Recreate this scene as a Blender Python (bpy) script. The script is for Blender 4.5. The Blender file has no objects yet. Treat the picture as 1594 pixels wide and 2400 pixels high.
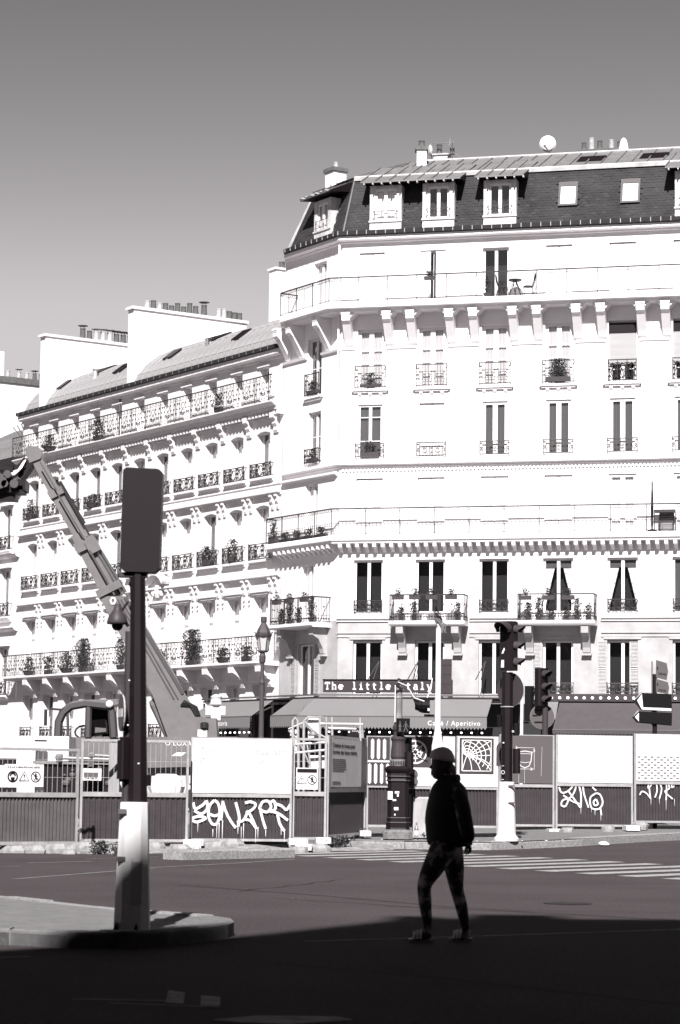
import bpy, bmesh, math, random
from math import sin, cos, pi, radians, sqrt, tan, atan2
from mathutils import Vector, Matrix
random.seed(7)
scene = bpy.context.scene
C = scene.collection

# ------------------------------------------------------------------ camera
FPX, CX, CY, CAMH = 5667.0, 797.0, 1200.0, 1.45      # 85 mm lens in portrait, eye height
PITCH, ROLL = 0.1102, 0.013
_F = Vector((0, cos(PITCH), sin(PITCH))); _U0 = Vector((0, -sin(PITCH), cos(PITCH))); _R0 = Vector((1, 0, 0))
CR = _R0 * cos(ROLL) + _U0 * sin(ROLL); CU = -_R0 * sin(ROLL) + _U0 * cos(ROLL)
cam_d = bpy.data.cameras.new('camera'); cam = bpy.data.objects.new('camera', cam_d); C.objects.link(cam)
cam.matrix_world = Matrix(((CR.x, CU.x, -_F.x, 0), (CR.y, CU.y, -_F.y, 0), (CR.z, CU.z, -_F.z, CAMH), (0, 0, 0, 1)))
cam_d.sensor_fit = 'VERTICAL'; cam_d.sensor_height = 36.0; cam_d.lens = 85.0
cam_d.clip_end = 2000; cam_d.clip_start = 0.3
cam_d.dof.use_dof = True; cam_d.dof.focus_distance = 80; cam_d.dof.aperture_fstop = 5.6
scene.camera = cam

# ------------------------------------------------------------------ light
SUN_EL, SUN_AZ = radians(41.5), radians(5.5)           # light travels away from the camera, a little to the right
world = bpy.data.worlds.new('World'); scene.world = world; world.use_nodes = True
wn, wl = world.node_tree.nodes, world.node_tree.links
bg = wn['Background']; SKY_GAIN = 0.64
sky = wn.new('ShaderNodeTexSky'); sky.sky_type = 'NISHITA'; sky.sun_disc = False
sky.sun_elevation = SUN_EL; sky.sun_rotation = radians(180) + SUN_AZ
sky.air_density = 0.7; sky.dust_density = 0.0; sky.ozone_density = 1.0
sep = wn.new('ShaderNodeSeparateColor'); wl.new(sky.outputs[0], sep.inputs[0])   # the red record of black-and-white film
pw = wn.new('ShaderNodeMath'); pw.operation = 'POWER'; pw.inputs[1].default_value = 2.2                      # contrast of the film
ga = wn.new('ShaderNodeMath'); ga.operation = 'MULTIPLY'; ga.inputs[1].default_value = SKY_GAIN
wl.new(sep.outputs[0], ga.inputs[0]); wl.new(ga.outputs[0], pw.inputs[0])
tint = wn.new('ShaderNodeMix'); tint.data_type = 'RGBA'; tint.blend_type = 'MULTIPLY'; tint.inputs[0].default_value = 1
tint.inputs[7].default_value = (1.0, 0.955, 0.97, 1)
cap = wn.new('ShaderNodeMath'); cap.operation = 'SMOOTH_MIN'; cap.inputs[1].default_value = 2.75; cap.inputs[2].default_value = 1.0   # the film saturates towards the horizon
wl.new(pw.outputs[0], cap.inputs[0]); wl.new(cap.outputs[0], tint.inputs[6]); wl.new(tint.outputs[2], bg.inputs[0])
bg.inputs[1].default_value = 0.1
sun_d = bpy.data.lights.new('sun', 'SUN'); sun = bpy.data.objects.new('sun', sun_d); C.objects.link(sun)
sun_d.energy = 4.2; sun_d.angle = radians(0.53); sun_d.color = (1.0, 0.985, 0.975)
ldir = Vector((sin(SUN_AZ) * cos(SUN_EL), cos(SUN_AZ) * cos(SUN_EL), -sin(SUN_EL)))
sun.rotation_euler = ldir.to_track_quat('-Z', 'Y').to_euler()
vs = scene.view_settings
scene.display_settings.display_device = 'sRGB'
vs.view_transform = 'Standard'; vs.look = 'None'; vs.gamma = 1; vs.use_curve_mapping = False
vs.exposure = 1.2

# ------------------------------------------------------------------ photo measurement -> metres
def ray(px, py): return _F + CR * ((px - CX) / FPX) + CU * ((CY - py) / FPX)
def G(px, py, z=0.0):
    d = ray(px, py); return Vector((0, 0, CAMH)) + d * ((z - CAMH) / d.z)
def at(px, py, Y):
    d = ray(px, py); return Vector((0, 0, CAMH)) + d * (Y / d.y)

# ------------------------------------------------------------------ materials
def mat(name, col, rough=0.8, metal=0.0, var=0.0, scale=4.0, bump=0.0, spec=0.5, col2=None, emit=0.0, detail=4, stretch=None):
    m = bpy.data.materials.new(name); m.use_nodes = True
    n, l = m.node_tree.nodes, m.node_tree.links; b = n['Principled BSDF']
    if not isinstance(col, tuple): col = (col, col * 0.965, col * 0.98)
    b.inputs['Base Color'].default_value = (*col, 1); b.inputs['Roughness'].default_value = rough
    b.inputs['Metallic'].default_value = metal; b.inputs['Specular IOR Level'].default_value = spec
    if emit:
        b.inputs['Emission Color'].default_value = (1, .97, .95, 1); b.inputs['Emission Strength'].default_value = emit
    if var or bump:
        tc = n.new('ShaderNodeTexCoord'); src = tc.outputs['Object']
        if stretch:
            mp = n.new('ShaderNodeMapping'); mp.inputs['Scale'].default_value = stretch; l.new(src, mp.inputs[0]); src = mp.outputs[0]
        nz = n.new('ShaderNodeTexNoise'); nz.inputs['Scale'].default_value = scale; nz.inputs['Detail'].default_value = detail
        nz.inputs['Roughness'].default_value = 0.65
        l.new(src, nz.inputs['Vector'])
        if var:
            rp = n.new('ShaderNodeValToRGB'); rp.color_ramp.elements[0].position = .3; rp.color_ramp.elements[1].position = .7
            c2 = col2 if col2 else tuple(max(0, c * (1 - var)) for c in col)
            if not isinstance(c2, tuple): c2 = (c2, c2 * .965, c2 * .98)
            rp.color_ramp.elements[0].color = (*c2, 1); rp.color_ramp.elements[1].color = (*(tuple(min(.9, c * (1 + var * .3)) for c in col) if not col2 else col), 1)
            l.new(nz.outputs[0], rp.inputs[0]); l.new(rp.outputs[0], b.inputs['Base Color'])
        if bump:
            bp = n.new('ShaderNodeBump'); bp.inputs['Strength'].default_value = bump; bp.inputs['Distance'].default_value = .02
            l.new(nz.outputs[0], bp.inputs['Height']); l.new(bp.outputs[0], b.inputs['Normal'])
    return m
def glassmat(name, gloss=0.08, tint=0.88):
    m = bpy.data.materials.new(name); m.use_nodes = True
    n, l = m.node_tree.nodes, m.node_tree.links; n.remove(n['Principled BSDF'])
    out = n['Material Output']; mx = n.new('ShaderNodeMixShader'); tr = n.new('ShaderNodeBsdfTransparent'); gl = n.new('ShaderNodeBsdfGlossy')
    tr.inputs[0].default_value = (tint, tint, tint, 1); gl.inputs['Roughness'].default_value = .03
    fr = n.new('ShaderNodeLayerWeight'); fr.inputs[0].default_value = .12
    ad = n.new('ShaderNodeMath'); ad.operation = 'ADD'; ad.inputs[1].default_value = gloss; l.new(fr.outputs['Facing'], ad.inputs[0]); ad.use_clamp = True
    l.new(ad.outputs[0], mx.inputs[0]); l.new(tr.outputs[0], mx.inputs[1]); l.new(gl.outputs[0], mx.inputs[2]); l.new(mx.outputs[0], out.inputs[0])
    return m
M = {}
M['render'] = mat('pale_render', .78, .9, var=.07, scale=1.2)
M['base'] = mat('weathered_limestone', .41, .9, var=.25, scale=1.3, detail=8)
M['stonetrim'] = mat('carved_limestone', .70, .9, var=.12, scale=3)
M['stone'] = mat('pale_limestone', .70, .9, var=.10, scale=1.5)
M['trim'] = mat('painted_trim', .78, .7, var=.05, scale=3)
M['frame'] = mat('white_window_paint', .72, .5)
M['dormer'] = mat('weathered_white_paint', .62, .7, var=.45, scale=3.5, stretch=(1, 1, .35))
M['slate'] = mat('slate', .046, .75, spec=.1, var=.45, scale=.8, detail=8)
M['slate2'] = mat('pale_slate', .052, .75, spec=.1, var=.3, scale=3)
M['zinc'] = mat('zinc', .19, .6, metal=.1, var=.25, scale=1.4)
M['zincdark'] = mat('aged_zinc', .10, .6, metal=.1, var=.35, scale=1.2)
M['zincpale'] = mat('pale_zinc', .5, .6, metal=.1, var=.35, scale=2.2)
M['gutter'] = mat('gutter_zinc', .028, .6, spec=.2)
M['zincleft'] = mat('sunlit_zinc', .31, .6, var=.3, scale=1.1)  # paler zinc: sun on the left roofs put into the colour
M['iron'] = mat('black_iron', (.016, .013, .014), .6)
M['irongrey'] = mat('grey_iron', (.05, .042, .045), .6)
M['glass'] = glassmat('window_glass')
M['room'] = mat('dark_room', .018, .9)
M['greycurtain'] = mat('grey_net_curtain', .10, .9, var=.2, scale=9, stretch=(1, 1, .05))
M['whitecurtain'] = mat('white_curtain', .8, .9, var=.1, scale=9, stretch=(1, 1, .05))
M['palecurtain'] = mat('pale_curtain', .60, .9, var=.12, scale=9, stretch=(1, 1, .05))
M['shutter'] = mat('white_shutter', .7, .7)
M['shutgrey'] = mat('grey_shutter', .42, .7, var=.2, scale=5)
M['pot'] = mat('clay_chimney_pot', .10, .8, var=.5, scale=3)
M['potpale'] = mat('pale_chimney_pot', .42, .8, var=.4, scale=5)
M['cap'] = mat('chimney_cap', .12, .8, var=.4, scale=4)
M['leaf'] = mat('leaf', (.035, .034, .034), .6, var=.5, scale=20)
M['asphalt'] = mat('asphalt', (.060, .050, .053), .95, spec=.03)
M['paint'] = mat('road_paint', .42, .8, var=.5, scale=6, col2=.16, detail=8)
M['wornpaint'] = mat('worn_road_paint', .24, .85, var=.6, scale=5, col2=.07, detail=8)
M['granite'] = mat('granite_kerb', .30, .85, var=.55, scale=22, bump=.3, detail=8)
M['darkgranite'] = mat('stained_granite', .17, .85, var=.5, scale=18, bump=.3, detail=8)
M['pave'] = mat('pavement_asphalt', .16, .9, var=.35, scale=6, bump=.2, detail=8)
M['rubble'] = mat('rubble', .28, .9, var=.6, scale=5, bump=.3)
M['earth'] = mat('dug_earth', .10, .95, var=.6, scale=3, bump=.4)
M['signal'] = mat('signal_paint', (.0105, .0068, .0082), .5, spec=.2, var=.15, scale=5)
M['signalgrey'] = mat('grey_signal_paint', (.045, .037, .040), .5, spec=.25)
M['ductgrey'] = mat('duct_paint', (.040, .033, .036), .45, spec=.3, var=.3, scale=2.0, stretch=(1, 1, .5))
M['faintprint'] = mat('faint_print', .30, .7)
M['blindgrey'] = mat('pale_roller_blind', .36, .9, var=.12, scale=2, stretch=(.2, 1, 4))
M['black'] = mat('black_plastic', (.0035, .0026, .0030), .6, spec=.15)
M['post_white'] = mat('white_post_paint', .68, .6, var=.12, scale=5, stretch=(1, 1, .25))
M['white'] = mat('white_sheet', .74, .6, var=.10, scale=2.5, detail=8)
M['offwhite'] = mat('offwhite_sheet', .55, .7, var=.1, scale=4)
M['midgrey'] = mat('grey_paint', (.085, .075, .078), .6, spec=.3)
M['hoard'] = mat('grey_hoarding', (.052, .044, .047), .7, spec=.2, var=.15, scale=3)
M['fenceblue'] = mat('fence_steel_sheet', (.050, .042, .045), .6, spec=.2, var=.25, scale=4)
M['fencelight'] = mat('pale_fence_sheet', (.105, .095, .098), .6, spec=.3, var=.3, scale=2.5)
M['galv'] = mat('galvanised_steel', .42, .45, metal=.3, var=.25, scale=6)
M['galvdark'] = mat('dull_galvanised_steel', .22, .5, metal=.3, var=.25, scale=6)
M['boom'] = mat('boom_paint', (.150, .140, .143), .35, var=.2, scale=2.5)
M['boomdark'] = mat('dark_boom_paint', (.05, .044, .046), .5)  # darker grey for boom ribs, wear strips, rollers and cab frame
M['rubber'] = mat('rubber', (.012, .010, .011), .8)
M['chrome'] = mat('ram_chrome', .55, .2, metal=.9)
M['awning'] = mat('awning_canvas', .165, .9, spec=.1, var=.05, scale=1.2)
M['awningdark'] = mat('grey_awning_canvas', (.075, .067, .070), .9, spec=.1, var=.1, scale=3)
M['signdark'] = mat('sign_board', (.030, .022, .025), .5)
M['bulb'] = mat('lit_bulb', .8, .4, emit=2.5)
M['strap'] = mat('pale_strap', .75, .6)
M['spray'] = mat('spray_paint', .78, .6, var=.55, scale=14, stretch=(3, 1, .12), detail=6)
M['patch'] = mat('asphalt_patch', (.052, .0445, .0465), .95, spec=.03, var=.3, scale=14)
M['stain'] = mat('road_stain', (.024, .020, .021), .95, spec=.03)
M['ironcover'] = mat('manhole_iron', (.030, .026, .027), .7, spec=.1, var=.4, scale=12)
M['skin'] = mat('skin', (.06, .048, .05), .6)
M['jacket'] = mat('black_jacket', (.007, .006, .0065), .8)
M['leggings'] = mat('mottled_leggings', (.42, .35, .37), .8, var=.8, scale=7, col2=(.012, .010, .011))
M['hat'] = mat('grey_knit_hat', (.62, .53, .56), .9, var=.2, scale=60)
M['hair'] = mat('hair', (.25, .21, .22), .6, var=.4, scale=60)
M['lantern'] = mat('lantern_glass', .45, .3)
M['concrete'] = mat('concrete', .36, .85, var=.3, scale=6, bump=.15, stretch=(1, 1, .3))
M['timber'] = mat('timber', .30, .8, var=.35, scale=9, stretch=(1, 1, .1))
M['roofwall'] = mat('brown_stone', .4, .9, var=.2, scale=1)

_r = [n for n in M['leggings'].node_tree.nodes if n.type == 'VALTORGB'][0].color_ramp; _r.elements[0].position = .47; _r.elements[1].position = .64   # a few pale blotches on dark cloth
# asphalt: fine aggregate and broad patches
def asphalt_nodes(m):
    n, l = m.node_tree.nodes, m.node_tree.links; b = n['Principled BSDF']
    tc = n.new('ShaderNodeTexCoord')
    a = n.new('ShaderNodeTexNoise'); a.inputs['Scale'].default_value = 24; a.inputs['Detail'].default_value = 6
    p = n.new('ShaderNodeTexNoise'); p.inputs['Scale'].default_value = .35; p.inputs['Detail'].default_value = 5
    for q in (a, p): l.new(tc.outputs['Object'], q.inputs['Vector'])
    r1 = n.new('ShaderNodeValToRGB'); r1.color_ramp.elements[0].color = (.044, .0373, .0393, 1); r1.color_ramp.elements[1].color = (.078, .0665, .0695, 1)
    r1.color_ramp.elements[0].position = .3; r1.color_ramp.elements[1].position = .7
    r2 = n.new('ShaderNodeValToRGB'); r2.color_ramp.elements[0].color = (.88, .88, .88, 1); r2.color_ramp.elements[1].color = (1.08, 1.08, 1.08, 1)
    r2.color_ramp.elements[0].position = .35; r2.color_ramp.elements[1].position = .65
    l.new(a.outputs[0], r1.inputs[0]); l.new(p.outputs[0], r2.inputs[0])
    mx = n.new('ShaderNodeMix'); mx.data_type = 'RGBA'; mx.blend_type = 'MULTIPLY'; mx.inputs[0].default_value = 1
    l.new(r1.outputs[0], mx.inputs[6]); l.new(r2.outputs[0], mx.inputs[7]); l.new(mx.outputs[2], b.inputs['Base Color'])
    bp = n.new('ShaderNodeBump'); bp.inputs['Strength'].default_value = .35; bp.inputs['Distance'].default_value = .01
    l.new(a.outputs[0], bp.inputs['Height']); l.new(bp.outputs[0], b.inputs['Normal'])
asphalt_nodes(M['asphalt'])

# ------------------------------------------------------------------ mesh helpers
class MB:
    def __init__(s): s.v = []; s.f = []
    def add(s, vs, fs):
        o = len(s.v); s.v += [tuple(v) for v in vs]; s.f += [tuple(i + o for i in f) for f in fs]; return s
    def quad(s, *p): return s.add(p, [tuple(range(len(p)))])
    def box(s, x0, x1, y0, y1, z0, z1):
        return s.add([(x0, y0, z0), (x1, y0, z0), (x1, y1, z0), (x0, y1, z0), (x0, y0, z1), (x1, y0, z1), (x1, y1, z1), (x0, y1, z1)],
                     [(3, 2, 1, 0), (4, 5, 6, 7), (0, 1, 5, 4), (1, 2, 6, 5), (2, 3, 7, 6), (3, 0, 4, 7)])
    def bbox(s, x0, x1, y0, y1, z0, z1, b):                      # box with the vertical edges chamfered
        p = [(x0 + b, y0), (x1 - b, y0), (x1, y0 + b), (x1, y1 - b), (x1 - b, y1), (x0 + b, y1), (x0, y1 - b), (x0, y0 + b)]
        return s.prism_z(p, z0, z1)
    def prism_z(s, poly, z0, z1):
        n = len(poly)
        return s.add([(x, y, z0) for x, y in poly] + [(x, y, z1) for x, y in poly],
                     [tuple(range(n - 1, -1, -1)), tuple(range(n, 2 * n))] + [(i, (i + 1) % n, n + (i + 1) % n, n + i) for i in range(n)])
    def prism_y(s, poly, y0, y1):                                # polygon in x,z extruded along y
        n = len(poly)
        return s.add([(x, y0, z) for x, z in poly] + [(x, y1, z) for x, z in poly],
                     [tuple(range(n)), tuple(range(2 * n - 1, n - 1, -1))] + [(i, n + i, n + (i + 1) % n, (i + 1) % n) for i in range(n)])
    def prism_x(s, poly, x0, x1, m0=None, m1=None):              # profile in y,z extruded along x; m0/m1: mitre factors (x shift per -y)
        n = len(poly); m0 = m0 or 0; m1 = m1 or 0
        return s.add([(x0 + m0 * y, y, z) for y, z in poly] + [(x1 + m1 * y, y, z) for y, z in poly],
                     [tuple(range(n - 1, -1, -1)), tuple(range(n, 2 * n))] + [(i, (i + 1) % n, n + (i + 1) % n, n + i) for i in range(n)])
    def bar(s, a, b, w, d=None, up=None):
        a = Vector(a); b = Vector(b); t = (b - a)
        if t.length < 1e-6: return s
        t.normalize(); up = Vector(up) if up else (Vector((0, 0, 1)) if abs(t.z) < .9 else Vector((0, 1, 0)))
        x = t.cross(up).normalized(); y = x.cross(t); d = d or w
        c = [(-w / 2, -d / 2), (w / 2, -d / 2), (w / 2, d / 2), (-w / 2, d / 2)]
        return s.add([a + x * p + y * q for p, q in c] + [b + x * p + y * q for p, q in c],
                     [(3, 2, 1, 0), (4, 5, 6, 7), (0, 1, 5, 4), (1, 2, 6, 5), (2, 3, 7, 6), (3, 0, 4, 7)])
    def tube(s, pts, r, n=6, cap=True, closed=False):
        pts = [Vector(p) for p in pts]; rs = r if isinstance(r, (list, tuple)) else [r] * len(pts)
        k = len(pts); vs_ = []; ref = None
        for i, p in enumerate(pts):
            if closed: t = pts[(i + 1) % k] - pts[i - 1]
            else: t = pts[min(i + 1, k - 1)] - pts[max(i - 1, 0)]
            t.normalize()
            if ref is None:
                ref = Vector((0, 0, 1)) if abs(t.z) < .9 else Vector((0, 1, 0))
            x = t.cross(ref)
            if x.length < 1e-4: x = t.orthogonal()
            x.normalize(); y = x.cross(t); ref = y
            vs_ += [p + (x * cos(2 * pi * j / n) + y * sin(2 * pi * j / n)) * rs[i] for j in range(n)]
        fs = []
        for i in range(k if closed else k - 1):
            a = i * n; b = ((i + 1) % k) * n
            fs += [(a + j, a + (j + 1) % n, b + (j + 1) % n, b + j) for j in range(n)]
        if cap and not closed: fs += [tuple(range(n - 1, -1, -1)), tuple(range((k - 1) * n, k * n))]
        return s.add(vs_, fs)
    def lathe(s, prof, n=16, c=(0, 0, 0), a0=0.0):
        k = len(prof)
        vs_ = [(c[0] + r * cos(a0 + 2 * pi * j / n), c[1] + r * sin(a0 + 2 * pi * j / n), c[2] + z) for r, z in prof for j in range(n)]
        fs = [(i * n + j, i * n + (j + 1) % n, (i + 1) * n + (j + 1) % n, (i + 1) * n + j) for i in range(k - 1) for j in range(n)]
        return s.add(vs_, fs + [tuple(range(n - 1, -1, -1)), tuple(range((k - 1) * n, k * n))])
    def loft(s, rings, cap=True):
        n = len(rings[0]); k = len(rings)
        fs = [(i * n + j, i * n + (j + 1) % n, (i + 1) * n + (j + 1) % n, (i + 1) * n + j) for i in range(k - 1) for j in range(n)]
        if cap: fs += [tuple(range(n - 1, -1, -1)), tuple(range((k - 1) * n, k * n))]
        return s.add([p for r in rings for p in r], fs)
    def ball(s, c, r, n=8, m=5, sq=(1, 1, 1)):
        rings = []
        for i in range(1, m):
            a = pi * i / m
            rings.append([(c[0] + sq[0] * r * sin(a) * cos(2 * pi * j / n), c[1] + sq[1] * r * sin(a) * sin(2 * pi * j / n), c[2] - sq[2] * r * cos(a)) for j in range(n)])
        return s.loft(rings)
    def ribbon(s, pts, w, y, cx=True, rnd=True):                  # flat stroke in the x,z plane at depth y
        pts = [Vector((p[0], p[1])) for p in pts]; k = len(pts); L = []; R_ = []
        for i, p in enumerate(pts):
            t = pts[min(i + 1, k - 1)] - pts[max(i - 1, 0)]
            if t.length < 1e-9: t = Vector((1, 0))
            t.normalize(); nrm = Vector((-t.y, t.x)) * (w[i] / 2 if isinstance(w, (list, tuple)) else w / 2)
            L.append((p.x + nrm.x, y, p.y + nrm.y)); R_.append((p.x - nrm.x, y, p.y - nrm.y))
        return s.add(L + R_, [(k + i, k + i + 1, i + 1, i) for i in range(k - 1)])
    def mesh(s, name, smooth=False):
        me = bpy.data.meshes.new(name); me.from_pydata(s.v, [], s.f); me.validate(); me.update()
        if smooth:
            for p in me.polygons: p.use_smooth = True
        return me

def link(name, me, m, parent=None, loc=(0, 0, 0), rz=0.0, label=None, cat=None, group=None, kind=None):
    o = bpy.data.objects.new(name, me); C.objects.link(o)
    if m is not None and me is not None and not me.materials: me.materials.append(M[m] if isinstance(m, str) else m)
    o.parent = parent; o.location = loc; o.rotation_euler = (0, 0, rz)
    if label: o['label'] = label
    if cat: o['category'] = cat
    if group: o['group'] = group
    if kind: o['kind'] = kind
    return o
def put(name, mb, m, parent=None, smooth=False, **k): return link(name, mb.mesh(name, smooth) if isinstance(mb, MB) else mb, m, parent, **k)
def put_split(name, mb, m, parent=None, **k):
    """one object for each separate piece of the mesh"""
    par = list(range(len(mb.v)))
    def fd(i):
        while par[i] != i: par[i] = par[par[i]]; i = par[i]
        return i
    for f in mb.f:
        for i in f[1:]: par[fd(i)] = fd(f[0])
    gr = {}
    for f in mb.f: gr.setdefault(fd(f[0]), []).append(f)
    out = []
    for fs in gr.values():
        ids = sorted({i for f in fs for i in f}); mp = {i: j for j, i in enumerate(ids)}
        p = MB(); p.v = [mb.v[i] for i in ids]; p.f = [tuple(mp[i] for i in f) for f in fs]; out.append(put(name, p, m, parent, **k))
    return out
def thing(name, label, cat, loc=(0, 0, 0), rz=0.0, group=None): return link(name, None, None, None, loc, rz, label, cat, group)
_cache = {}
def shared(key, fn):
    if key not in _cache: _cache[key] = fn()
    return _cache[key]
def copy_tree(o, parent=None):
    c = o.copy(); C.objects.link(c); c.parent = parent
    for ch in list(o.children): copy_tree(ch, c)
    return c
def auto_smooth(o, ang=40):
    me = o.data
    for p in me.polygons: p.use_smooth = True
    bm = bmesh.new(); bm.from_mesh(me); bmesh.ops.recalc_face_normals(bm, faces=bm.faces)
    for e in bm.edges:
        if len(e.link_faces) == 2 and e.calc_face_angle(0) > radians(ang): e.smooth = False
    bm.to_mesh(me); bm.free(); return o
def text_mesh(body, size, extrude=0.002, align='LEFT', spacing=1.0):
    cu = bpy.data.curves.new('lettering', 'FONT'); cu.body = body; cu.size = size; cu.extrude = extrude; cu.align_x = align
    cu.space_character = spacing; cu.resolution_u = 3
    ob = bpy.data.objects.new('lettering', cu); C.objects.link(ob)
    bpy.context.view_layer.update()
    me = bpy.data.meshes.new_from_object(ob.evaluated_get(bpy.context.evaluated_depsgraph_get()))
    bpy.data.objects.remove(ob); bpy.data.curves.remove(cu); me.name = 'lettering'
    for v in me.vertices: v.co = Vector((v.co.x, -v.co.z, v.co.y))      # stand it up, facing -y
    return me
def arc(cx, cz, r, a0, a1, n=12): return [(cx + r * cos(radians(a0 + (a1 - a0) * i / n)), cz + r * sin(radians(a0 + (a1 - a0) * i / n))) for i in range(n + 1)]

# ------------------------------------------------------------------ ground
def zg(x, y):                                                     # the carriageway climbs a little towards the right-hand pavement
    def ss(t): t = max(0, min(1, t)); return t * t * (3 - 2 * t)
    return .14 * ss((x - 2.5) / 6.0) * ss((y - 44) / 11.0)
g = MB()
xs = [-900, -300, -100, -40, -20] + [-12 + i for i in range(29)] + [22, 40, 100, 300, 900]
ys = [-300, -60, -20, 0, 10, 20, 30, 36] + [40 + i for i in range(25)] + [70, 80, 100, 150, 300, 900]
for j, y in enumerate(ys):
    for i, x in enumerate(xs): g.v.append((x, y, zg(x, y) * (1 if y < 66 else 0)))
nx = len(xs)
for j in range(len(ys) - 1):
    for i in range(nx - 1): g.f.append((j * nx + i, j * nx + i + 1, (j + 1) * nx + i + 1, (j + 1) * nx + i))
put('road', g, 'asphalt', smooth=True, kind='structure')

def decal(name, polys, m, dz=.004):
    mb = MB()
    for p in polys: mb.add([(q[0], q[1], zg(q[0], q[1]) + dz) for q in p], [tuple(range(len(p)))])
    return put(name, mb, m, kind='structure')
# zebra crossing: each bar a painted piece of its own
zroot = link('crosswalk', None, None, kind='structure')
u = Vector((.65, .76)); vv = Vector((-.55, .83))
for nn in range(-3, 12):
    a = Vector((4.70, 38.0)) + vv * (1.06 * nn); Lb = 4.6
    mb = MB(); K = 8; e = vv * .5
    for i in range(K):
        p, q = a + u * (Lb * i / K), a + u * (Lb * (i + 1) / K)
        c4 = [p, q, q + e, p + e]
        mb.add([(w.x, w.y, zg(w.x, w.y) + .004) for w in c4], [(0, 1, 2, 3)])
    put('crossing_bar', mb, 'paint', zroot)
def line_px(pts, w):
    out = []
    for (a, b) in zip(pts[:-1], pts[1:]):
        A, B = G(*a).xy, G(*b).xy; t = (B - A).normalized(); nn = Vector((-t.y, t.x)) * w / 2
        out.append([A - nn, B - nn, B + nn, A + nn])
    return out
decal('lane_line', line_px([(-60, 2031), (50, 2031)], .10) + line_px([(66, 2023), (218, 2019)], .12) + line_px([(30, 2061), (270, 2042), (360, 2036)], .10)
      + line_px([(352, 2034), (560, 2023), (690, 2014)], .09) + line_px([(200, 2014), (300, 2010), (420, 2008)], .06), 'wornpaint')
decal('faded_line', line_px([(715, 2207), (1050, 2197), (1594, 2179), (1800, 2172)], .07), 'wornpaint')
decal('bay_marking', line_px([(170, 2343), (400, 2347)], .05) + line_px([(255, 2352), (515, 2362)], .04)
      + [[G(*p).xy for p in ((388, 2351), (430, 2354), (434, 2328), (395, 2322))], [G(*p).xy for p in ((470, 2362), (516, 2362), (516, 2338), (471, 2335))],
         [G(*p).xy for p in ((495, 2392), (560, 2398), (680, 2402), (830, 2392), (790, 2384), (600, 2382))], line_px([(-50, 2247), (72, 2243)], .05)[0]], 'wornpaint', .005)

# repairs and ironwork in the carriageway
def disc_px(px, py, r, n=20): o = G(px, py).xy; return [(o.x + r * cos(2 * pi * i / n), o.y + r * sin(2 * pi * i / n)) for i in range(n)]
rp = random.Random(31)
def blot(px, py, w, d, n=22):
    o = G(px, py).xy; k = [rp.uniform(.8, 1.15) for _ in range(n)]
    return [(o.x + w * k[i] * cos(2 * pi * i / n), o.y + d * k[i] * sin(2 * pi * i / n)) for i in range(n)]
def crack(px, py, ang, L, n=14):
    o = G(px, py).xy; pts = [o.copy()]; a = ang
    for i in range(n): a += rp.uniform(-.5, .5); a = .8 * a + .2 * ang; pts.append(pts[-1] + Vector((cos(a), sin(a))) * (L / n))
    out = []
    for A, B in zip(pts[:-1], pts[1:]): t = (B - A).normalized(); q = Vector((-t.y, t.x)) * .012; out.append([A - q, B - q, B + q, A + q])
    return out
decal('crack', crack(900, 2125, .3, 3.5) + crack(1250, 2140, 2.6, 4) + crack(560, 2090, .9, 4.5) + crack(1400, 2070, .2, 5), 'stain', .005)
decal('trench_scar', line_px([(420, 2075), (760, 2100), (1100, 2130), (1594, 2158)], .05) + line_px([(600, 2255), (1000, 2290), (1594, 2356)], .06), 'patch', .0035)
decal('manhole_cover', [disc_px(1330, 2118, .3)], 'ironcover', .006)
# ================================================================== buildings
def wall_mesh(s0, s1, z0, z1, holes, depth=.24, y=0.0, arch=0.0):
    """facade sheet with real openings: reveals run inwards by depth"""
    mb = MB(); xs_ = sorted({s0, s1} | {h[0] for h in holes} | {h[1] for h in holes}); zs_ = sorted({z0, z1} | {h[2] for h in holes} | {h[3] for h in holes})
    xs_ = [x for x in xs_ if s0 <= x <= s1]; zs_ = [z for z in zs_ if z0 <= z <= z1]
    for a, b in zip(xs_[:-1], xs_[1:]):
        for c, d in zip(zs_[:-1], zs_[1:]):
            mx, mz = (a + b) / 2, (c + d) / 2
            if any(h[0] < mx < h[1] and h[2] < mz < h[3] for h in holes): continue
            mb.quad((a, y, c), (b, y, c), (b, y, d), (a, y, d))
    for h in holes:
        a, b, c, d = h[:4]; e = y + depth
        mb.quad((a, y, c), (a, y, d), (a, e, d), (a, e, c)); mb.quad((b, y, d), (b, y, c), (b, e, c), (b, e, d))
        mb.quad((a, y, d), (b, y, d), (b, e, d), (a, e, d)); mb.quad((b, y, c), (a, y, c), (a, e, c), (b, e, c))
        r = h[4] if len(h) > 4 else 0
        if r:                                                       # segmental arch head
            N = 8; pts = [(a + (b - a) * i / N, d - r + r * (1 - ((2 * i / N - 1) ** 2))) for i in range(N + 1)]
            for p, q in zip(pts[:-1], pts[1:]):
                mb.quad((p[0], y + .002, p[1]), (q[0], y + .002, q[1]), (q[0], y + .002, d), (p[0], y + .002, d))
                mb.quad((q[0], y, q[1]), (p[0], y, p[1]), (p[0], e, p[1]), (q[0], e, q[1]))
    return mb

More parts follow.
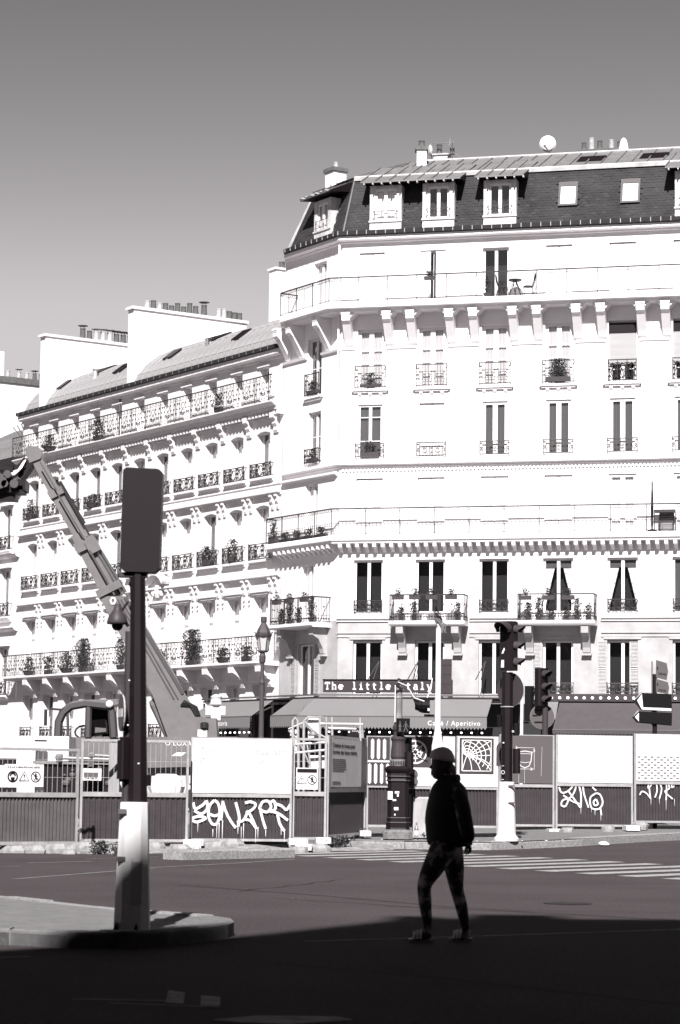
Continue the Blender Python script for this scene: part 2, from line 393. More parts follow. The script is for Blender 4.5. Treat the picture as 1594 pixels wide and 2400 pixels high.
def frame_mesh(w, h, dy, outer=.09, mull=.13, trans=(), mid=True):
    mb = MB(); t = .05
    for x0, x1 in ((-w / 2, -w / 2 + outer), (w / 2 - outer, w / 2)): mb.box(x0, x1, dy - t, dy, 0, h)
    mb.box(-w / 2 + outer, w / 2 - outer, dy - t, dy, 0, outer); mb.box(-w / 2 + outer, w / 2 - outer, dy - t, dy, h - outer, h)
    if mid: mb.box(-mull / 2, mull / 2, dy - t - .015, dy - .002, outer, h - outer)
    for z in trans:
        for x0, x1 in ((-w / 2 + outer, -mull / 2), (mull / 2, w / 2 - outer)): mb.box(x0, x1, dy - t + .01, dy - .004, z - .018, z + .018)
    return mb
def window(root, rz, s, z, w, h, style='dark', depth=.22, trans=(), off=(0, 0), outer=.09, mull=.13, parent_kind='window'):
    """window > pane, curtain/shutter: local frame x along the facade, y inwards"""
    def P(x, y=0):                                                  # facade coords of the side wing are turned about the corner
        c, n = cos(rz), sin(rz); return (c * x - n * y, n * x + c * y)
    lx, ly = P(s); key = (round(w, 2), round(h, 2), round(depth, 2), tuple(trans), outer, mull)
    if style == 'shut':
        sh = shared(('shut',) + key, lambda: shutter_mesh(w, h, .09).mesh('shutter'))
        return link('shutter', sh, 'shutter', root, (lx, ly, z), rz)
    fr = link(parent_kind, shared(('fr',) + key, lambda: frame_mesh(w, h, depth, outer, mull, trans).mesh('window_frame')), 'frame', root, (lx, ly, z), rz)
    def panes():
        mb = MB(); y = depth - .02
        mb.quad((-w / 2 + outer, y, outer), (-mull / 2, y, outer), (-mull / 2, y, h - outer), (-w / 2 + outer, y, h - outer))
        mb.quad((mull / 2, y, outer), (w / 2 - outer, y, outer), (w / 2 - outer, y, h - outer), (mull / 2, y, h - outer)); return mb.mesh('pane')
    link('pane', shared(('pane',) + key, panes), 'glass', fr)
    def back(y, a=0.0): return MB().quad((-w / 2, y, 0), (w / 2, y, 0), (w / 2, y, h), (-w / 2, y, h))
    if style in ('grey', 'white', 'pale'):
        def cur():
            mb = MB(); N = 18; y = depth + .05
            for i in range(N):
                xa, xb = -w / 2 + w * i / N, -w / 2 + w * (i + 1) / N; ya, yb = y + .02 * (i % 2), y + .02 * ((i + 1) % 2)
                mb.quad((xa, ya, 0), (xb, yb, 0), (xb, yb, h), (xa, ya, h))
            return mb.mesh('curtain')
        link('curtain', shared(('cur', style) + key, cur), {'grey': 'greycurtain', 'pale': 'palecurtain'}.get(style, 'whitecurtain'), fr)
    else:
        link('dark_interior', shared(('int',) + key, lambda: back(depth + .5).box(-w / 2 - .02, -w / 2, depth, depth + .5, 0, h).box(w / 2, w / 2 + .02, depth, depth + .5, 0, h).mesh('dark_interior')), 'room', fr)
    if style == 'blind':
        link('blind', shared(('bl',) + key, lambda: MB().box(-w / 2 + .02, w / 2 - .02, depth - .10, depth - .08, h * .30, h * .86).mesh('blind')), 'blindgrey', fr)
        link('blind_box', shared(('blb',) + key, lambda: MB().box(-w / 2 + .01, w / 2 - .01, depth - .12, depth - .06, h * .80, h * .97).mesh('blind_box')), 'signal', fr)
    if style == 'drape':
        def dr():
            mb = MB(); y = depth + .06; N = 10
            for sg in (-1, 1):
                for i in range(N):
                    za, zb = h * (1 - i / N * .92), h * (1 - (i + 1) / N * .92)
                    def edge(zz): t = 1 - zz / h; return sg * (mull / 2 + .02 + (w / 2 - mull / 2 - .05) * min(1, t * 1.05))
                    mb.quad((sg * w / 2, y, za), (sg * w / 2, y, zb), (edge(zb), y + .02 * (i % 2), zb), (edge(za), y + .02 * (i % 2), za))
            return mb.mesh('drape')
        link('drape', shared(('drape',) + key, dr), 'whitecurtain', fr)
        link('valance', shared(('val',) + key, lambda: MB().box(-w / 2 + .08, w / 2 - .08, depth + .03, depth + .05, h - .38, h - .06).mesh('valance')), 'greycurtain', fr)
    return fr
def shutter_mesh(w, h, y):
    mb = MB(); mb.box(-w / 2 + .004, -.006, y, y + .04, .004, h - .03); mb.box(.006, w / 2 - .004, y, y + .04, .004, h - .03)
    n = int(h / .12)
    for i in range(1, n):
        z = h * i / n
        for a, b in ((-w / 2 + .08, -.07), (.07, w / 2 - .08)): mb.box(a, b, y - .012, y + .001, z, z + .05)
    return mb
def louvre_leaf(w, h):
    mb = MB()
    for a, b in ((0, .05), (w - .05, w)): mb.box(a, b, 0, .035, 0, h)
    for z in (0, h * .47, h - .07): mb.box(.05, w - .05, 0, .035, z, z + .07)
    z = .09
    while z < h - .1:
        if not (h * .47 - .05 < z < h * .47 + .08): mb.quad((.05, 0, z), (w - .05, 0, z), (w - .05, .03, z + .045), (.05, .03, z + .045))
        z += .055
    return mb

# ---- ironwork
R_IRON = .015
def scroll(mb, cx, cz, r, sg, y=0, rr=R_IRON, n=9, turns=1.35):
    mb.tube([(cx + sg * r * (1 - .55 * i / n) * cos(2 * pi * turns * i / n), y, cz + r * (1 - .55 * i / n) * sin(2 * pi * turns * i / n)) for i in range(n + 1)], rr, 3, False)
def guard_mesh(w, h, kind=0, bulge=.0):
    mb = MB(); b = .026
    for z in (.03, h - .02): mb.bar((-w / 2, 0, z), (w / 2, 0, z), b, b * 1.6)
    if kind in (0, 2): mb.bar((-w / 2, 0, h * .82), (w / 2, 0, h * .82), .014)
    for x in (-w / 2, w / 2): mb.bar((x, 0, 0), (x, 0, h + .03), b); mb.bar((x, 0, h - .05), (x, .22, h - .05), b); mb.bar((x, 0, .05), (x, .22, .05), b)
    if kind == 0:                                                    # rosettes and scrolls
        n = max(2, round(w / .3)); p = w / n
        for i in range(n):
            x = -w / 2 + p * (i + .5)
            mb.tube([(x + p * .3 * cos(t * pi / 4), 0, h * .45 + p * .3 * sin(t * pi / 4)) for t in range(8)], R_IRON, 3, False, True)
            for sx in (-1, 1):
                for sz in (-1, 1): scroll(mb, x + sx * p * .3, h * .45 + sz * h * .22, p * .19, sx, n=6)
            mb.bar((x - p / 2, 0, .03), (x - p / 2, 0, h), .014)
    elif kind == 1:                                                  # tall bars with a knotted band
        n = max(5, round(w / .13))
        for i in range(n + 1):
            x = -w / 2 + w * i / n; mb.bar((x, 0, .03), (x, 0, h), .012)
            if i < n:
                if i % 2 == 0: scroll(mb, x + w / n / 2, h * .5, w / n * .42, 1, n=6)
        mb.bar((-w / 2, 0, h * .3), (w / 2, 0, h * .3), .012); mb.bar((-w / 2, 0, h * .66), (w / 2, 0, h * .66), .012)
    elif kind == 2:                                                  # leafy cast panels
        n = 3; p = w / n; rr = .019
        for i in range(n):
            x = -w / 2 + p * (i + .5)
            mb.tube([(x + p * .34 * cos(t * pi / 5), 0, h * .46 + h * .36 * sin(t * pi / 5)) for t in range(10)], rr, 4, False, True)
            mb.tube([(x + p * .14 * sin(t / 6 * 2 * pi), 0, h * .1 + h * .76 * t / 6) for t in range(7)], rr, 4, False)
            for sx in (-1, 1):
                for z in (.2, .52, .8): scroll(mb, x + sx * p * .36, h * z, p * .15, sx, rr=.017, n=6)
            mb.bar((x - p / 2, 0, .03), (x - p / 2, 0, h), .022)
        n = 0; p = w
        for i in range(n):
            x = -w / 2 + p * (i + .5); sg = -1 if i < n / 2 else 1
            for k in range(3):
                z = h * (.16 + .2 * k); scroll(mb, x - sg * p * .1, z, p * .3, sg, rr=.019, n=7); scroll(mb, x + sg * p * .2, z + .06, p * .2, -sg, rr=.019, n=6)
            mb.tube([(x + sg * p * .45 * sin(t / 7 * pi * .9), 0, h * .05 + h * .75 * t / 7) for t in range(8)], .018, 3, False)
    return mb
def rail_panel(w, h, kind=0):
    """one bay of a long balcony railing; x from 0 to w"""
    mb = MB(); b = .02
    mb.bar((0, 0, h), (w, 0, h), .03, .05); mb.bar((0, 0, .06), (w, 0, .06), b); mb.bar((0, 0, 0), (0, 0, h), .026)
    if kind == 0:                                                    # ornate: scrolls, lyres, thin bars
        mb.bar((0, 0, h * .86), (w, 0, h * .86), .014); mb.bar((0, 0, .2), (w, 0, .2), .014)
        n = 5; p = w / n
        for i in range(n):
            x = p * (i + .5)
            if i == 2:
                mb.tube([(x + .16 * sin(t / 8 * 2 * pi) * (1 if t < 9 else 1), 0, .25 + .55 * h * t / 8) for t in range(9)], R_IRON, 3, False)
                mb.tube([(x - .16 * sin(t / 8 * 2 * pi), 0, .25 + .55 * h * t / 8) for t in range(9)], R_IRON, 3, False)
                scroll(mb, x - .1, h * .3, .09, -1); scroll(mb, x + .1, h * .3, .09, 1)
            else:
                mb.bar((x, 0, .06), (x, 0, h), .012); sg = 1 if i % 2 else -1
                scroll(mb, x + sg * .06, h * .33, .075, sg); scroll(mb, x - sg * .05, h * .72, .06, -sg); scroll(mb, x, h * .52, .05, sg)
            scroll(mb, x, h * .93, .035, 1, n=5); scroll(mb, x + p * .5, .13, .04, -1, n=5)
    elif kind == 1:                                                  # plain: lattice frieze under the handrail, few posts
        mb.bar((0, 0, h - .14), (w, 0, h - .14), .012)
        n = max(3, round(w / .11))
        for i in range(n):
            x = w * i / n; mb.bar((x, 0, h), (x + w / n, 0, h - .14), .009); mb.bar((x, 0, h - .14), (x + w / n, 0, h), .009)
        mb.bar((w * .5, 0, .06), (w * .5, 0, h - .14), .012)
    elif kind == 2:                                                  # lattice frieze, bars, low knotted band
        mb.bar((0, 0, h - .13), (w, 0, h - .13), .010); mb.bar((0, 0, h * .44), (w, 0, h * .44), .011); mb.bar((0, 0, h * .35), (w, 0, h * .35), .011)
        n = max(4, round(w / .16))
        for i in range(n):
            x = w * i / n; mb.bar((x, 0, h), (x + w / n, 0, h - .13), .009); mb.bar((x, 0, h - .13), (x + w / n, 0, h), .009)
            mb.bar((x, 0, h * .3), (x, 0, h * .48), .010)
            if i % 2 == 0: mb.bar((x, 0, .06), (x, 0, h * .16), .012)
    elif kind == 3:                                                  # close bars with scroll band at the foot
        n = max(6, round(w / .12))
        for i in range(n):
            x = w * (i + .5) / n; mb.bar((x, 0, .06), (x, 0, h), .011)
            scroll(mb, x, .16, .05, 1 if i % 2 else -1, n=6)
            if i % 3 == 1: scroll(mb, x, h * .62, .04, 1, n=6)
        mb.bar((0, 0, .3), (w, 0, .3), .012)
    return mb

# ---- plants in pots
def leaf_mesh(n, rx, ry, rz_, seed, size=.05, up=.2):
    rnd = random.Random(seed); mb = MB()
    for _ in range(n):
        th, t = rnd.random() * 2 * pi, rnd.random() ** .6; z = rnd.random()
        k = t * (.62 + .38 * sin(3.1 * th + seed) * cos(5 * z + seed)) * (1 - .35 * max(0, z - .6) / .4)
        p = Vector((rx * k * cos(th), ry * k * sin(th), rz_ * z))
        a = Vector((rnd.uniform(-1, 1), rnd.uniform(-1, 1), rnd.uniform(-.4, 1 + up))).normalized() * size * rnd.uniform(.6, 1.5)
        b = a.cross(Vector((rnd.uniform(-1, 1), rnd.uniform(-1, 1), rnd.uniform(-1, 1)))).normalized() * size * .35
        mb.add([p, p + a * .5 + b, p + a, p + a * .5 - b], [(0, 1, 2, 3)])
    for _ in range(max(3, n // 40)):
        th = rnd.random() * 2 * pi; mb.bar((0, 0, 0), (rx * .7 * cos(th), ry * .7 * sin(th), rz_ * rnd.uniform(.5, .95)), .008)
    return mb
PLANT_GROUP = 'potted plants on the balconies'
def plant(loc, rz, h, w, label, box=True, seed=0, pw=.25, ph=.16, dense=1.0, potm='irongrey', leaf=.065):
    t = thing('potted_plant', label, 'plant', loc, rz, PLANT_GROUP)
    mb = MB()
    if box: mb.prism_x([(-.09, ph), (-.07, 0), (.07, 0), (.09, ph)], -pw / 2, pw / 2)
    else: mb.lathe([(pw * .32, 0), (pw * .5, ph), (pw * .54, ph), (pw * .54, ph * 1.12), (pw * .45, ph * 1.12)], 10)
    put('plant_pot', mb, potm, t)
    f = put('foliage', leaf_mesh(int(150 * dense * max(.6, h * w * 5)), w / 2, min(.22, w / 2), h, seed, leaf), 'leaf', t, loc=(0, 0, ph))
    return t
def on_facade(root, rz, s, y, z):
    a = root.rotation_euler.z + rz; o = root.location
    return Vector((o.x + cos(a) * s - sin(a) * y, o.y + sin(a) * s + cos(a) * y, o.z + z)), a

# ------------------------------------------------------------------ corner building
CORNER = at(797, 1100, 100.0); CORNER.z = 0
RF, RS = radians(-14.5), radians(-57.25)
cb = thing('corner_building', 'tall white corner apartment building with slate mansard, dormers and restaurant at street level', 'building', CORNER, RF)
DR = RS - RF                                                          # side wing relative to the front
FEND, SEND = 17.2, -4.6
def side(x, y): return (cos(DR) * x - sin(DR) * y, sin(DR) * x + cos(DR) * y)
COLS = [1.27, 3.89, 6.55, 9.19, 11.81, 14.43, 16.2][:6]
fz = {1: (4.90, 7.16), 2: (8.28, 10.50), 3: (11.50, 13.90), 4: (14.72, 17.0), 5: (17.66, 20.2), 6: (21.22, 23.45)}
WF = {1: 1.24, 2: 1.24, 3: 1.14, 4: 1.05, 5: 1.14, 6: 1.10}
holes = [(c - WF[k] / 2, c + WF[k] / 2, a, b) for k, (a, b) in fz.items() for c in COLS]
put('front_wall', wall_mesh(0, FEND, 8.0, 24.0, holes), 'render', cb)
put('front_wall', wall_mesh(0, FEND, 4.6, 8.0, [h for h in holes if h[3] < 8]), 'base', cb)
SC = -2.45
sh = {1: (4.9, 7.12), 2: (8.28, 10.48), 3: (11.5, 13.9), 4: (14.72, 16.97), 5: (17.66, 20.15), 6: (21.22, 23.4)}
WS = {1: 1.3, 2: 1.0, 3: 1.0, 4: 1.0, 5: 1.1, 6: 1.0}
SCX = {k: SC for k in sh}; SCX[6] = -1.75; SCX[5] = -2.1; SCX[4] = -2.05; SCX[3] = -2.2
_sh = ([(SCX[k] - WS[k] / 2, SCX[k] + WS[k] / 2, a, b) for k, (a, b) in sh.items()])
put('side_wall', wall_mesh(SEND, 0, 8.0, 24.0, _sh), 'render', cb, rz=DR); put('side_wall', wall_mesh(SEND, 0, 4.6, 8.0, _sh[:1]), 'base', cb, rz=DR)
# far end of the side wing stands above the neighbour
e = MB(); x0, y0 = SEND, 0
e.quad((x0, 8, 4.6), (x0, 0, 4.6), (x0, 0, 24.0), (x0, 8, 24.0)); put('end_wall', e, 'render', cb, rz=DR)
p0 = Vector((FEND, 0, 0)); put('party_wall', MB().quad((FEND, 0, 0), (FEND, 12, 0), (FEND, 12, 27), (FEND, 0, 24)), 'render', cb)
styles = {1: ['dark'] * 6, 2: ['dark', 'dark', 'dark', 'drape', 'drape', 'grey'], 3: ['shut', 'shut', 'shut', 'shut', 'white', 'white'],
          4: ['grey', 'shut', 'grey', 'grey', 'grey', 'grey'], 5: ['pale', 'pale', 'pale', 'pale', 'blind', 'blind'], 6: ['shut', 'half', 'dark', 'shut', 'shut', 'shut']}
for k, (a, b) in fz.items():
    for i, c in enumerate(COLS):
        st = styles[k][i]; w = WF[k]
        if st == 'half':                                              # shutters not quite closed
            window(cb, 0, c, a, w, b - a, 'dark', mull=.02)
            mb = MB(); mb.box(-w / 2, -.10, .03, .07, 0, b - a - .05); mb.box(.12, w / 2, .03, .07, 0, b - a - .05)
            link('shutter', mb.mesh('shutter'), 'shutter', cb, (c, 0, a)); continue
        tr = (.75, 1.75) if (k, i) == (4, 0) else ((.55, 1.1, 1.65) if k == 5 else ())
        o, m_ = (.09, .13) if k in (1, 2, 6) else (.13, .2)
        if k == 4 and i == 0: o, m_ = .09, .13
        window(cb, 0, c, a, w, b - a, st, depth=.12 if k in (3, 4) else .2, trans=tr, outer=o, mull=m_)
for k, (a, b) in sh.items():
    window(cb, DR, SCX[k], a, WS[k], b - a, {1: 'dark', 2: 'white', 3: 'white', 4: 'grey', 5: 'dark', 6: 'white'}[k], depth=.2, trans=(1.2,) if k in (4, 5) else ())
# open louvred shutters beside the windows
for s_, z_, h_ in ((9.19 - .62 - .43, 4.95, 2.2), (11.81 - .62 - .40, 4.95, 2.2), (6.55 - .62 - .42, 8.3, 2.1)):
    link('louvred_shutter', shared(('lv', round(h_, 1)), lambda: louvre_leaf(.40, h_).mesh('louvred_shutter')), 'shutgrey' if z_ < 6 else 'shutter', cb, (s_, -.05, z_))
lv = link('louvred_shutter', shared(('lv', 2.2), lambda: None), 'shutgrey', cb, (11.81 + .27, .06, 4.95)); lv.data = shared(('lv', 2.2), None)
for s_, rz_ in ((-3.65, 0), (-1.75, 0)):
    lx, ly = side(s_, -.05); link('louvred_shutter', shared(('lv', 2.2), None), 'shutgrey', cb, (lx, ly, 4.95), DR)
# cornices and string courses run round the corner, mitred
KM = .629 * .968 - .87 * .25                                          # shift of the corner along the front per metre of projection
def around(name, prof, m, s_end=FEND, far=SEND, far_m=-1.2):
    put(name, MB().prism_x(prof, 0, s_end, m0=KM), m, cb)
    put(name, MB().prism_x(prof, far, 0, m0=far_m, m1=-KM), m, cb, rz=DR)
def prof(p, z0, z1, step=()):                                         # simple moulding: outward projection p
    h = z1 - z0; return [(.0, z0), (-p * .4, z0 + .01), (-p * .4, z0 + h * .28), (-p * .9, z0 + h * .40), (-p, z0 + h * .46), (-p, z1), (.0, z1 + .03)]
around('cornice', prof(.32, 23.86, 24.12), 'trim')
around('gutter', [(-.30, 24.125), (-.46, 24.16), (-.48, 24.30), (-.44, 24.32), (-.30, 24.26)], 'gutter')
for i in range(42):
    s_ = -.1 + i * .41
    put('gutter_bracket', MB(), 'zincpale', cb) if False else link('gutter_bracket', shared('gb', lambda: MB().box(-.014, .014, -.495, -.46, 24.15, 24.325).mesh('gutter_bracket')), 'galv', cb, (s_, 0, 0))
for i in range(11):
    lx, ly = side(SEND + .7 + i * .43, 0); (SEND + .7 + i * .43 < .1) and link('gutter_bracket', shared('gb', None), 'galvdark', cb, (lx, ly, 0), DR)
around('balcony_slab', [(0, 20.82), (-.72, 20.82), (-.78, 20.92), (-.95, 20.95), (-.95, 21.17), (-.90, 21.21), (0, 21.22)], 'trim')
around('cornice', prof(.22, 14.36, 14.60), 'trim')
put('cornice', MB().prism_x(prof(.20, 14.05, 14.22), SEND + .1, -.15), 'trim', cb, rz=DR)
around('balcony_slab', [(0, 11.14), (-.48, 11.16), (-.50, 11.25), (-.56, 11.27), (-.58, 11.42), (-.55, 11.48), (0, 11.49)], 'trim', far_m=.8)
md = shared('mod', lambda: MB().prism_x([(0, 10.80), (-.10, 10.84), (-.22, 10.95), (-.46, 11.0), (-.47, 11.14), (0, 11.14)], -.075, .075).mesh('modillion'))
for i in range(47): link('modillion', md, 'trim', cb, (.15 + i * .364, 0, 0))
for i in range(12):
    lx, ly = side(-4.45 + i * .385, 0); link('modillion', md, 'trim', cb, (lx, ly, 0), DR)
dn = MB()
for i in range(110): dn.box(.1 + i * .155, .18 + i * .155, -.07, 0, 14.20, 14.30)
put('dentils', dn, 'trim', cb, kind='stuff')
# string course of the second floor stops at the balconies
for a, b in ((-.05, 2.3), (5.55, 7.75), (10.95, FEND)):
    put('string_course', MB().prism_x(prof(.16, 7.93, 8.22), a, b), 'trim', cb)
    put('string_course', MB().box(a, b, -.05, 0, 7.45, 7.47).box(a, b, -.04, 0, 7.30, 7.32), 'base', cb)
for c in COLS:
    put('window_lintel', MB().box(c - .75, c + .75, -.05, 0, 7.20, 7.27).box(c - .82, c + .82, -.03, 0, 7.27, 7.33), 'base', cb)
    put('window_sill', MB().box(c - .78, c + .78, -.16, .0, 17.56, 17.65).box(c - .7, c + .7, -.10, 0, 17.49, 17.56), 'trim', cb)
    for d in (-.45, 0, .45): link('sill_bracket', shared('sb', lambda: MB().prism_x([(0, 17.32), (-.08, 17.42), (-.09, 17.487), (0, 17.487)], -.07, .07).mesh('sill_bracket')), 'trim', cb, (c + d, 0, 0))
    put('window_sill', MB().box(c - .7, c + .7, -.10, .0, 14.62, 14.70), 'trim', cb)
lx, ly = side(SCX[5], 0); put('window_sill', MB().box(-.72, .72, -.16, 0, 17.55, 17.64).box(-.6, .6, -.1, 0, 17.45, 17.545), 'trim', cb, loc=(lx, ly, 0), rz=DR)
# string course between the fifth-floor windows
ends = [0.0] + [x for c in COLS for x in (c - .68, c + .68)] + [FEND]
for a, b in zip(ends[::2], ends[1::2]): put('string_course', MB().prism_x([(0, 19.30), (-.05, 19.33), (-.07, 19.40), (0, 19.42)], a, b), 'trim', cb)
for a, b in ((SEND, SCX[5] - .6), (SCX[5] + .6, -.05)): put('string_course', MB().prism_x([(0, 19.30), (-.09, 19.33), (-.12, 19.42), (0, 19.44)], a, b), 'trim', cb, rz=DR)
# corbels under the sixth-floor balcony, with coffered panels between
cp = [(0, 19.45), (-.08, 19.5), (-.22, 19.75), (-.60, 20.35), (-.74, 20.46), (-.74, 20.82), (0, 20.82)]
corb = shared('corb', lambda: MB().prism_x(cp, -.17, .17).mesh('corbel'))
cpos = [.34] + [x for i in range(5) for x in ((COLS[i] + COLS[i + 1]) / 2 - .50, (COLS[i] + COLS[i + 1]) / 2 + .50)] + [15.4]
for s_ in cpos:
    cbo = link('corbel', corb, 'trim', cb, (s_, 0, 0))
    link('corbel_cap', shared('ccap', lambda: MB().box(-.195, .195, -.785, 0, 20.72, 20.81).box(-.182, .182, -.76, -.01, 20.65, 20.72).mesh('corbel_cap')), 'trim', cbo)
for s_ in (-4.2, -3.15, -1.0):
    lx, ly = side(s_, 0); cbo = link('corbel', corb, 'trim', cb, (lx, ly, 0), DR)
    link('corbel_cap', shared('ccap', None), 'trim', cbo)
def chamfers():                                                       # canted fillets that make the arched coffer heads
    mb = MB()
    al = [0.34] + cpos[1:]
    for a, b in zip(cpos[:-1], cpos[1:]):
        x0, x1 = a + .17, b - .17; k = .24 if b - a > 1.2 else .20
        mb.prism_y([(x0, 20.82), (x0, 20.82 - k), (x0 + k, 20.82)], -.66, 0); mb.prism_y([(x1, 20.82), (x1 - k, 20.82), (x1, 20.82 - k)], -.66, 0)
    return mb
put_split('coffer_fillet', chamfers(), 'trim', cb)
# guards
for i, c in enumerate(COLS):
    link('window_guard', shared(('g', 1.18, .52, 0), lambda: guard_mesh(1.18, .52, 0).mesh('window_guard')), 'iron', cb, (c, -.06, 8.3)) if i in (0, 2, 4, 5) else None
    link('window_guard', shared(('g', 1.3, .92, 1), lambda: guard_mesh(1.3, .92, 1).mesh('window_guard')), 'irongrey', cb, (c, -.14, 17.70)) if i < 4 else link('window_guard', shared(('g', 1.2, .88, 2), lambda: guard_mesh(1.16, .88, 2).mesh('window_guard')), 'iron', cb, (c, -.10, 17.70))
    link('window_guard', shared(('g', 1.22, .58, 1), lambda: guard_mesh(1.22, .58, 1).mesh('window_guard')), 'irongrey', cb, (c, -.08, 14.78))
    link('window_guard', shared(('g', 1.3, .5, 0), lambda: guard_mesh(1.26, .5, 0).mesh('window_guard')), 'irongrey', cb, (c, -.06, 4.95)) if i >= 3 else None
for k, hh, zz in ((5, .92, 17.7), (4, .6, 14.78)):
    lx, ly = side(SCX[k], -.15); link('window_guard', shared(('gs', hh), lambda: guard_mesh(1.1, hh, 1).mesh('window_guard')), 'iron', cb, (lx, ly, zz), DR)
# long balcony railings: bays along the front and round the side
def rail_run(kind, p, z, h, bay, m, far=SEND, fm=-1.2):
    y = -p; s_ = -KM * p; n = 0
    while s_ < FEND:
        link('balcony_railing', shared(('rl', kind, bay, h), lambda: rail_panel(bay, h, kind).mesh('balcony_railing')), m, cb, (s_, y, z)); s_ += bay
    far -= fm * p; L = (KM * p) - far; nb = max(1, round(L / bay)); bw = L / nb
    for i in range(nb):
        lx, ly = side(far + i * bw, y); link('balcony_railing', shared(('rl', kind, round(bw, 3), h), lambda: rail_panel(bw, h, kind).mesh('balcony_railing')), m, cb, (lx, ly, z), DR)
    # short return at the far end
    lx, ly = side(far, y); link('balcony_railing', shared(('rl', kind, p, h), lambda: rail_panel(p, h, kind).mesh('balcony_railing')), m, cb, (lx, ly, z), DR + pi / 2)
rail_run(1, .88, 21.22, 1.02, 1.25, 'iron')
rail_run(2, .52, 11.49, 1.10, 1.45, 'iron', fm=.8)
# second-floor balconies on consoles
def balcony(s0, s1, p, rz, z=7.92):
    def L(x, y): return (x, y) if rz == 0 else side(x, y)
    lx, ly = L(0, 0)
    put('balcony_slab', MB().prism_x([(0, z - .19), (-p + .06, z - .19), (-p, z - .12), (-p, z), (0, z)], s0, s1), 'trim', cb, rz=rz)
    for s_ in (s0 + .42, s1 - .42):
        x, y = L(s_, 0)
        co = link('console', shared('cons', lambda: MB().prism_x([(0, 6.62), (-.16, 6.66), (-.2, 6.85), (-.42, 7.25), (-.72, 7.42), (-.74, 7.72), (0, 7.72)], -.15, .15).mesh('console')), 'base', cb, (x, y, 0), rz)
        link('console_foot', shared('consf', lambda: MB().box(-.2, .2, -.22, 0, 6.54, 6.62).mesh('console_foot')), 'base', co)
    n = max(1, round((s1 - s0) / 1.1)); bw = (s1 - s0 - .06) / n
    for i in range(n):
        x, y = L(s0 + .03 + i * bw, -p + .04); link('balcony_railing', shared(('rl', 3, round(bw, 3)), lambda: rail_panel(bw, 1.06, 3).mesh('balcony_railing')), 'iron', cb, (x, y, z), rz)
    for s_ in (s0 + .03, s1 - .03):
        x, y = L(s_, -p + .04); link('balcony_railing', shared(('rl', 3, p), lambda: rail_panel(p - .05, 1.06, 3).mesh('balcony_railing')), 'iron', cb, (x, y, z), rz + pi / 2)
balcony(2.35, 5.50, .85, 0); balcony(7.65, 10.80, .85, 0); balcony(-3.95, -.55, .95, DR)
# ---- mansard: slates laid course by course
SB = .75; ZT = 26.85; ZB = 24.33
def slates(name, s0f, s1f, holes_, rz, m, seed):
    rnd = random.Random(seed); mb_a, mb_b = MB(), MB(); H = sqrt(SB ** 2 + (ZT - ZB) ** 2); cr = .125; n = int(H / cr)
    for r in range(n):
        t0, t1 = r / n, min(1, (r + 1.25) / n); d0, d1 = SB * t0, SB * t1; z0, z1 = ZB + (ZT - ZB) * t0, ZB + (ZT - ZB) * t1
        a, b = s0f(d0), s1f(d0); w = .22; x = a - (w / 2 if r % 2 else 0)
        while x < b:
            xa, xb = max(a, x + .004), min(b, x + w - .004); x += w
            if xb - xa < .02: continue
            xm = (xa + xb) / 2
            if any(h[0] < xm < h[1] and h[2] < (z0 + z1) / 2 < h[3] for h in holes_): continue
            o = rnd.uniform(-.006, .006); up = .016 + o; mb = mb_b if rnd.random() < .12 else mb_a
            mb.add([(xa, d0 - up, z0 + o), (xb, d0 - up, z0 + o), (xb, d1 - .003, z1), (xa, d1 - .003, z1), (xa, d0 - .002, z0 + o), (xb, d0 - .002, z0 + o)], [(0, 1, 2, 3), (1, 0, 4, 5)])
    put(name, mb_b, 'slate2', cb, rz=rz, kind='stuff'); return put(name, mb_a, m, cb, rz=rz, kind='stuff')
DORM = [(1.15, 2.52), (3.42, 4.78), (6.02, 7.40), (13.95, 15.3)]
dh = [(a - .02, b + .02, 24.3, 26.4) for a, b in DORM] + [(9.10, 9.92, 25.1, 26.2), (11.68, 12.50, 25.1, 26.2)]
slates('slates', lambda d: KM * d, lambda d: FEND, dh, 0, 'slate', 1)
slates('slates', lambda d: SEND + .1 + 1.3 * d, lambda d: -KM * d, [(-2.30, -.95, 24.3, 26.4)], DR, 'slate', 2)
# zinc dressings: hips, ridge, band along the top of the slates
hipf = MB(); hipf.tube([(KM * 0, -.02, ZB), (KM * SB, SB - .02, ZT)], .05, 5); put('hip_flashing', hipf, 'zincdark', cb)
farh = MB(); farh.add([(SEND, -.03, ZB), (SEND + .30, -.03, ZB), (SEND + 1.4 * SB + .15, SB - .03, ZT), (SEND + 1.4 * SB - .02, SB - .03, ZT)], [(0, 1, 2, 3)])
farh.add([(SEND, 0, ZB), (SEND, 8, ZB), (SEND + 1.4 * SB, 8, ZT), (SEND + 1.4 * SB, SB, ZT)], [(0, 1, 2, 3)]); put('hip_flashing', farh, 'zincpale', cb, rz=DR)
RD, RZ = 4.6, 28.45
# backing surfaces of the roof
core = MB(); core.add([(0, .03, ZB - .05), (FEND, .03, ZB - .05), (FEND, SB + .03, ZT), (KM * SB, SB + .03, ZT)], [(0, 1, 2, 3)])
put('roof_boarding', core, 'slate', cb)
core = MB(); core.add([(SEND, .03, ZB - .05), (0, .03, ZB - .05), (-KM * SB, SB + .03, ZT), (SEND + 1.4 * SB, SB + .03, ZT)], [(0, 1, 2, 3)])
put('roof_boarding', core, 'slate', cb, rz=DR)
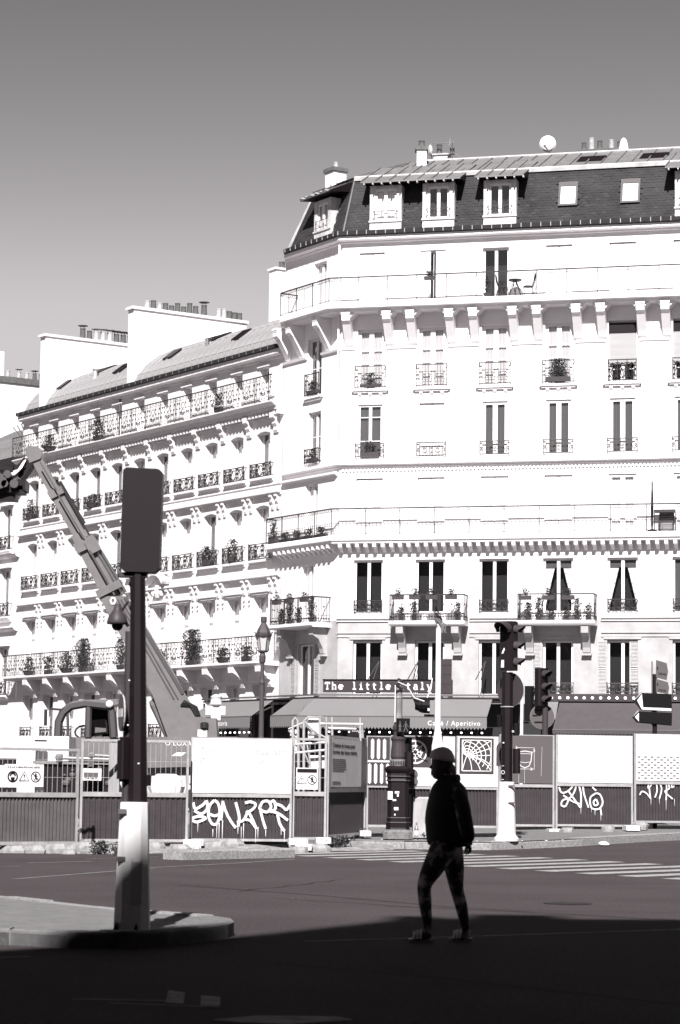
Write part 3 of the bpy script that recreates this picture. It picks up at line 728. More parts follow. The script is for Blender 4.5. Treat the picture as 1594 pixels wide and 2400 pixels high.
# upper zinc slope in standing-seam panels
def zinc_front(s0, s1, d0, z0, d1, z1, n, over=0):
    for i in range(n):
        a, b = s0 + (s1 - s0) * i / n, s0 + (s1 - s0) * (i + 1) / n
        a0, a1 = max(a, KM * d0), max(a, KM * d1); b0, b1 = max(b, KM * d0), max(b, KM * d1)
        mb = MB(); mb.add([(a0, d0, z0), (b0, d0, z0), (b1, d1, z1), (a1, d1, z1)], [(0, 1, 2, 3)])
        mb.bar((a0 + .02, d0, z0 + .03), (a1 + .02, d1, z1 + .03), .045, .06)
        for q in (.42, .75): mb.bar((a0 + (a1 - a0) * q, d0 + (d1 - d0) * q, z0 + (z1 - z0) * q + .006), (b0 + (b1 - b0) * q, d0 + (d1 - d0) * q, z0 + (z1 - z0) * q + .006), .02, .012)
        put('zinc_panel', mb, 'zinc', cb)
zinc_front(KM * SB, FEND, SB - .06, ZT + .03, RD, RZ, 26)
put('zinc_band', MB().prism_x([(SB - .12, ZT - .12), (SB - .10, ZT - .13), (SB + .05, ZT + .06), (SB - .05, ZT + .10), (SB - .14, ZT + .02)], KM * SB, FEND), 'zincpale', cb)
put('ridge_roll', MB().tube([(KM * RD + .4, RD, RZ + .03), (FEND, RD, RZ + .03)], .07, 6), 'zincpale', cb)
put('back_roof', MB().quad((KM * RD, RD, RZ), (FEND, RD, RZ), (FEND, 11, ZB), (KM * RD, 11, ZB)), 'zinc', cb)
for i in range(7):
    a, b = SEND + 1.05 + (-.25 - SEND - 1.05) * i / 7, SEND + 1.05 + (-.25 - SEND - 1.05) * (i + 1) / 7
    def tp(x): return min(x, -KM * RD) if x > -KM * RD else x
    mb = MB(); mb.add([(a, SB - .06, ZT + .03), (b, SB - .06, ZT + .03), (tp(b), RD, RZ), (tp(a), RD, RZ)], [(0, 1, 2, 3)])
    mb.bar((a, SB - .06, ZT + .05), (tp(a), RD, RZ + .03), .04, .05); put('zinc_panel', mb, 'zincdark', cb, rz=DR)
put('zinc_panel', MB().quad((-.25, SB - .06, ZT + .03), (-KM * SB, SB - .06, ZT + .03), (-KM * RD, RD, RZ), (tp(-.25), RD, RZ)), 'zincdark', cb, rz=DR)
# dormers
def dormer(s0, s1, rz, style, z0=24.36, z1=26.30, guard=True):
    w = s1 - s0; mb = MB(); ww = w - .42; y = -.02
    x, yy = ((s0 + s1) / 2, 0) if rz == 0 else side((s0 + s1) / 2, 0)
    h = z1 - z0; sill = .42
    mb.box(-w / 2, -ww / 2, y, y + 1.2, 0, h); mb.box(ww / 2, w / 2, y, y + 1.2, 0, h); mb.box(-ww / 2, ww / 2, y, y + .9, 0, sill); mb.box(-ww / 2, ww / 2, y, y + .9, h - .14, h)
    mb.box(-w / 2 - .03, w / 2 + .03, y - .05, y, sill - .05, sill + .02)
    d = put('dormer', mb, 'dormer', cb, loc=(x, yy, z0), rz=rz)
    wd = window(d, 0, 0, sill, ww, h - .14 - sill, style, depth=.10, outer=.10, mull=.14)
    if guard:
        gm = MB()
        for zz in (sill + .12, sill + .42): gm.bar((-ww / 2 - .06, y - .05, zz), (ww / 2 + .06, y - .05, zz), .022)
        for k in range(4): gm.bar((-ww / 2 + ww * k / 3, y - .05, sill + .12), (-ww / 2 + ww * k / 3, y - .05, sill + .42), .018)
        put('window_guard', gm, 'irongrey', d)
    return d
for (a, b), st in zip(DORM, ('white', 'dark', 'dark', 'white')): dormer(a, b, 0, st)
dormer(-2.28, -.98, DR, 'white', z1=26.1)
def dormer_roof(s0, s1, rz, ze=26.38, ye=-.46, n=4, ztop=27.74, ytop=2.6):
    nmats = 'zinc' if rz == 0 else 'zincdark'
    for i in range(n):
        a, b = s0 + (s1 - s0) * i / n, s0 + (s1 - s0) * (i + 1) / n
        mb = MB(); k = .10 if rz == 0 else 0
        mb.add([(a, ye, ze), (b, ye, ze), (b + k, ytop, ztop), (a + k, ytop, ztop), (a, ye, ze - .05), (b, ye, ze - .05)], [(0, 1, 2, 3), (1, 0, 4, 5)])
        mb.bar((a + .02, ye, ze + .03), (a + k + .02, ytop, ztop + .03), .045, .06)
        put('zinc_panel', mb, nmats, cb, rz=rz)
    und = MB(); und.add([(s0, ye, ze - .05), (s1, ye, ze - .05), (s1, .9, ze + .12), (s0, .9, ze + .12)], [(3, 2, 1, 0)])
    und.add([(s0, ye, ze), (s0, ye, ze - .05), (s0, .9, ze + .1), (s0 + .08, ytop, ztop)], [(0, 1, 2, 3)]); und.add([(s1, ye, ze - .05), (s1, ye, ze), (s1 + .08, ytop, ztop), (s1, .9, ze + .1)], [(0, 1, 2, 3)])
    put('eave_boarding', und, 'signal', cb, rz=rz)
    for i in range(int((s1 - s0) / .38) + 1):
        x, y = (s0 + .15 + i * .38, 0) if rz == 0 else side(s0 + .15 + i * .38, 0)
        if s0 + .15 + i * .38 < s1: link('rafter_end', shared('raf', lambda: MB().box(-.03, .03, -.49, -.3, 26.255, 26.315).mesh('rafter_end')), 'zincpale', cb, (x, y, 0), rz)
dormer_roof(.85, 5.12, 0, n=7); dormer_roof(5.72, 7.78, 0, n=4); dormer_roof(13.6, 16.2, 0, n=4); dormer_roof(-2.75, -.40, DR, n=4, ze=26.22, ztop=27.15, ytop=1.6)
# roof windows
for s_ in (9.51, 12.09):
    t = sqrt(SB ** 2 + (ZT - ZB) ** 2); d0 = SB * (25.12 - ZB) / (ZT - ZB); d1 = SB * (26.2 - ZB) / (ZT - ZB)
    mb = MB(); w = .40
    def q(xa, xb, fa, fb, o): return [(xa, d0 + (d1 - d0) * fa - o, 25.12 + 1.08 * fa), (xb, d0 + (d1 - d0) * fa - o, 25.12 + 1.08 * fa), (xb, d0 + (d1 - d0) * fb - o, 25.12 + 1.08 * fb), (xa, d0 + (d1 - d0) * fb - o, 25.12 + 1.08 * fb)]
    def slab(xa, xb, fa, fb, o, th):
        A, B = q(xa, xb, fa, fb, o), q(xa, xb, fa, fb, o - th); mb.add(A + B, [(0, 1, 2, 3), (4, 5, 1, 0), (5, 6, 2, 1), (6, 7, 3, 2), (7, 4, 0, 3)])
    for xa, xb, fa, fb in ((-w, -w + .09, 0, 1), (w - .09, w, 0, 1), (-w + .09, w - .09, 0, .08), (-w + .09, w - .09, .82, 1)): slab(xa, xb, fa, fb, .10, .12)
    vw = put('roof_window', mb, 'midgrey', cb, loc=(s_, 0, 0))
    put('pane', MB().add(q(-w + .09, w - .09, .08, .82, .07), [(0, 1, 2, 3)]), 'white', vw)
for s_ in (10.1, 12.75):                                              # flat lights on the zinc
    z = ZT + .65; d = SB + 1.6
    put('skylight', MB().add([(s_ - .55, d - .35, z - .1), (s_ + .55, d - .35, z - .1), (s_ + .65, d + .5, z + .37), (s_ - .45, d + .5, z + .37), (s_ - .55, d - .35, z - .3), (s_ + .55, d - .35, z - .3), (s_ + .65, d + .5, z + .15), (s_ - .45, d + .5, z + .15)],
        [(0, 1, 2, 3), (4, 5, 1, 0), (5, 6, 2, 1), (7, 4, 0, 3)]), 'signal', cb)
# chimneys
def chimney(root, x, y, z0, z1, w, d, rz, pots, capm='cap', wallm='render', capo=.07, caph=.16):
    mb = MB().box(-w / 2, w / 2, -d / 2, d / 2, 0, z1 - z0); c = put('chimney', mb, wallm, root, loc=(x, y, z0), rz=rz)
    put('chimney_cap', MB().box(-w / 2 - capo, w / 2 + capo, -d / 2 - capo, d / 2 + capo, z1 - z0, z1 - z0 + caph), capm, c)
    for (px, py, h, r, k) in pots: add_pot(c, px, py, z1 - z0 + caph, h * 1.1, r * 1.12, k)
    return c
def add_pot(c, px, py, z, h, r, k=0):
    def mk():
        m2 = MB().lathe([(r * 1.08, 0), (r * 1.05, .05), (r, .07), (r * .86, h - .06), (r * .95, h - .05), (r * .95, h), (r * .75, h)], 10)
        if k == 1:
            for a in range(3): m2.bar((r * .7 * cos(a * 2.1), r * .7 * sin(a * 2.1), h), (r * .7 * cos(a * 2.1), r * .7 * sin(a * 2.1), h + .14), .02)
            m2.lathe([(r * 1.7, h + .13), (r * 1.75, h + .15), (.02, h + .19)], 10)
        return m2.mesh('chimney_pot')
    pale = int(abs(px * 7.3 + py * 3.1) * 10) % 3 == 0
    return link('chimney_pot', shared(('pot', pale, round(h, 2), round(r, 2), k), mk), 'potpale' if pale else 'pot', c, (px, py, z))
def world2cb(v): a = -RF; d = v - CORNER; return cos(a) * d.x - sin(a) * d.y, sin(a) * d.x + cos(a) * d.y
w_ = at(787, 420, 102.5); x, y = world2cb(w_); chimney(cb, x, y, w_.z - 1.3, w_.z + .28, .66, .66, DR, [(0, 0, .28, .1, 0)])
w_ = at(988, 372, 103.0); x, y = world2cb(w_); chimney(cb, x, y, w_.z - 1.3, w_.z + .33, .42, .5, .25, [(0, -.05, .26, .13, 0)])
w_ = at(1035, 365, 104.5); x, y = world2cb(w_); chimney(cb, x, y, w_.z - 1.2, w_.z - .02, .62, .4, 0, [(-.1, 0, .42, .12, 0), (.48, 0, .26, .1, 0)], capm='zincpale', caph=.06)
w_ = at(1407, 352, 104.0); x, y = world2cb(w_); chimney(cb, x, y, w_.z - 1.0, w_.z - .1, 1.75, .4, 0, [(-.72, 0, .32, .1, 0), (-.38, 0, .5, .11, 0), (-.02, 0, .36, .11, 0), (.5, 0, .38, .1, 0), (.85, 0, .3, .1, 0)], capm='cap', caph=.12)
# party-wall stack behind the far end of the side wing
w_ = at(648, 700, 112.0); x, y = world2cb(w_); chimney(cb, x + .6, y, 18, at(648, 640, 112.0).z, 1.8, .6, DR + pi / 2, [(.45, .0, .32, .14, 0), (.1, .0, .32, .14, 0), (-.4, 0, .32, .14, 0)], capm='trim', caph=.1)
# rainwater pipe
put('rain_pipe', MB().tube([(-.12, -.1, 24.0), (-.12, -.1, 14.6)], .05, 6), 'trim', cb)
# ---- street level: glazed terrace with its roof edge
TP = 1.25
put('shopfront', MB().prism_x([(-.02, 0), (0, 0), (0, 4.58), (-.02, 4.58)], SEND - 4.4, 0).box(SEND - 4.4, 0, -.02, 0, 4.5, 4.6), 'room', cb, rz=DR)
put('shopfront', MB().box(0, FEND, -.02, 0, 0, 4.58), 'room', cb)
put('terrace_roof', MB().prism_x([(0, 4.70), (-TP, 4.74), (-TP, 4.80), (0, 4.84)], 0, 7.75, m0=KM), 'signdark', cb)
put('terrace_roof', MB().prism_x([(0, 4.70), (-TP, 4.74), (-TP, 4.80), (0, 4.84)], SEND - 4.4, 0, m1=-KM), 'signdark', cb, rz=DR)
put('terrace_rail', MB().tube([(-KM * TP, -TP - .03, 4.88), (7.75, -TP - .03, 4.88)], .045, 6), 'chrome', cb)
put('terrace_rail', MB().tube([(SEND - 4.4, -TP - .03, 4.88), (KM * TP, -TP - .03, 4.88)], .045, 6), 'chrome', cb, rz=DR)
tm = MB()
for i in range(7): tm.box(SEND - 4.3 + i * 1.45, SEND - 4.22 + i * 1.45, -TP - .03, -TP + .03, 0, 4.7)
tm.box(SEND - 4.4, 0, -TP - .03, -TP + .03, 1.9, 1.95); tm.box(SEND - 4.4, 0, -TP - .03, -TP + .03, 2.9, 2.95)
put('terrace_mullions', tm, 'signdark', cb, rz=DR)
tm = MB()
for i in range(12): tm.box(.2 + i * 1.42, .28 + i * 1.42, -.1, -.04, 0, 4.6)
put('shopfront_mullions', tm, 'signdark', cb)
# ------------------------------------------------------------------ the two terraced buildings down the left street, and the one beyond
RL = radians(-56.6)
LDIR = Vector((cos(RL), sin(RL), 0))
LORG = CORNER - 4.62 * Vector((cos(RS), sin(RS), 0))
WPOS = [-1.6 - 2.26 * k for k in range(11)]
LZ = {2: (3.1, 5.5), 3: (6.6, 9.40), 4: (10.98, 13.33), 5: (14.60, 16.6), 6: (17.78, 19.45)}
LW = {2: 1.15, 3: 1.22, 4: 1.12, 5: 1.12, 6: .78}
def curve_roof(d): return [(0, 20.22), (.25, 20.75), (.7, 21.28), (1.3, 21.75), (2.1, 22.15), (3.1, 22.5), (4.3, 22.85), (5.6, 23.15)]
def terrace(name, label, a, b, ks, seed, stack):
    rnd = random.Random(seed)
    t = thing(name, label, 'building', LORG, RL)
    hl = [(WPOS[k] - LW[f] / 2, WPOS[k] + LW[f] / 2, z0, z1, .10 if f in (4, 5) else (.05 if f == 3 else 0)) for k in ks for f, (z0, z1) in LZ.items()]
    put('front_wall', wall_mesh(a, b, 0, 20.1, hl, depth=.42), 'stone', t)
    put('party_wall', MB().quad((a, 12, 0), (a, 0, 0), (a, 0, 20.2), (a, 12, 23)), 'stone', t)
    for k in ks:
        for f, (z0, z1) in LZ.items():
            st = rnd.choice(['white', 'grey', 'dark', 'white', 'white', 'white'] if f > 2 else ['dark', 'white'])
            window(t, 0, WPOS[k], z0, LW[f], z1 - z0, st, depth=.38, trans=(1.9,) if f == 3 else ())
    put('cornice', MB().prism_x([(0, 19.70), (-.10, 19.71), (-.10, 19.80), (-.30, 19.83), (-.34, 19.86), (-.34, 20.06), (0, 20.1)], a, b), 'stonetrim', t)
    put('gutter', MB().prism_x([(-.30, 20.065), (-.46, 20.09), (-.48, 20.24), (-.2, 20.26)], a, b), 'gutter', t)
    n = int((b - a) / .6)
    for i in range(n): link('gutter_bracket', shared('gbl', lambda: MB().box(-.012, .012, -.495, -.475, 20.09, 20.25).mesh('gutter_bracket')), 'galvdark', t, (a + .3 + i * .6, 0, 0))
    # balcony under the attic: slab, dentils, carved consoles
    put('balcony_slab', MB().prism_x([(0, 17.36), (-.20, 17.37), (-.36, 17.40), (-.36, 17.54), (-.44, 17.57), (-.58, 17.68), (-.62, 17.70), (-.62, 17.75), (0, 17.76)], a, b), 'stonetrim', t)
    dn = MB(); x = a + .1
    while x < b: dn.box(x, x + .15, -.32, 0, 17.20, 17.365); x += .29
    put('dentils', dn, 'stonetrim', t, kind='stuff')
    put('dentil_band', MB().box(a, b, -.10, 0, 17.12, 17.195), 'stonetrim', t)
    cons = shared('cons_l', lambda: MB().prism_x([(0, 16.45), (-.06, 16.42), (-.12, 16.55), (-.10, 16.68), (-.18, 16.82), (-.20, 16.98), (-.32, 17.08), (-.34, 17.36), (0, 17.36)], -.16, .16).mesh('carved_console'))
    cs = shared('cons_s', lambda: MB().prism_x([(0, -.62), (-.05, -.64), (-.09, -.52), (-.06, -.42), (-.13, -.30), (-.15, -.12), (-.22, -.08), (-.22, 0), (0, 0)], -.085, .085).mesh('carved_console'))
    for k in ks:
        w = WPOS[k]; e1 = w + 1.13
        link('carved_console', cons, 'stonetrim', t, (e1, 0, 0))
        put('window_lintel', MB().box(w - .75, w + .75, -.14, 0, 9.52, 9.62).box(w - .62, w + .62, -.08, 0, 9.42, 9.515), 'stonetrim', t)
        put('window_lintel', MB().box(w - .50, w + .50, -.10, 0, 19.47, 19.54), 'stonetrim', t)
        for dx in (-.22, .22):
            for z in (13.70, 10.10): link('carved_console', cs, 'stonetrim', t, (e1 + dx, 0, z))
            [link('carved_drop', shared(('drop', r), lambda: MB().ball((0, -.05, 0), r, 6, 4).mesh('carved_drop')), 'stonetrim', t, (e1 + dx, 0, 10.1 - dz)) for r, dz in ((.07, .85), (.05, 1.05))]
        # sills that carry the guards
        for z, p in ((14.56, .20), (10.94, .20)):
            put('window_sill', MB().prism_x([(0, z - .20), (-.06, z - .20), (-.06, z - .11), (-p, z - .10), (-p, z), (0, z)], w - .92, w + .92), 'stonetrim', t)
        link('window_guard', shared('lg5', lambda: guard_mesh(1.72, .62, 2).mesh('window_guard')), 'iron', t, (w, -.15, 14.57))
        link('window_guard', shared('lg4', lambda: guard_mesh(1.72, .70, 2).mesh('window_guard')), 'iron', t, (w, -.15, 10.95))
        link('window_guard', shared('lg2', lambda: guard_mesh(1.2, .8, 2).mesh('window_guard')), 'iron', t, (w, -.12, 3.1))
        # big scrolled consoles under the first balcony
        bc = link('console', shared('bigc', lambda: MB().prism_x([(0, 5.35), (-.18, 5.38), (-.24, 5.52), (-.2, 5.66), (-.42, 5.75), (-.62, 5.95), (-.78, 6.02), (-.80, 6.27), (0, 6.27)], -.2, .2).mesh('console')), 'stonetrim', t, (e1 - .05, 0, 0))
        link('console_scroll', shared('bigs', lambda: MB().tube([(-.23, -.40, 6.0), (.23, -.40, 6.0)], .2, 10).mesh('console_scroll')), 'stonetrim', bc)
        link('door_head', shared('dhd', lambda: MB().box(-.8, .8, -.16, 0, 5.56, 5.66).mesh('door_head')), 'stonetrim', t, (w, 0, 0))
    put('cornice', MB().prism_x([(0, 13.70), (-.08, 13.70), (-.08, 13.76), (-.24, 13.79), (-.24, 13.90), (0, 13.92)], a, b), 'stonetrim', t)
    put('string_course', MB().box(a, b, -.05, 0, 14.18, 14.24), 'stonetrim', t)
    put('cornice', MB().prism_x([(0, 10.10), (-.08, 10.10), (-.08, 10.15), (-.22, 10.17), (-.22, 10.27), (0, 10.30)], a, b), 'stonetrim', t)
    put('balcony_slab', MB().prism_x([(0, 6.27), (-.72, 6.28), (-.76, 6.36), (-.84, 6.38), (-.84, 6.47), (0, 6.48)], a, b), 'stonetrim', t)
    for z, p, h, bay, m in ((17.75, .60, 1.14, 1.41, 'iron'), (6.48, .80, 1.06, 1.41, 'iron')):
        n = max(1, round((b - a) / bay)); bw = (b - a) / n
        for i in range(n): link('balcony_railing', shared(('rll', round(bw, 3), h), lambda: rail_panel(bw, h, 0).mesh('balcony_railing')), m, t, (a + i * bw, -p, z))
    # zinc roof: curved strips with rolled seams
    prof_ = curve_roof(0); n = int(round((b - a) / .62)); w = (b - a) / n
    for i in range(n):
        def strip():
            mb = MB(); k = len(prof_)
            mb.add([(0, d, z) for d, z in prof_] + [(w, d, z) for d, z in prof_], [(j, k + j, k + j + 1, j + 1) for j in range(k - 1)])
            for j in range(k - 1): mb.bar((0.0, prof_[j][0], prof_[j][1] + .02), (0.0, prof_[j + 1][0], prof_[j + 1][1] + .02), .05, .06)
            for q in (1, 3, 5): mb.bar((0.04, prof_[q][0], prof_[q][1] + .006), (w - .04, prof_[q][0], prof_[q][1] + .006), .03, .02)
            return mb.mesh('zinc_panel')
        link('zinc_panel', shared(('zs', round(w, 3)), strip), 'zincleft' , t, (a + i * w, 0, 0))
    put('ridge_roll', MB().tube([(a, 5.6, 23.17), (b, 5.6, 23.17)], .08, 6), 'zincpale', t)
    for s_, q in ((a + 2.0, 2), (a + 5.2, 3), (a + 8.4, 2), (a + 3.6, 4)):   # flat roof lights
        if s_ + 1 < b:
            d0, z0 = prof_[q]; d1, z1 = prof_[q + 1]
            put('skylight', MB().add([(s_, d0, z0 + .12), (s_ + .8, d0, z0 + .12), (s_ + .8, d1, z1 + .12), (s_, d1, z1 + .12), (s_, d0, z0), (s_ + .8, d0, z0), (s_ + .8, d1, z1), (s_, d1, z1)], [(0, 1, 2, 3), (4, 5, 1, 0), (5, 6, 2, 1), (7, 4, 0, 3)]), 'signal', t)
    # tall party-wall stack with its row of pots
    if stack:
        x, zt, L, pots = stack
        c = put('chimney', MB().box(-.28, .28, 0.02, L, 0, zt - 18), 'render', t, loc=(x, 0, 18))
        put('chimney_cap', MB().box(-.36, .36, -.10, L + .08, zt - 18, zt - 18 + .14), 'stonetrim', c)
        for (d, h, r, k) in pots: add_pot(c, 0, d, zt - 18 + .14, h * 1.35, r * 1.3, k)
    return t
lbA = terrace('terraced_building', 'ornate stone apartment building with curved zinc roof directly left of the white corner building', -14.1, 0.0, range(0, 6), 3,
    (-14.1, 24.0, 6.4, [(.9 + .34 * i, [.30, .34, .28, .3, .24, .36, .26, .42, .34][i], .11, 0) for i in range(9)] + [(4.1, .42, .12, 1), (4.95, .36, .11, 0), (5.25, .38, .11, 0), (5.55, .32, .11, 0), (5.85, .3, .11, 0), (6.15, .3, .11, 0)]))
lbB = terrace('terraced_building', 'ornate stone building between two tall white chimney walls, left of the matching one', -25.6, -14.1, range(6, 11), 9,
    (-23.6, 24.05, 9.5, [(2.3, .42, .12, 1), (2.7, .36, .11, 0), (3.1, .36, .12, 1), (3.5, .38, .12, 1), (3.9, .38, .12, 1), (4.3, .36, .12, 1), (4.7, .36, .12, 1), (5.1, .36, .12, 1), (6.0, .36, .11, 1), (6.35, .36, .11, 1), (6.7, .36, .11, 1), (7.05, .36, .11, 1)]))
# carved pediments over one bay of each floor
for tb, k in ((lbA, 4), (lbA, 5)):
    for z in (13.95, 10.32):
        if k == 4 and z < 11 or k == 5 and z > 11:
            put('arched_pediment', MB().prism_y(arc(0, -.55, 1.25, 35, 145, 10) + list(reversed(arc(0, -.55, 1.05, 35, 145, 10))), -.42, 0), 'stonetrim', tb, loc=(WPOS[k], 0, z))
            put('carved_shield', MB().ball((0, -.12, -.25), .3, 8, 5, (.9, .5, 1.2)).ball((-.35, -.1, -.35), .16, 6, 4).ball((.35, -.1, -.35), .16, 6, 4), 'stonetrim', tb, loc=(WPOS[k], 0, z))
put('rain_pipe', MB().tube([(-14.9, -.06, 19.7), (-14.9, -.06, 17.8)], .04, 5), 'midgrey', lbB)
put('chimney_flue', MB().tube([(-12.0 + 3.6, 1.0, 21.2), (-12.0 + 3.6, 1.0, 21.9)], .07, 6), 'zinc', lbA)
v = MB().lathe([(.12, 0), (.10, .5), (.16, .55), (.16, .62)], 8); put('roof_vent', v, 'zincpale', lbB, loc=(-19.4, .9, 21.3))
# building beyond, lower
lc = thing('terraced_building', 'lower stone building at the far left edge with a dark capped chimney wall', 'building', LORG, RL)
W3 = [-27.2, -29.5, -31.8, -34.1]
F3 = {2: (5.6, 8.1), 3: (9.7, 12.2), 4: (13.2, 15.5)}
put('front_wall', wall_mesh(-38, -25.62, 0, 17.6, [(w - .55, w + .55, z0, z1) for w in W3 for (z0, z1) in F3.values()], depth=.3), 'stone', lc)
for w in W3:
    for f, (z0, z1) in F3.items():
        window(lc, 0, w, z0, 1.1, z1 - z0, 'dark' if f == 4 else 'grey', depth=.26)
        put('window_sill', MB().prism_x([(0, z0 - .3), (-.16, z0 - .2), (-.3, z0 - .1), (-.3, z0 - .02), (0, z0 - .02)], w - .9, w + .9), 'trim', lc)
        link('window_guard', shared('lg4', None), 'iron', lc, (w, -.24, z0))
        put('window_lintel', MB().box(w - .75, w + .75, -.18, 0, z1 + .05, z1 + .16), 'trim', lc)
for z in (16.0, 12.75, 8.9): put('cornice', MB().prism_x([(0, z), (-.14, z + .02), (-.24, z + .1), (-.3, z + .18), (0, z + .22)], -38, -25.62), 'trim', lc)
put('gutter', MB().prism_x([(0, 17.55), (-.5, 17.6), (-.55, 17.95), (0, 18.0)], -38, -25.62), 'gutter', lc)
n = 20
for i in range(n):
    def strip():
        w = .62; pr = [(-.1, 18.0), (1.0, 18.9), (2.6, 19.9), (4.6, 20.9)]; mb = MB(); k = 4
        mb.add([(0, d, z) for d, z in pr] + [(w, d, z) for d, z in pr], [(j, k + j, k + j + 1, j + 1) for j in range(k - 1)])
        for j in range(k - 1): mb.bar((0, pr[j][0], pr[j][1] + .02), (0, pr[j + 1][0], pr[j + 1][1] + .02), .05, .06)
        return mb.mesh('zinc_panel')
    link('zinc_panel', shared('z3', strip), 'zinc', lc, (-38 + i * .62, 0, 0))
for s_, d in ((-28.2, 1.0), (-26.9, 2.0)): put('skylight', MB().add([(s_, d, 19.05), (s_ + .8, d, 19.05), (s_ + .8, d + .9, 19.6), (s_, d + .9, 19.6), (s_, d, 18.8), (s_ + .8, d, 18.8)], [(0, 1, 2, 3), (4, 5, 1, 0)]), 'zincdark', lc)
zc = at(40, 902, 137.0); q = zc - LORG; sx = q.x * cos(RL) + q.y * sin(RL); sy = -q.x * sin(RL) + q.y * cos(RL)
ch = put('chimney', MB().box(-.35, .35, -4.5, 1.6, 0, zc.z - 15), 'render', lc, loc=(sx, sy, 15))
put('chimney_cap', MB().box(-.45, .45, -4.6, 2.2, zc.z - 15, zc.z - 14.65), 'cap', ch)
for d, k in ((-3.0, 0), (-2.4, 0), (-1.6, 0), (-.6, 0), (0.1, 1), (.6, 0), (1.1, 1), (1.5, 0), (1.9, 1)): add_pot(ch, 0, d, zc.z - 14.65, .42, .13, k)
put('flue_shaft', MB().prism_z([(-.2, -1.35), (.2, -1.35), (.2, -.95), (-.2, -.95)], zc.z - 14.65, zc.z - 13.2), 'trim', ch)
for s_ in (1,): 
    fan = MB(); o = at(72, 1050, 128.0)
    for i in range(7):
        e = at(72 - 42 + i * 10, 985 + abs(i - 4) * 4, 128.0); fan.bar(o - LORG, e - LORG, .055)
f = thing('spiked_roof_guard', 'fan of thin metal spikes at the balcony end by the far left roof', 'spike guard', LORG); put('spikes', fan, 'irongrey', f)
# distant tail of the street behind everything: closing terrace on the right of the frame
fb = thing('background_building', 'plain pale building seen past the far end of the left street', 'building', (-60, 150, 0), radians(-40))
put('wall', MB().box(-20, 20, 0, 10, 0, 15), 'stone', fb); put('roof', MB().prism_x([(0, 15.01), (4, 18), (10, 15.01)], -20, 20), 'zincdark', fb)

# ------------------------------------------------------------------ buildings behind the camera that shade the near carriageway
sb = thing('shading_building', 'terrace of stone apartment buildings standing behind the viewer', 'building', (0, -7, 0))
T_ = tan(SUN_EL)
def roof_h(ys): return (ys + 7) * T_ / cos(SUN_AZ)
prof_s = [(-70, roof_h(19)), (-6.6, roof_h(19.2)), (-6.0, roof_h(19.6)), (-4.9, roof_h(21.2)), (-4.05, roof_h(22.0)), (-3.55, roof_h(23.0)), (-2.9, roof_h(24.6)), (-2.4, roof_h(25.9)), (.2, roof_h(26.3)), (8, roof_h(26.5)), (70, roof_h(27))]
wl_ = MB()
for (a, za), (b, zb_) in zip(prof_s[:-1], prof_s[1:]): wl_.add([(a, 0, 0), (b, 0, 0), (b, 0, zb_), (a, 0, za), (a, -12, 0), (b, -12, 0), (b, -12, zb_), (a, -12, za)], [(1, 0, 3, 2), (4, 5, 6, 7), (3, 7, 6, 2), (0, 4, 7, 3), (5, 1, 2, 6)])
put('wall', wl_, 'roofwall', sb)
for x0, x1, y1, hh in ((-34, -15, 24, 21), (17, 36, 30, 22)): put('shade_wing', MB().box(x0, x1, .02, y1, 0, hh), 'roofwall', sb)     # unseen blocks added each side to darken the near road
for x, w_, dh in ((-2.35, .5, .0), (-1.3, 1.0, .45), (1.7, 1.4, .35), (4.6, .8, .3), (9, 1.2, .5)): put('chimney', MB().box(x - w_ / 2, x + w_ / 2, -1.2, -.02, 20, roof_h(26.35) + dh), 'roofwall', sb)
wp = shared('backwin', lambda: MB().box(-.6, .6, -.05, .03, 0, 2.1).mesh('window'))
for fl in range(5):
    for i in range(-12, 13): link('window', wp, 'room', sb, (i * 2.6 + .9, 0, 4.5 + fl * 3.1))
# ------------------------------------------------------------------ lettering in a slab-serif hand, drawn as strokes
def typewriter(body, size, adv=None):
    mb = MB(); adv = adv or size * .62; w = size * .13; x = 0; n = 0
    s = size
    def st(pts): mb.ribbon([(x + p[0] * s, p[1] * s) for p in pts], w, -.006)
    def cz(cx, cz_, r, a0, a1, k=10): st([(cx + r * cos(radians(a0 + (a1 - a0) * i / k)), cz_ + r * sin(radians(a0 + (a1 - a0) * i / k))) for i in range(k + 1)])
    for ch in body:
        if ch == 'T': st([(.02, .68), (.50, .68)]); st([(.26, .70), (.26, 0)]); st([(.14, .02), (.38, .02)]); st([(.04, .68), (.04, .52)]); st([(.48, .68), (.48, .52)])
        elif ch == 'I': st([(.10, .68), (.42, .68)]); st([(.26, .68), (.26, 0)]); st([(.10, .02), (.42, .02)])
        elif ch == 'h': st([(.02, .7), (.12, .7)]); st([(.10, .72), (.10, 0)]); cz(.26, .30, .16, 180, 0); st([(.42, .30), (.42, 0)]); st([(.02, .02), (.20, .02)]); st([(.32, .02), (.50, .02)])
        elif ch == 'e': cz(.26, .24, .22, 0, 320, 14); st([(.06, .25), (.48, .25)])
        elif ch == 'l': st([(.12, .70), (.27, .70)]); st([(.26, .72), (.26, 0)]); st([(.08, .02), (.44, .02)])
        elif ch == 'i': st([(.12, .46), (.27, .46)]); st([(.26, .48), (.26, 0)]); st([(.08, .02), (.44, .02)]); st([(.22, .64), (.30, .64)])
        elif ch == 't': st([(.20, .66), (.20, .12)]); cz(.32, .13, .12, 180, 300); st([(.06, .46), (.42, .46)])
        elif ch == 'a': cz(.24, .34, .15, 150, 0); st([(.39, .36), (.39, .02)]); cz(.23, .14, .14, 60, 330, 12); st([(.39, .02), (.50, .02)])
        elif ch == 'y': st([(.08, .46), (.27, .02)]); st([(.44, .46), (.22, -.14), (.10, -.2)]); st([(.0, .46), (.17, .46)]); st([(.35, .46), (.52, .46)])
        x += adv
    return mb
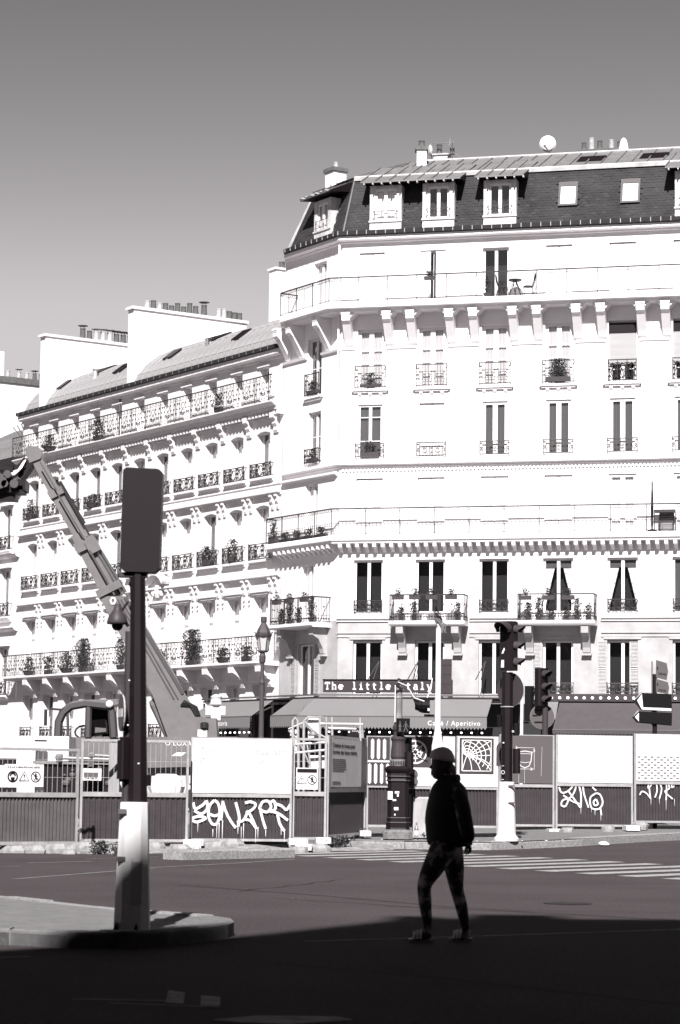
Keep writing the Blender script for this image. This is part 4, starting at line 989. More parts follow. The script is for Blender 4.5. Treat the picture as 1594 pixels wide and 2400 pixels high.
# ------------------------------------------------------------------ restaurant: sign board, blade sign, awnings, lights
def T(y, x=0, z=0): return on_facade(cb, 0, x, y, z)
loc, a = on_facade(cb, 0, 0, -TP, 0)
sg = thing('restaurant_sign', 'long dark board reading The little Italy in white typewriter letters above the awning', 'sign', loc, a)
put('board', MB().box(-.24, 4.42, -.12, -.02, 4.98, 5.46), 'signdark', sg); put('board_edge', MB().box(-.26, 4.44, -.14, -.0, 5.462, 5.51), 'black', sg)
put('lettering', typewriter('The little Italy', .40, .283), 'white', sg, loc=(-.16, -.121, 5.10))
for s_ in (1.75, 3.4, 6.2): put('stay_rod', MB().bar((s_ - .12, -.08, 5.5), (s_ + .02, 1.2, 6.3), .03).bar((s_ + .1, -.08, 5.5), (s_ + .03, 1.2, 6.3), .03), 'irongrey', sg)
loc, a = on_facade(cb, 0, 4.55, -.95, 0)
bs = thing('blade_sign', 'tall narrow dark panel sign hanging vertically right of the white mast', 'sign', loc, a)
put('panel', MB().box(0, .46, -.06, .06, 4.62, 6.35), 'signdark', bs); put('white_square', MB().box(.14, .33, -.068, -.06, 4.68, 4.82), 'white', bs)  # dark panel with a plain white square near its foot
for i in range(4): put('panel_joint', MB().box(0, .46, -.066, -.06, 4.95 + i * .38, 4.962 + i * .38), 'signal', bs)
for i in range(3):
    gm = MB()
    for k in range(5): gm.ribbon(arc(.23, 5.15 + i * .42, .05 + .022 * k, 30 * k, 30 * k + 120, 5), .012, -.064)
    put('emblem', gm, 'signalgrey', bs)
def awning(name, label, s0, s1, rz, ztop, zlow, p0, p1, m, val=.42, m0=0, m1=0, scallop=True, group='awnings over the restaurant terrace'):
    loc, a = on_facade(cb, rz, 0, 0, 0)
    t = thing(name, label, 'awning', loc, a, group)
    A, B = s0 - m0 * p0, s1 + m1 * p0; A2, B2 = s0 - m0 * p1, s1 + m1 * p1
    mb = MB(); th = .02
    n = max(1, round((s1 - s0) / 1.2))
    for i in range(n):
        f0, f1 = i / n, (i + 1) / n
        mb.add([(A + (B - A) * f0, -p0, ztop), (A + (B - A) * f1, -p0, ztop), (A2 + (B2 - A2) * f1, -p1, zlow), (A2 + (B2 - A2) * f0, -p1, zlow)], [(3, 2, 1, 0)])
    put('canvas', mb, m, t)
    put('front_bar', MB().tube([(A2, -p1, zlow), (B2, -p1, zlow)], .035, 6), 'midgrey', t)
    vb = MB(); L = B2 - A2; k = max(4, round(L / .14))
    for i in range(k):
        x0, x1 = A2 + L * i / k, A2 + L * (i + 1) / k; xm = (x0 + x1) / 2
        vb.add([(x0, -p1 - .03, zlow - .02), (x1, -p1 - .03, zlow - .02), (x1, -p1 - .03, zlow - val), (xm, -p1 - .03, zlow - val - (.09 if scallop else .03)), (x0, -p1 - .03, zlow - val)], [(4, 3, 2, 1, 0)])
    put('valance', vb, m, t)
    for s_ in (A2 + .08, B2 - .08): put('folding_arm', MB().bar((s_, -p0, ztop - .25), (s_, -p1, zlow - .02), .04), 'midgrey', t)
    return t
aw1 = awning('awning', 'wide pale canvas awning under the little Italy board', -.15, 6.75, 0, 4.72, 3.98, TP, 2.35, 'awning', m0=KM)
put('lettering', text_mesh('Caffè / Aperitivo', .27, .003, spacing=1.15), 'white', aw1, loc=(4.35, -2.385, 3.64))
aw2 = awning('awning', 'small pale awning panel stretched across the corner left of the board', -1.45, -.05, DR, 4.74, 4.02, TP - .02, 2.3, 'awning', m1=KM)
aw3 = awning('awning', 'pale awning with Trattoria on its valance behind the street lamp', -8.3, -3.0, DR, 4.72, 4.02, TP, 2.35, 'awning')
put('lettering', text_mesh('Trattoria', .30, .003, spacing=1.1), 'white', aw3, loc=(-6.1, -2.385, 3.66))
aw4 = awning('awning', 'dark grey awning on the right under a row of round bulbs', 9.35, 16.4, 0, 4.62, 3.50, .5, 2.2, 'awningdark', val=.12)
put('side_flap', MB().add([(9.30, -.5, 4.66), (8.55, -.5, 4.66), (8.75, -1.3, 3.98), (9.32, -1.3, 3.98)], [(0, 1, 2, 3)]).bar((8.7, -1.32, 3.96), (9.34, -1.32, 3.96), .05), 'awning', aw4)
loc, a = on_facade(cb, 0, 0, 0, 0)
lb = thing('light_board', 'dark fascia strip with a row of round bulbs above the grey awning', 'fascia', loc, a)
put('fascia', MB().box(8.5, 16.6, -.52, -.02, 4.68, 4.98), 'signalgrey', lb)
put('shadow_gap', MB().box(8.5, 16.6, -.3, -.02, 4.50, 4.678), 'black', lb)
for i in range(24): link('bulb', shared('bulb', lambda: MB().ball((0, 0, 0), .052, 8, 5).mesh('bulb', True)), 'bulb', lb, (8.7 + i * .33, -.56, 4.82))
def string_lights(label, pts, n, rz, m='bulb'):
    t = thing('string_lights', label, 'string lights', loc, on_facade(cb, rz, 0, 0, 0)[1])
    (xa, ya, za), (xb, yb, zb) = pts; P_ = []
    for i in range(n * 3 + 1):
        f = i / (n * 3); P_.append((xa + (xb - xa) * f, ya + (yb - ya) * f, za + (zb - za) * f - .06 * sin(pi * ((f * n) % 1))))
    put('wire', MB().tube(P_, .01, 4), 'black', t)
    for i in range(n): p = P_[i * 3 + 1]; link('bulb', shared('bulb2', lambda: MB().ball((0, 0, 0), .042, 6, 4).mesh('bulb', True)), 'bulb', t, (p[0], p[1], p[2] - .05))
    return t
string_lights('string of small bulbs hanging below the wide pale awning', ((-.3, -2.2, 3.46), (6.8, -2.2, 3.46)), 17, 0)
string_lights('string of small bulbs along the awning behind the street lamp', ((-8.2, -2.2, 3.47), (-3.1, -2.2, 3.47)), 13, DR)
string_lights('lower string of small bulbs inside the dark terrace', ((-8.2, -1.5, 2.55), (-3.3, -1.5, 2.6)), 12, DR)
# terrace tables and chairs seen in the dark opening
for i in range(3):
    l2, a2 = on_facade(cb, DR, -7.2 + i * 1.5, -1.9, 0)
    t = thing('terrace_table', ('small round cafe table inside the shaded terrace, ' + ('farthest from', 'between the two others behind', 'nearest to')[i] + ' the street lamp'), 'table', l2, a2, 'terrace tables')
    put('tabletop', MB().lathe([(.36, 1.02), (.38, 1.04), (.38, 1.06), (.36, 1.07)], 14), 'signalgrey', t); put('leg', MB().tube([(0, 0, 0), (0, 0, 1.02)], .04, 6).lathe([(.24, 0), (.22, .03)], 10), 'iron', t)
# ------------------------------------------------------------------ roof equipment
def on_cb(px, py, Y): v = at(px, py, Y); return v
v = on_cb(1284, 337, 103.0)
ds = thing('satellite_dish', 'large white round dish on the roof ridge near the right', 'satellite dish', v, RF + .15)
put('reflector', MB().lathe([(.02, .12), (.16, .11), (.28, .07), (.36, .0), (.36, -.02), (.3, .03), (.02, .08)], 20), 'white', ds).rotation_euler = (radians(100), 0, 0)
put('feed_arm', MB().bar((0, -.1, -.3), (-.12, -.42, -.22), .03).box(-.17, -.08, -.48, -.40, -.26, -.17), 'irongrey', ds)
put('mast', MB().tube([(.06, .1, -.1), (.06, .12, -.75)], .03, 6).box(-.1, .35, .02, .22, -.58, -.42), 'cap', ds)
v = on_cb(1008, 352, 104.5)
ds2 = thing('satellite_dish', 'small dish seen edge on beside the roof antenna', 'satellite dish', v, RF - 1.0)
put('reflector', MB().lathe([(.02, .06), (.14, .05), (.24, .0), (.24, -.015), (.02, .03)], 16), 'white', ds2).rotation_euler = (radians(95), 0, 0); put('mast', MB().tube([(0, .05, 0), (0, .08, -.5)], .02, 5), 'irongrey', ds2)
v = on_cb(1060, 372, 104.0)
an = thing('tv_antenna', 'thin rake antenna on a mast above the roof ridge', 'antenna', v, RF)
put('mast', MB().tube([(0, 0, -.3), (0, 0, .76)], .022, 5), 'irongrey', an)
am = MB().bar((-.98, 0, .74), (.08, 0, .74), .025)
for i in range(9): am.bar((-.9 + i * .09, -.12, .74), (-.9 + i * .09, .12, .74), .012)
am.bar((-.14, 0, .62), (-.08, 0, .95), .03).bar((-.2, 0, .55), (.08, 0, .82), .018).bar((0, 0, .3), (.4, 0, .05), .015).bar((0, 0, .24), (-.45, 0, .3), .015)
put('elements', am, 'galvdark', an)
v = on_cb(1462, 345, 103.0)
wc = thing('roof_cowl', 'bright white tapered ventilation cowl on the roof ridge', 'cowl', v, RF)
put('cowl', MB().lathe([(.27, -.42), (.28, -.38), (.22, -.1), (.16, .22), (.10, .36), (.02, .42)], 14), 'white', wc); put('base', MB().box(-.18, .18, -.18, .18, -.62, -.42), 'cap', wc)
# ------------------------------------------------------------------ balcony plants and furniture
PL = []
def bplant(rz, s, y, z, *args, **k):
    l2, a2 = on_facade(cb, rz, s, y, z); return plant(l2, a2, *args, **k)
k = 0
for s_, lab in ((2.75, 'planter on the balcony rail above the mast, left end'), (3.45, 'planter with grassy spikes left of the mast'), (4.15, 'planter hooked on the rail right of the mast'), (4.95, 'planter at the right end of the rail above the board')):
    bplant(0, s_, -.9, 8.78, .26, .5, lab, seed=k, pw=.46, ph=.17); k += 1
for s_, h, lab in ((2.8, .4, 'low bushy plant in the left corner of the balcony above the board'), (3.35, .6, 'upright shrub on the floor of the balcony above the board'), (4.3, .35, 'low pot on the balcony floor behind the mast top'), (5.15, .6, 'round shrub in the right corner of the balcony above the board')):
    bplant(0, s_, -.5, 7.93, h, .45, lab, box=False, seed=k, dense=1.5); k += 1
for s_, lab in ((8.0, 'railing planter at the left of the right-hand balcony'), (8.95, 'planter with dark foliage left of the tied curtains'), (9.75, 'railing planter right of the tied curtains')):
    bplant(0, s_, -.9, 8.74, .28, .5, lab, seed=k, pw=.5, ph=.17); k += 1
for s_, h, lab in ((8.05, .55, 'large pot with shrub at the left of the right-hand balcony'), (8.5, .75, 'tall bushy shrub on the right-hand balcony'), (9.0, .3, 'low pot on the right-hand balcony floor, under the window'), (9.6, .35, 'wide low pot on the right-hand balcony'), (10.05, .7, 'bushy shrub near the right end of the right-hand balcony'), (10.5, .45, 'square tub of greenery in the right corner of the right-hand balcony')):
    bplant(0, s_, -.5, 7.93, h, .5, lab, box=False, seed=k, dense=1.4); k += 1
for s_, h, lab in ((-3.6, .5, 'dense shrub at the far end of the corner balcony over the terrace'), (-2.9, .8, 'tall plant in the middle of the corner balcony'), (-2.2, .5, 'low spreading plant on the corner balcony'), (-1.2, .95, 'climbing plant at the near end of the corner balcony')):
    bplant(DR, s_, -.55, 7.93, h, .55, lab, box=False, seed=k, dense=1.5); k += 1
for s_, lab in ((-3.3, 'planter on the far rail of the corner balcony'), (-2.3, 'planter on the middle rail of the corner balcony'), (-1.1, 'planter on the near rail of the corner balcony')):
    bplant(DR, s_, -.98, 8.78, .22, .5, lab, seed=k, pw=.5, ph=.17); k += 1
bplant(0, 9.19, -.15, 17.72, .75, 1.1, 'window box bursting with foliage on the fourth window of the fifth floor', seed=k, pw=1.0, ph=.2, dense=1.6); k += 1
bplant(0, 1.3, -.12, 17.72, .45, 1.0, 'window box with sparse plants on the leftmost front window of the fifth floor', seed=k, pw=.9, ph=.12, dense=.9); k += 1
bplant(0, 1.27, -.02, 14.8, .42, .85, 'dark planter behind the guard of the leftmost fourth floor window', seed=k, pw=.8, ph=.2, dense=1.5); k += 1
bplant(0, 3.95, -.9, 22.0, .2, .5, 'single planter hooked on the top balcony rail', seed=k, pw=.45, ph=.14, dense=1.6); k += 1
bplant(0, 6.3, -.6, 21.23, .75, .25, 'slender potted shrub by the dark open balcony door', box=False, seed=k, pw=.3, dense=1.2); k += 1
bplant(DR, -2.0, -.15, 17.72, .4, .8, 'plants in the guard of the narrow side window, fifth floor', seed=k, pw=.8); k += 1
bplant(DR, -2.0, -.12, 14.8, .4, .7, 'plants in the guard of the narrow side window, fourth floor', seed=k, pw=.7); k += 1
bplant(DR, -4.7, -.35, 11.5, .6, .6, 'pots at the far end of the third floor terrace', seed=k, pw=.6, ph=.3); k += 1
# low trough hedge of the third-floor balcony, side wing
for i in range(4):
    bplant(DR, -3.6 + i * .95, -.42, 11.5, .28, .9, ('long trough of clipped plants on the third floor side balcony, ' + ('first from its far end', 'second from its far end', 'third from its far end', 'nearest the building corner')[i]), seed=k, pw=.85, ph=.12, dense=1.4); k += 1
# table and two chairs on the top balcony
l2, a2 = on_facade(cb, 0, 7.45, -.5, 21.22)
t = thing('balcony_table', 'round bistro table on the top balcony beside the dark door', 'table', l2, a2)
put('tabletop', MB().lathe([(.26, .68), (.28, .70), (.28, .73), (.2, .74)], 14), 'iron', t)
tm = MB()
for i in range(6):
    th = i * pi / 3; tm.tube([(.05 * cos(th), .05 * sin(th), .68), (.16 * cos(th + .4), .16 * sin(th + .4), .42), (.30 * cos(th + .8), .30 * sin(th + .8), .0)], .016, 4)
put('leg', tm, 'iron', t)
for s_, sgn, lab in ((6.95, 1, 'curved metal chair left of the bistro table'), (8.0, -1, 'curved metal chair right of the bistro table')):
    l2, a2 = on_facade(cb, 0, s_, -.5, 21.22)
    t = thing('balcony_chair', lab, 'chair', l2, a2)
    put('seat', MB().lathe([(.2, .40), (.21, .42), (.2, .44)], 12), 'iron', t)
    bm_ = MB()
    for y in (-.16, 0, .16): bm_.tube([(-sgn * .18, y, .43), (-sgn * .26, y, .65), (-sgn * .30, y * .7, .95)], .016, 4)
    put('backrest', bm_, 'iron', t)
    for x in (-.16, .16):
        for y in (-.14, .14): put('leg', MB().tube([(x, y, .42), (x * 1.4, y * 1.3, 0)], .015, 4), 'iron', t)
# closed parasol and furniture of the third-floor terrace
l2, a2 = on_facade(cb, 0, 13.05, -.35, 11.49)
t = thing('closed_parasol', 'thin closed parasol standing on the third floor balcony at the right', 'parasol', l2, a2)
put('pole', MB().tube([(0, 0, 0), (0, 0, 2.0)], .03, 6), 'signal', t); put('canopy', MB().lathe([(.02, .5), (.055, .6), (.045, 1.4), (.015, 2.05)], 8), 'signal', t); put('base', MB().lathe([(.2, 0), (.2, .06), (.05, .1)], 10), 'signal', t)
for s_, z, w, h, lab in ((13.55, 12.25, .85, .12, 'dark folded awning box on the third floor balcony'), (14.9, 12.25, .8, .12, 'second dark folded awning box at the right edge')):
    l2, a2 = on_facade(cb, 0, s_, -.3, z)
    t = thing('awning_box', lab, 'awning', l2, a2); put('case', MB().prism_x([(-.15, 0), (.1, 0), (.12, h), (-.12, h)], -w / 2, w / 2), 'signal', t); put('arm', MB().bar((-w / 2, .05, 0), (-w / 2, .05, -.76), .03).bar((w / 2, .05, 0), (w / 2, .05, -.76), .03), 'signal', t)
l2, a2 = on_facade(cb, 0, 13.6, -.3, 11.49)
t = thing('garden_chair', 'slatted chair on the third floor balcony by the closed parasol', 'chair', l2, a2)
for i in range(5): put('slat', MB().box(-.3, .3, -.2 + i * .09, -.14 + i * .09, .40, .42), 'midgrey', t)
for i in range(4): put('slat', MB().box(-.3, .3, .24, .26, .45 + i * .1, .52 + i * .1), 'midgrey', t)
for x in (-.28, .28): put('leg', MB().bar((x, -.2, 0), (x, -.2, .4), .04).bar((x, .25, 0), (x, .25, .85), .04), 'midgrey', t)
# plants on the left-hand balconies
def lplant(s, y, z, *a_, **kk): return plant(Vector((LORG.x + cos(RL) * s - sin(RL) * y, LORG.y + sin(RL) * s + cos(RL) * y, z)), RL, *a_, **kk)
for i, (s_, z, h, w, lab, d) in enumerate([(-6.7, 6.5, 1.6, 1.1, 'tall bushy shrub on the long lower balcony behind the boom foot', 2.2), (-3.9, 6.5, .5, .8, 'low shrub on the lower balcony left of the street lamp', 1.8), (-1.9, 6.5, .5, .8, 'low shrub on the lower balcony behind the street lamp', 1.8), (-9.4, 6.5, .55, .7, 'low shrub on the lower balcony half hidden by the boom', 1.6),
        (-17.2, 6.5, 1.6, 1.2, 'tall loose shrub rising above the lower balcony left of the pole', 2.0), (-19.0, 6.5, .9, .9, 'bushy plant on the lower balcony, second from the shrub', 1.6), (-21.0, 6.5, .8, .8, 'rounded plant on the lower balcony near its far end', 1.6), (-23.2, 6.5, .8, .8, 'last plant at the far end of the lower balcony', 1.6), (-13.4, 6.5, 1.5, .6, 'feathery shrub on the lower balcony close to the pole', 1.4),
        (-24.2, 14.6, .9, .7, 'leafy plant above the guard of the far left upper window', 1.2), (-19.9, 14.6, .5, .7, 'potted plant behind the guard right of the boom tip', 1.5), (-17.4, 14.6, .5, .8, 'dark bushy box in the upper guard nearest the signal board', 1.6), (-6.1, 11.0, .7, .8, 'overflowing plant in the guard right of the signal board', 1.8), (-3.9, 11.0, .9, .6, 'spiky plant in the second guard right of the signal board', 1.2),
        (-16.3, 17.8, .9, .9, 'dark shrub on the attic balcony near the party wall', 1.8), (-21.5, 17.8, .7, .9, 'scattered pots on the attic balcony at the far left', 1.6), (-4.7, 17.8, .7, .7, 'climber on the attic balcony near the corner', 1.2)]):
    lplant(s_, -.5 if z in (6.5, 17.8) else -.12, z, h * .85, w * 2.1, lab, box=i % 2 == 0, seed=90 + i, dense=d * .24, leaf=.09, pw=min(.8, w * .8), ph=.22)
# ================================================================== street level
def hz(px, py, Y): return at(px, py, Y).z
# ---- raised pavement on the right with its kerb stones, and the opened-up ground behind the fence
KP = [Vector(p) for p in ((-1.1, 55.6), (-.35, 52.9), (.55, 51.8), (3.3, 51.7), (5.4, 53.6), (8.4, 57.6), (13, 63.5), (30, 85))]
def kz(p): return zg(p.x, p.y) + .17
pv = MB()
front = [(p.x, p.y, kz(p) - .004) for p in KP]; back = [(p.x + .0, max(p.y + 6.0, 60.0), kz(p) + .12) for p in KP]; bk2 = [(p.x - 4, 99.0 if p.x < 14 else 120, .34) for p in KP]
n = len(KP); pv.add(front + back + bk2, [(i, i + 1, n + i + 1, n + i) for i in range(n - 1)] + [(n + i, n + i + 1, 2 * n + i + 1, 2 * n + i) for i in range(n - 1)])
put('pavement', pv, 'pave', kind='structure')
kr = link('kerb', None, None, kind='structure')
def kerb_run(root, pts, zf, w, h, L, m, seed=1, inward=1):
    rnd = random.Random(seed)
    for a, b in zip(pts[:-1], pts[1:]):
        d = (b - a); ln = d.length; n_ = max(1, round(ln / L)); t = d.normalized(); nn = Vector((-t.y, t.x)) * inward
        for i in range(n_):
            p, q = a + d * (i / n_) + t * .006, a + d * ((i + 1) / n_) - t * .006; o = rnd.uniform(-.008, .008); e = nn * .03; W = nn * w
            z0, z1 = zf(p) + o, zf(q) + o
            mb = MB(); A = [(p.x, p.y, z0 - h - .05), (q.x, q.y, z1 - h - .05), (q.x, q.y, z1 - .03), (p.x, p.y, z0 - .03), (p.x + e.x, p.y + e.y, z0), (q.x + e.x, q.y + e.y, z1), (q.x + W.x, q.y + W.y, z1), (p.x + W.x, p.y + W.y, z0), (p.x + W.x, p.y + W.y, z0 - h), (q.x + W.x, q.y + W.y, z1 - h)]
            mb.add(A, [(0, 1, 2, 3), (3, 2, 5, 4), (4, 5, 6, 7), (7, 6, 9, 8), (0, 3, 4, 7, 8), (1, 9, 6, 5, 2)])
            put('kerb_stone', mb, m, root)
kerb_run(kr, KP[:-1], kz, .30, .17, 1.05, 'granite', 3)
site = MB(); rnd = random.Random(4)
sx = [-30, -18] + [-10 + .7 * i for i in range(17)] ; sy = [45.2 + .6 * i for i in range(12)] + [54, 58, 66, 80, 98]
for j, y in enumerate(sy):
    for i, x in enumerate(sx):
        lim = 45.0 + max(0, (x + 6)) * .8
        z = -.03 if y < lim or j == 0 or y < 45.9 else (rnd.uniform(.02, .13) if y < 55 else .05)
        site.v.append((x, y, z))
for j in range(len(sy) - 1):
    for i in range(len(sx) - 1): site.f.append((j * len(sx) + i, j * len(sx) + i + 1, (j + 1) * len(sx) + i + 1, (j + 1) * len(sx) + i))
put('construction_ground', site, 'rubble', kind='structure')
# detached kerb in front of the white banner and gutter strip
kr2 = link('refuge_kerb', None, None, kind='structure')
kerb_run(kr2, [Vector(G(428, 2016).xy), Vector(G(560, 2013).xy), Vector(G(692, 2010).xy)], lambda p: .17, .5, .17, .95, 'granite', 8)
# loose stones along the fence foot
SL = ['large broken slab under the post between the two left fence panels', 'flat broken slab in front of the weeds left of the foreground pole', 'small stone right of the weeds by the foreground pole', 'rounded stone under the panel right of the foreground pole',
      'stone under the left part of the graffiti panel', 'largest stone block under the middle of the graffiti panel', 'stone beside the white foot right of the graffiti panel', 'dark flat stone under the narrow mesh panel', 'pale slab under the left edge panel, near its middle',
      'pale slab under the left edge panel, next to the picture edge', 'pale slab under the left edge panel, towards its right post', 'small loose stone at the road edge below the left panels', 'stone just right of the foreground pole, under the dimpled panel',
      'small stone under the blank white board panel, left part', 'small stone under the blank white board panel, right part', 'small stone under the chequered board panel']
for i, (px, py, Y, s_) in enumerate([(190, 1988, 46.3, .55), (225, 1998, 46, .5), (250, 2000, 45.9, .35), (420, 1990, 48, .4), (500, 1985, 48.8, .5), (535, 1980, 48.9, .6), (700, 1995, 48.3, .35), (745, 1990, 49, .45), (80, 1995, 45.9, .5), (30, 1996, 45.9, .55), (130, 1992, 46, .6), (160, 2002, 45.6, .3), (360, 1985, 48, .4), (1330, 1948, 57, .3), (1425, 1943, 57.5, .25), (1500, 1935, 58.5, .35)]):
    rr = random.Random(50 + i); mb = MB(); mb.loft([[(s_ * k_ * rr.uniform(.8, 1.2) * cos(a_), s_ * .6 * k_ * sin(a_), z) for a_ in (.2, 1.3, 2.3, 3.4, 4.4, 5.4)] for z, k_ in ((-.1, .62), (.02, .6), (.05 + s_ * .12, .5 * rr.uniform(.8, 1)))])
    v = at(px, py, Y)
    put('broken_stone', mb, 'rubble', loc=v, label=SL[i], cat='stone', group='broken stones under the fence')
wd = MB()
for (px, py, Y, n_, w, h) in ((232, 2002, 45.7, 170, .34, .24), (800, 1988, 50.5, 200, .4, .22), (775, 1985, 50.8, 120, .3, .18), (275, 2006, 45.3, 90, .3, .15), (835, 1965, 53, 90, .3, .2), (1005, 1962, 52.6, 60, .3, .08)):
    o = at(px, py, Y); m_ = leaf_mesh(n_, w, .15, h, n_, .055, .8); wd.add([Vector(p) + o for p in m_.v], m_.f)
put('weeds', wd, 'leaf', kind='stuff')
lt = MB(); rr = random.Random(12)
for i in range(26):
    o = Vector((rr.uniform(-.5, 5), rr.uniform(51.9, 52.6), 0)); o.z = kz(o) + .01; s_ = rr.uniform(.012, .03); lt.box(o.x - s_, o.x + s_, o.y - s_, o.y + s_, o.z, o.z + s_ * .6)
put('litter_scraps', lt, 'offwhite', kind='stuff')
o = at(1415, 1984, 53.0); cp_ = MB().ball((0, 0, .03), .085, 8, 5, (1.3, .6, .5)); rr = random.Random(2); cp_.v = [(x * rr.uniform(.7, 1.25), y, z * rr.uniform(.6, 1.4)) for x, y, z in cp_.v]
put('crumpled_paper', cp_, 'white', loc=(o.x, o.y, zg(o.x, o.y) + .03), label='crumpled white paper lying against the kerb on the right', cat='litter')

# ---- fence panels
def corr(w, z0, z1, p=.075, d=.028, y=0.0):
    mb = MB(); x = 0.0; k = 0; pts = []
    while x < w: pts += [(x, y), (min(w, x + p * .38), y), (min(w, x + p * .5), y + d), (min(w, x + p * .88), y + d)]; x += p
    pts.append((w, y))
    n_ = len(pts); mb.add([(a, b, z0) for a, b in pts] + [(a, b, z1) for a, b in pts], [(i, i + 1, n_ + i + 1, n_ + i) for i in range(n_ - 1)]); return mb
def perf(w, z0, z1):                                                  # ribbed sheet with rows of small pressed dimples
    mb = corr(w, z0, z1, .11, .02); z = z0 + .05
    while z < z1 - .03:
        x = .03
        while x < w - .03: mb.box(x, x + .022, -.006, .001, z, z + .022); x += .11
        z += .075
    return mb
def panel(label, pL, YL, pR, YR, zb, zm, zt, sheet='fenceblue', kind='corr', mesh=True, posts='galv', topm='galv', cat='fence', midh=.07):
    A, B = at(pL, 1850, YL), at(pR, 1850, YR); A.z = B.z = 0; d = B - A; w = d.length; rz = atan2(d.y, d.x)
    t = thing('site_fence', label, cat, A, rz, 'site fence panels')
    fr = MB(); b = .045
    for x in (0, w - b): fr.box(x, x + b, -.03, .02, zb - .12, zt)
    put_split('frame_post', fr, posts, t)
    put_split('frame_rail', MB().box(b, w - b, -.025, .015, zt - .05, zt).box(b, w - b, -.025, .015, zb, zb + .05).box(b, w - b, -.03, .0, zm - midh / 2, zm + midh / 2), topm, t)
    put('corrugated_sheet', (corr if kind == 'corr' else perf)(w - 2 * b, zb + .05, zm - midh / 2), sheet, t, loc=(b, .004, 0))
    if mesh:
        wm = MB(); x = b + .1
        while x < w - b: wm.bar((x, 0, zm), (x, 0, zt - .03), .008); x += .105
        for z in (zm + .33, zm + .66): wm.bar((b, 0, z), (w - b, 0, z), .008)
        put('wire_mesh', wm, 'galv', t)
    t['w'] = w; return t
def W(t): return t['w']
# 1: far left, pale ribbed sheet
p1 = panel('pale ribbed fence panel at the left edge, behind the foreground pole base', -60, 45.4, 183, 46.6, .16, 1.09, 1.97, 'fencelight', 'corr', midh=.09)
p2 = panel('grey dimpled fence panel with wire mesh on top, behind the foreground pole', 188, 48.2, 441, 48.8, .17, 1.10, 2.19, 'fenceblue', 'perf', midh=.09)
p3 = panel('fence panel with white banner on top and white graffiti below', 446, 49.3, 684, 49.7, .18, 1.10, 2.27, 'fenceblue', 'corr', mesh=False)
p4 = panel('narrow fence panel with wire mesh carrying a warning sign', 685, 49.9, 765, 50.0, .22, 1.15, 2.29, 'fenceblue', 'perf', midh=.09)
p5 = panel('fence panel turned away from the road with a printed notice board', 767, 50.1, 855, 53.6, .26, 1.22, 2.36, 'fenceblue', 'corr', mesh=False)
p6 = panel('striped fence panel beside the cast iron column', 858, 53.7, 914, 53.8, .42, 1.32, 2.42, 'fenceblue', 'corr', mesh=False)
p7 = panel('hoarding panel with the wheel drawing behind the cast iron column', 915, 53.85, 1066, 54.1, .42, 1.30, 2.44, 'fenceblue', 'corr', mesh=False)
p8 = panel('hoarding panel with the tunnel drawing right of the walking person', 1069, 54.15, 1168, 54.3, .42, 1.30, 2.45, 'fenceblue', 'corr', mesh=False)
p9 = panel('hoarding panel with the bucket drawing right of the white post base', 1170, 58.4, 1299, 58.6, .39, 1.36, 2.58, 'fenceblue', 'perf', mesh=False)
p10 = panel('fence panel with blank white board and loose graffiti tag', 1302, 58.8, 1483, 59.1, .40, 1.40, 2.60, 'fenceblue', 'corr', mesh=False)
p11 = panel('fence panel with chequered board at the right edge', 1486, 59.3, 1645, 59.7, .50, 1.47, 2.66, 'fenceblue', 'corr', mesh=False)
# boards and prints on them
def board(t, x0, x1, z0, z1, m, y=-.045, name='board'): return put(name, MB().box(x0, x1, y, y + .02, z0, z1), m, t)
def pr(t, mb, m, name='print'): return put(name, mb, m, t)
w = W(p3); board(p3, .03, w - .03, 1.15, 2.24, 'white', name='banner')
put('lettering', text_mesh('Tro', .20, .002), 'faintprint', p3, loc=(.17, -.049, 1.93)); put('lettering', text_mesh('tualises,', .20, .002, spacing=1.05), 'faintprint', p3, loc=(1.33, -.049, 1.93))
put('lettering', text_mesh('C', .19, .002), 'faintprint', p3, loc=(.17, -.049, 1.72)); put('lettering', text_mesh('ne !', .19, .002), 'faintprint', p3, loc=(1.33, -.049, 1.72))
# notice board on the turned panel
w = W(p5)
board(p5, .10, w * .83, 1.30, 2.30, 'offwhite', -.05, 'notice_board'); put_split('board_frame', MB().box(.06, .10, -.055, -.02, 1.26, 2.34).box(w * .83, w * .97, -.055, -.02, 1.26, 2.34), 'midgrey', p5)
sx_ = w / .80
def ntext(s, size, x, z, m='signal'):
    me = text_mesh(s, size, .002); L = max(v.co.x for v in me.vertices)
    o = put('lettering', MB(), m, p5); o.data = me; me.materials.append(M[m]); o.location = (x, -.053, z); return o, L
for s, z in (('Création de locaux pour', 2.12), ("l'arrivée des futurs métros", 1.98)):
    o, L = ntext(s, .13, .22, z); o.scale = ((w * .70 - .2) / L * (1 if 'arr' in s else .92), 1, 1)
pl = MB(); rr = random.Random(5)
for i in range(7): pl.box(.24, .24 + (w * .36) * rr.uniform(.8, 1), -.054, -.051, 1.86 - i * .04, 1.875 - i * .04)
for i in range(3): pl.box(.24, .24 + (w * .22) * rr.uniform(.8, 1), -.054, -.051, 1.40 - i * .025, 1.41 - i * .025)
pr(p5, pl, 'midgrey', 'small_print')
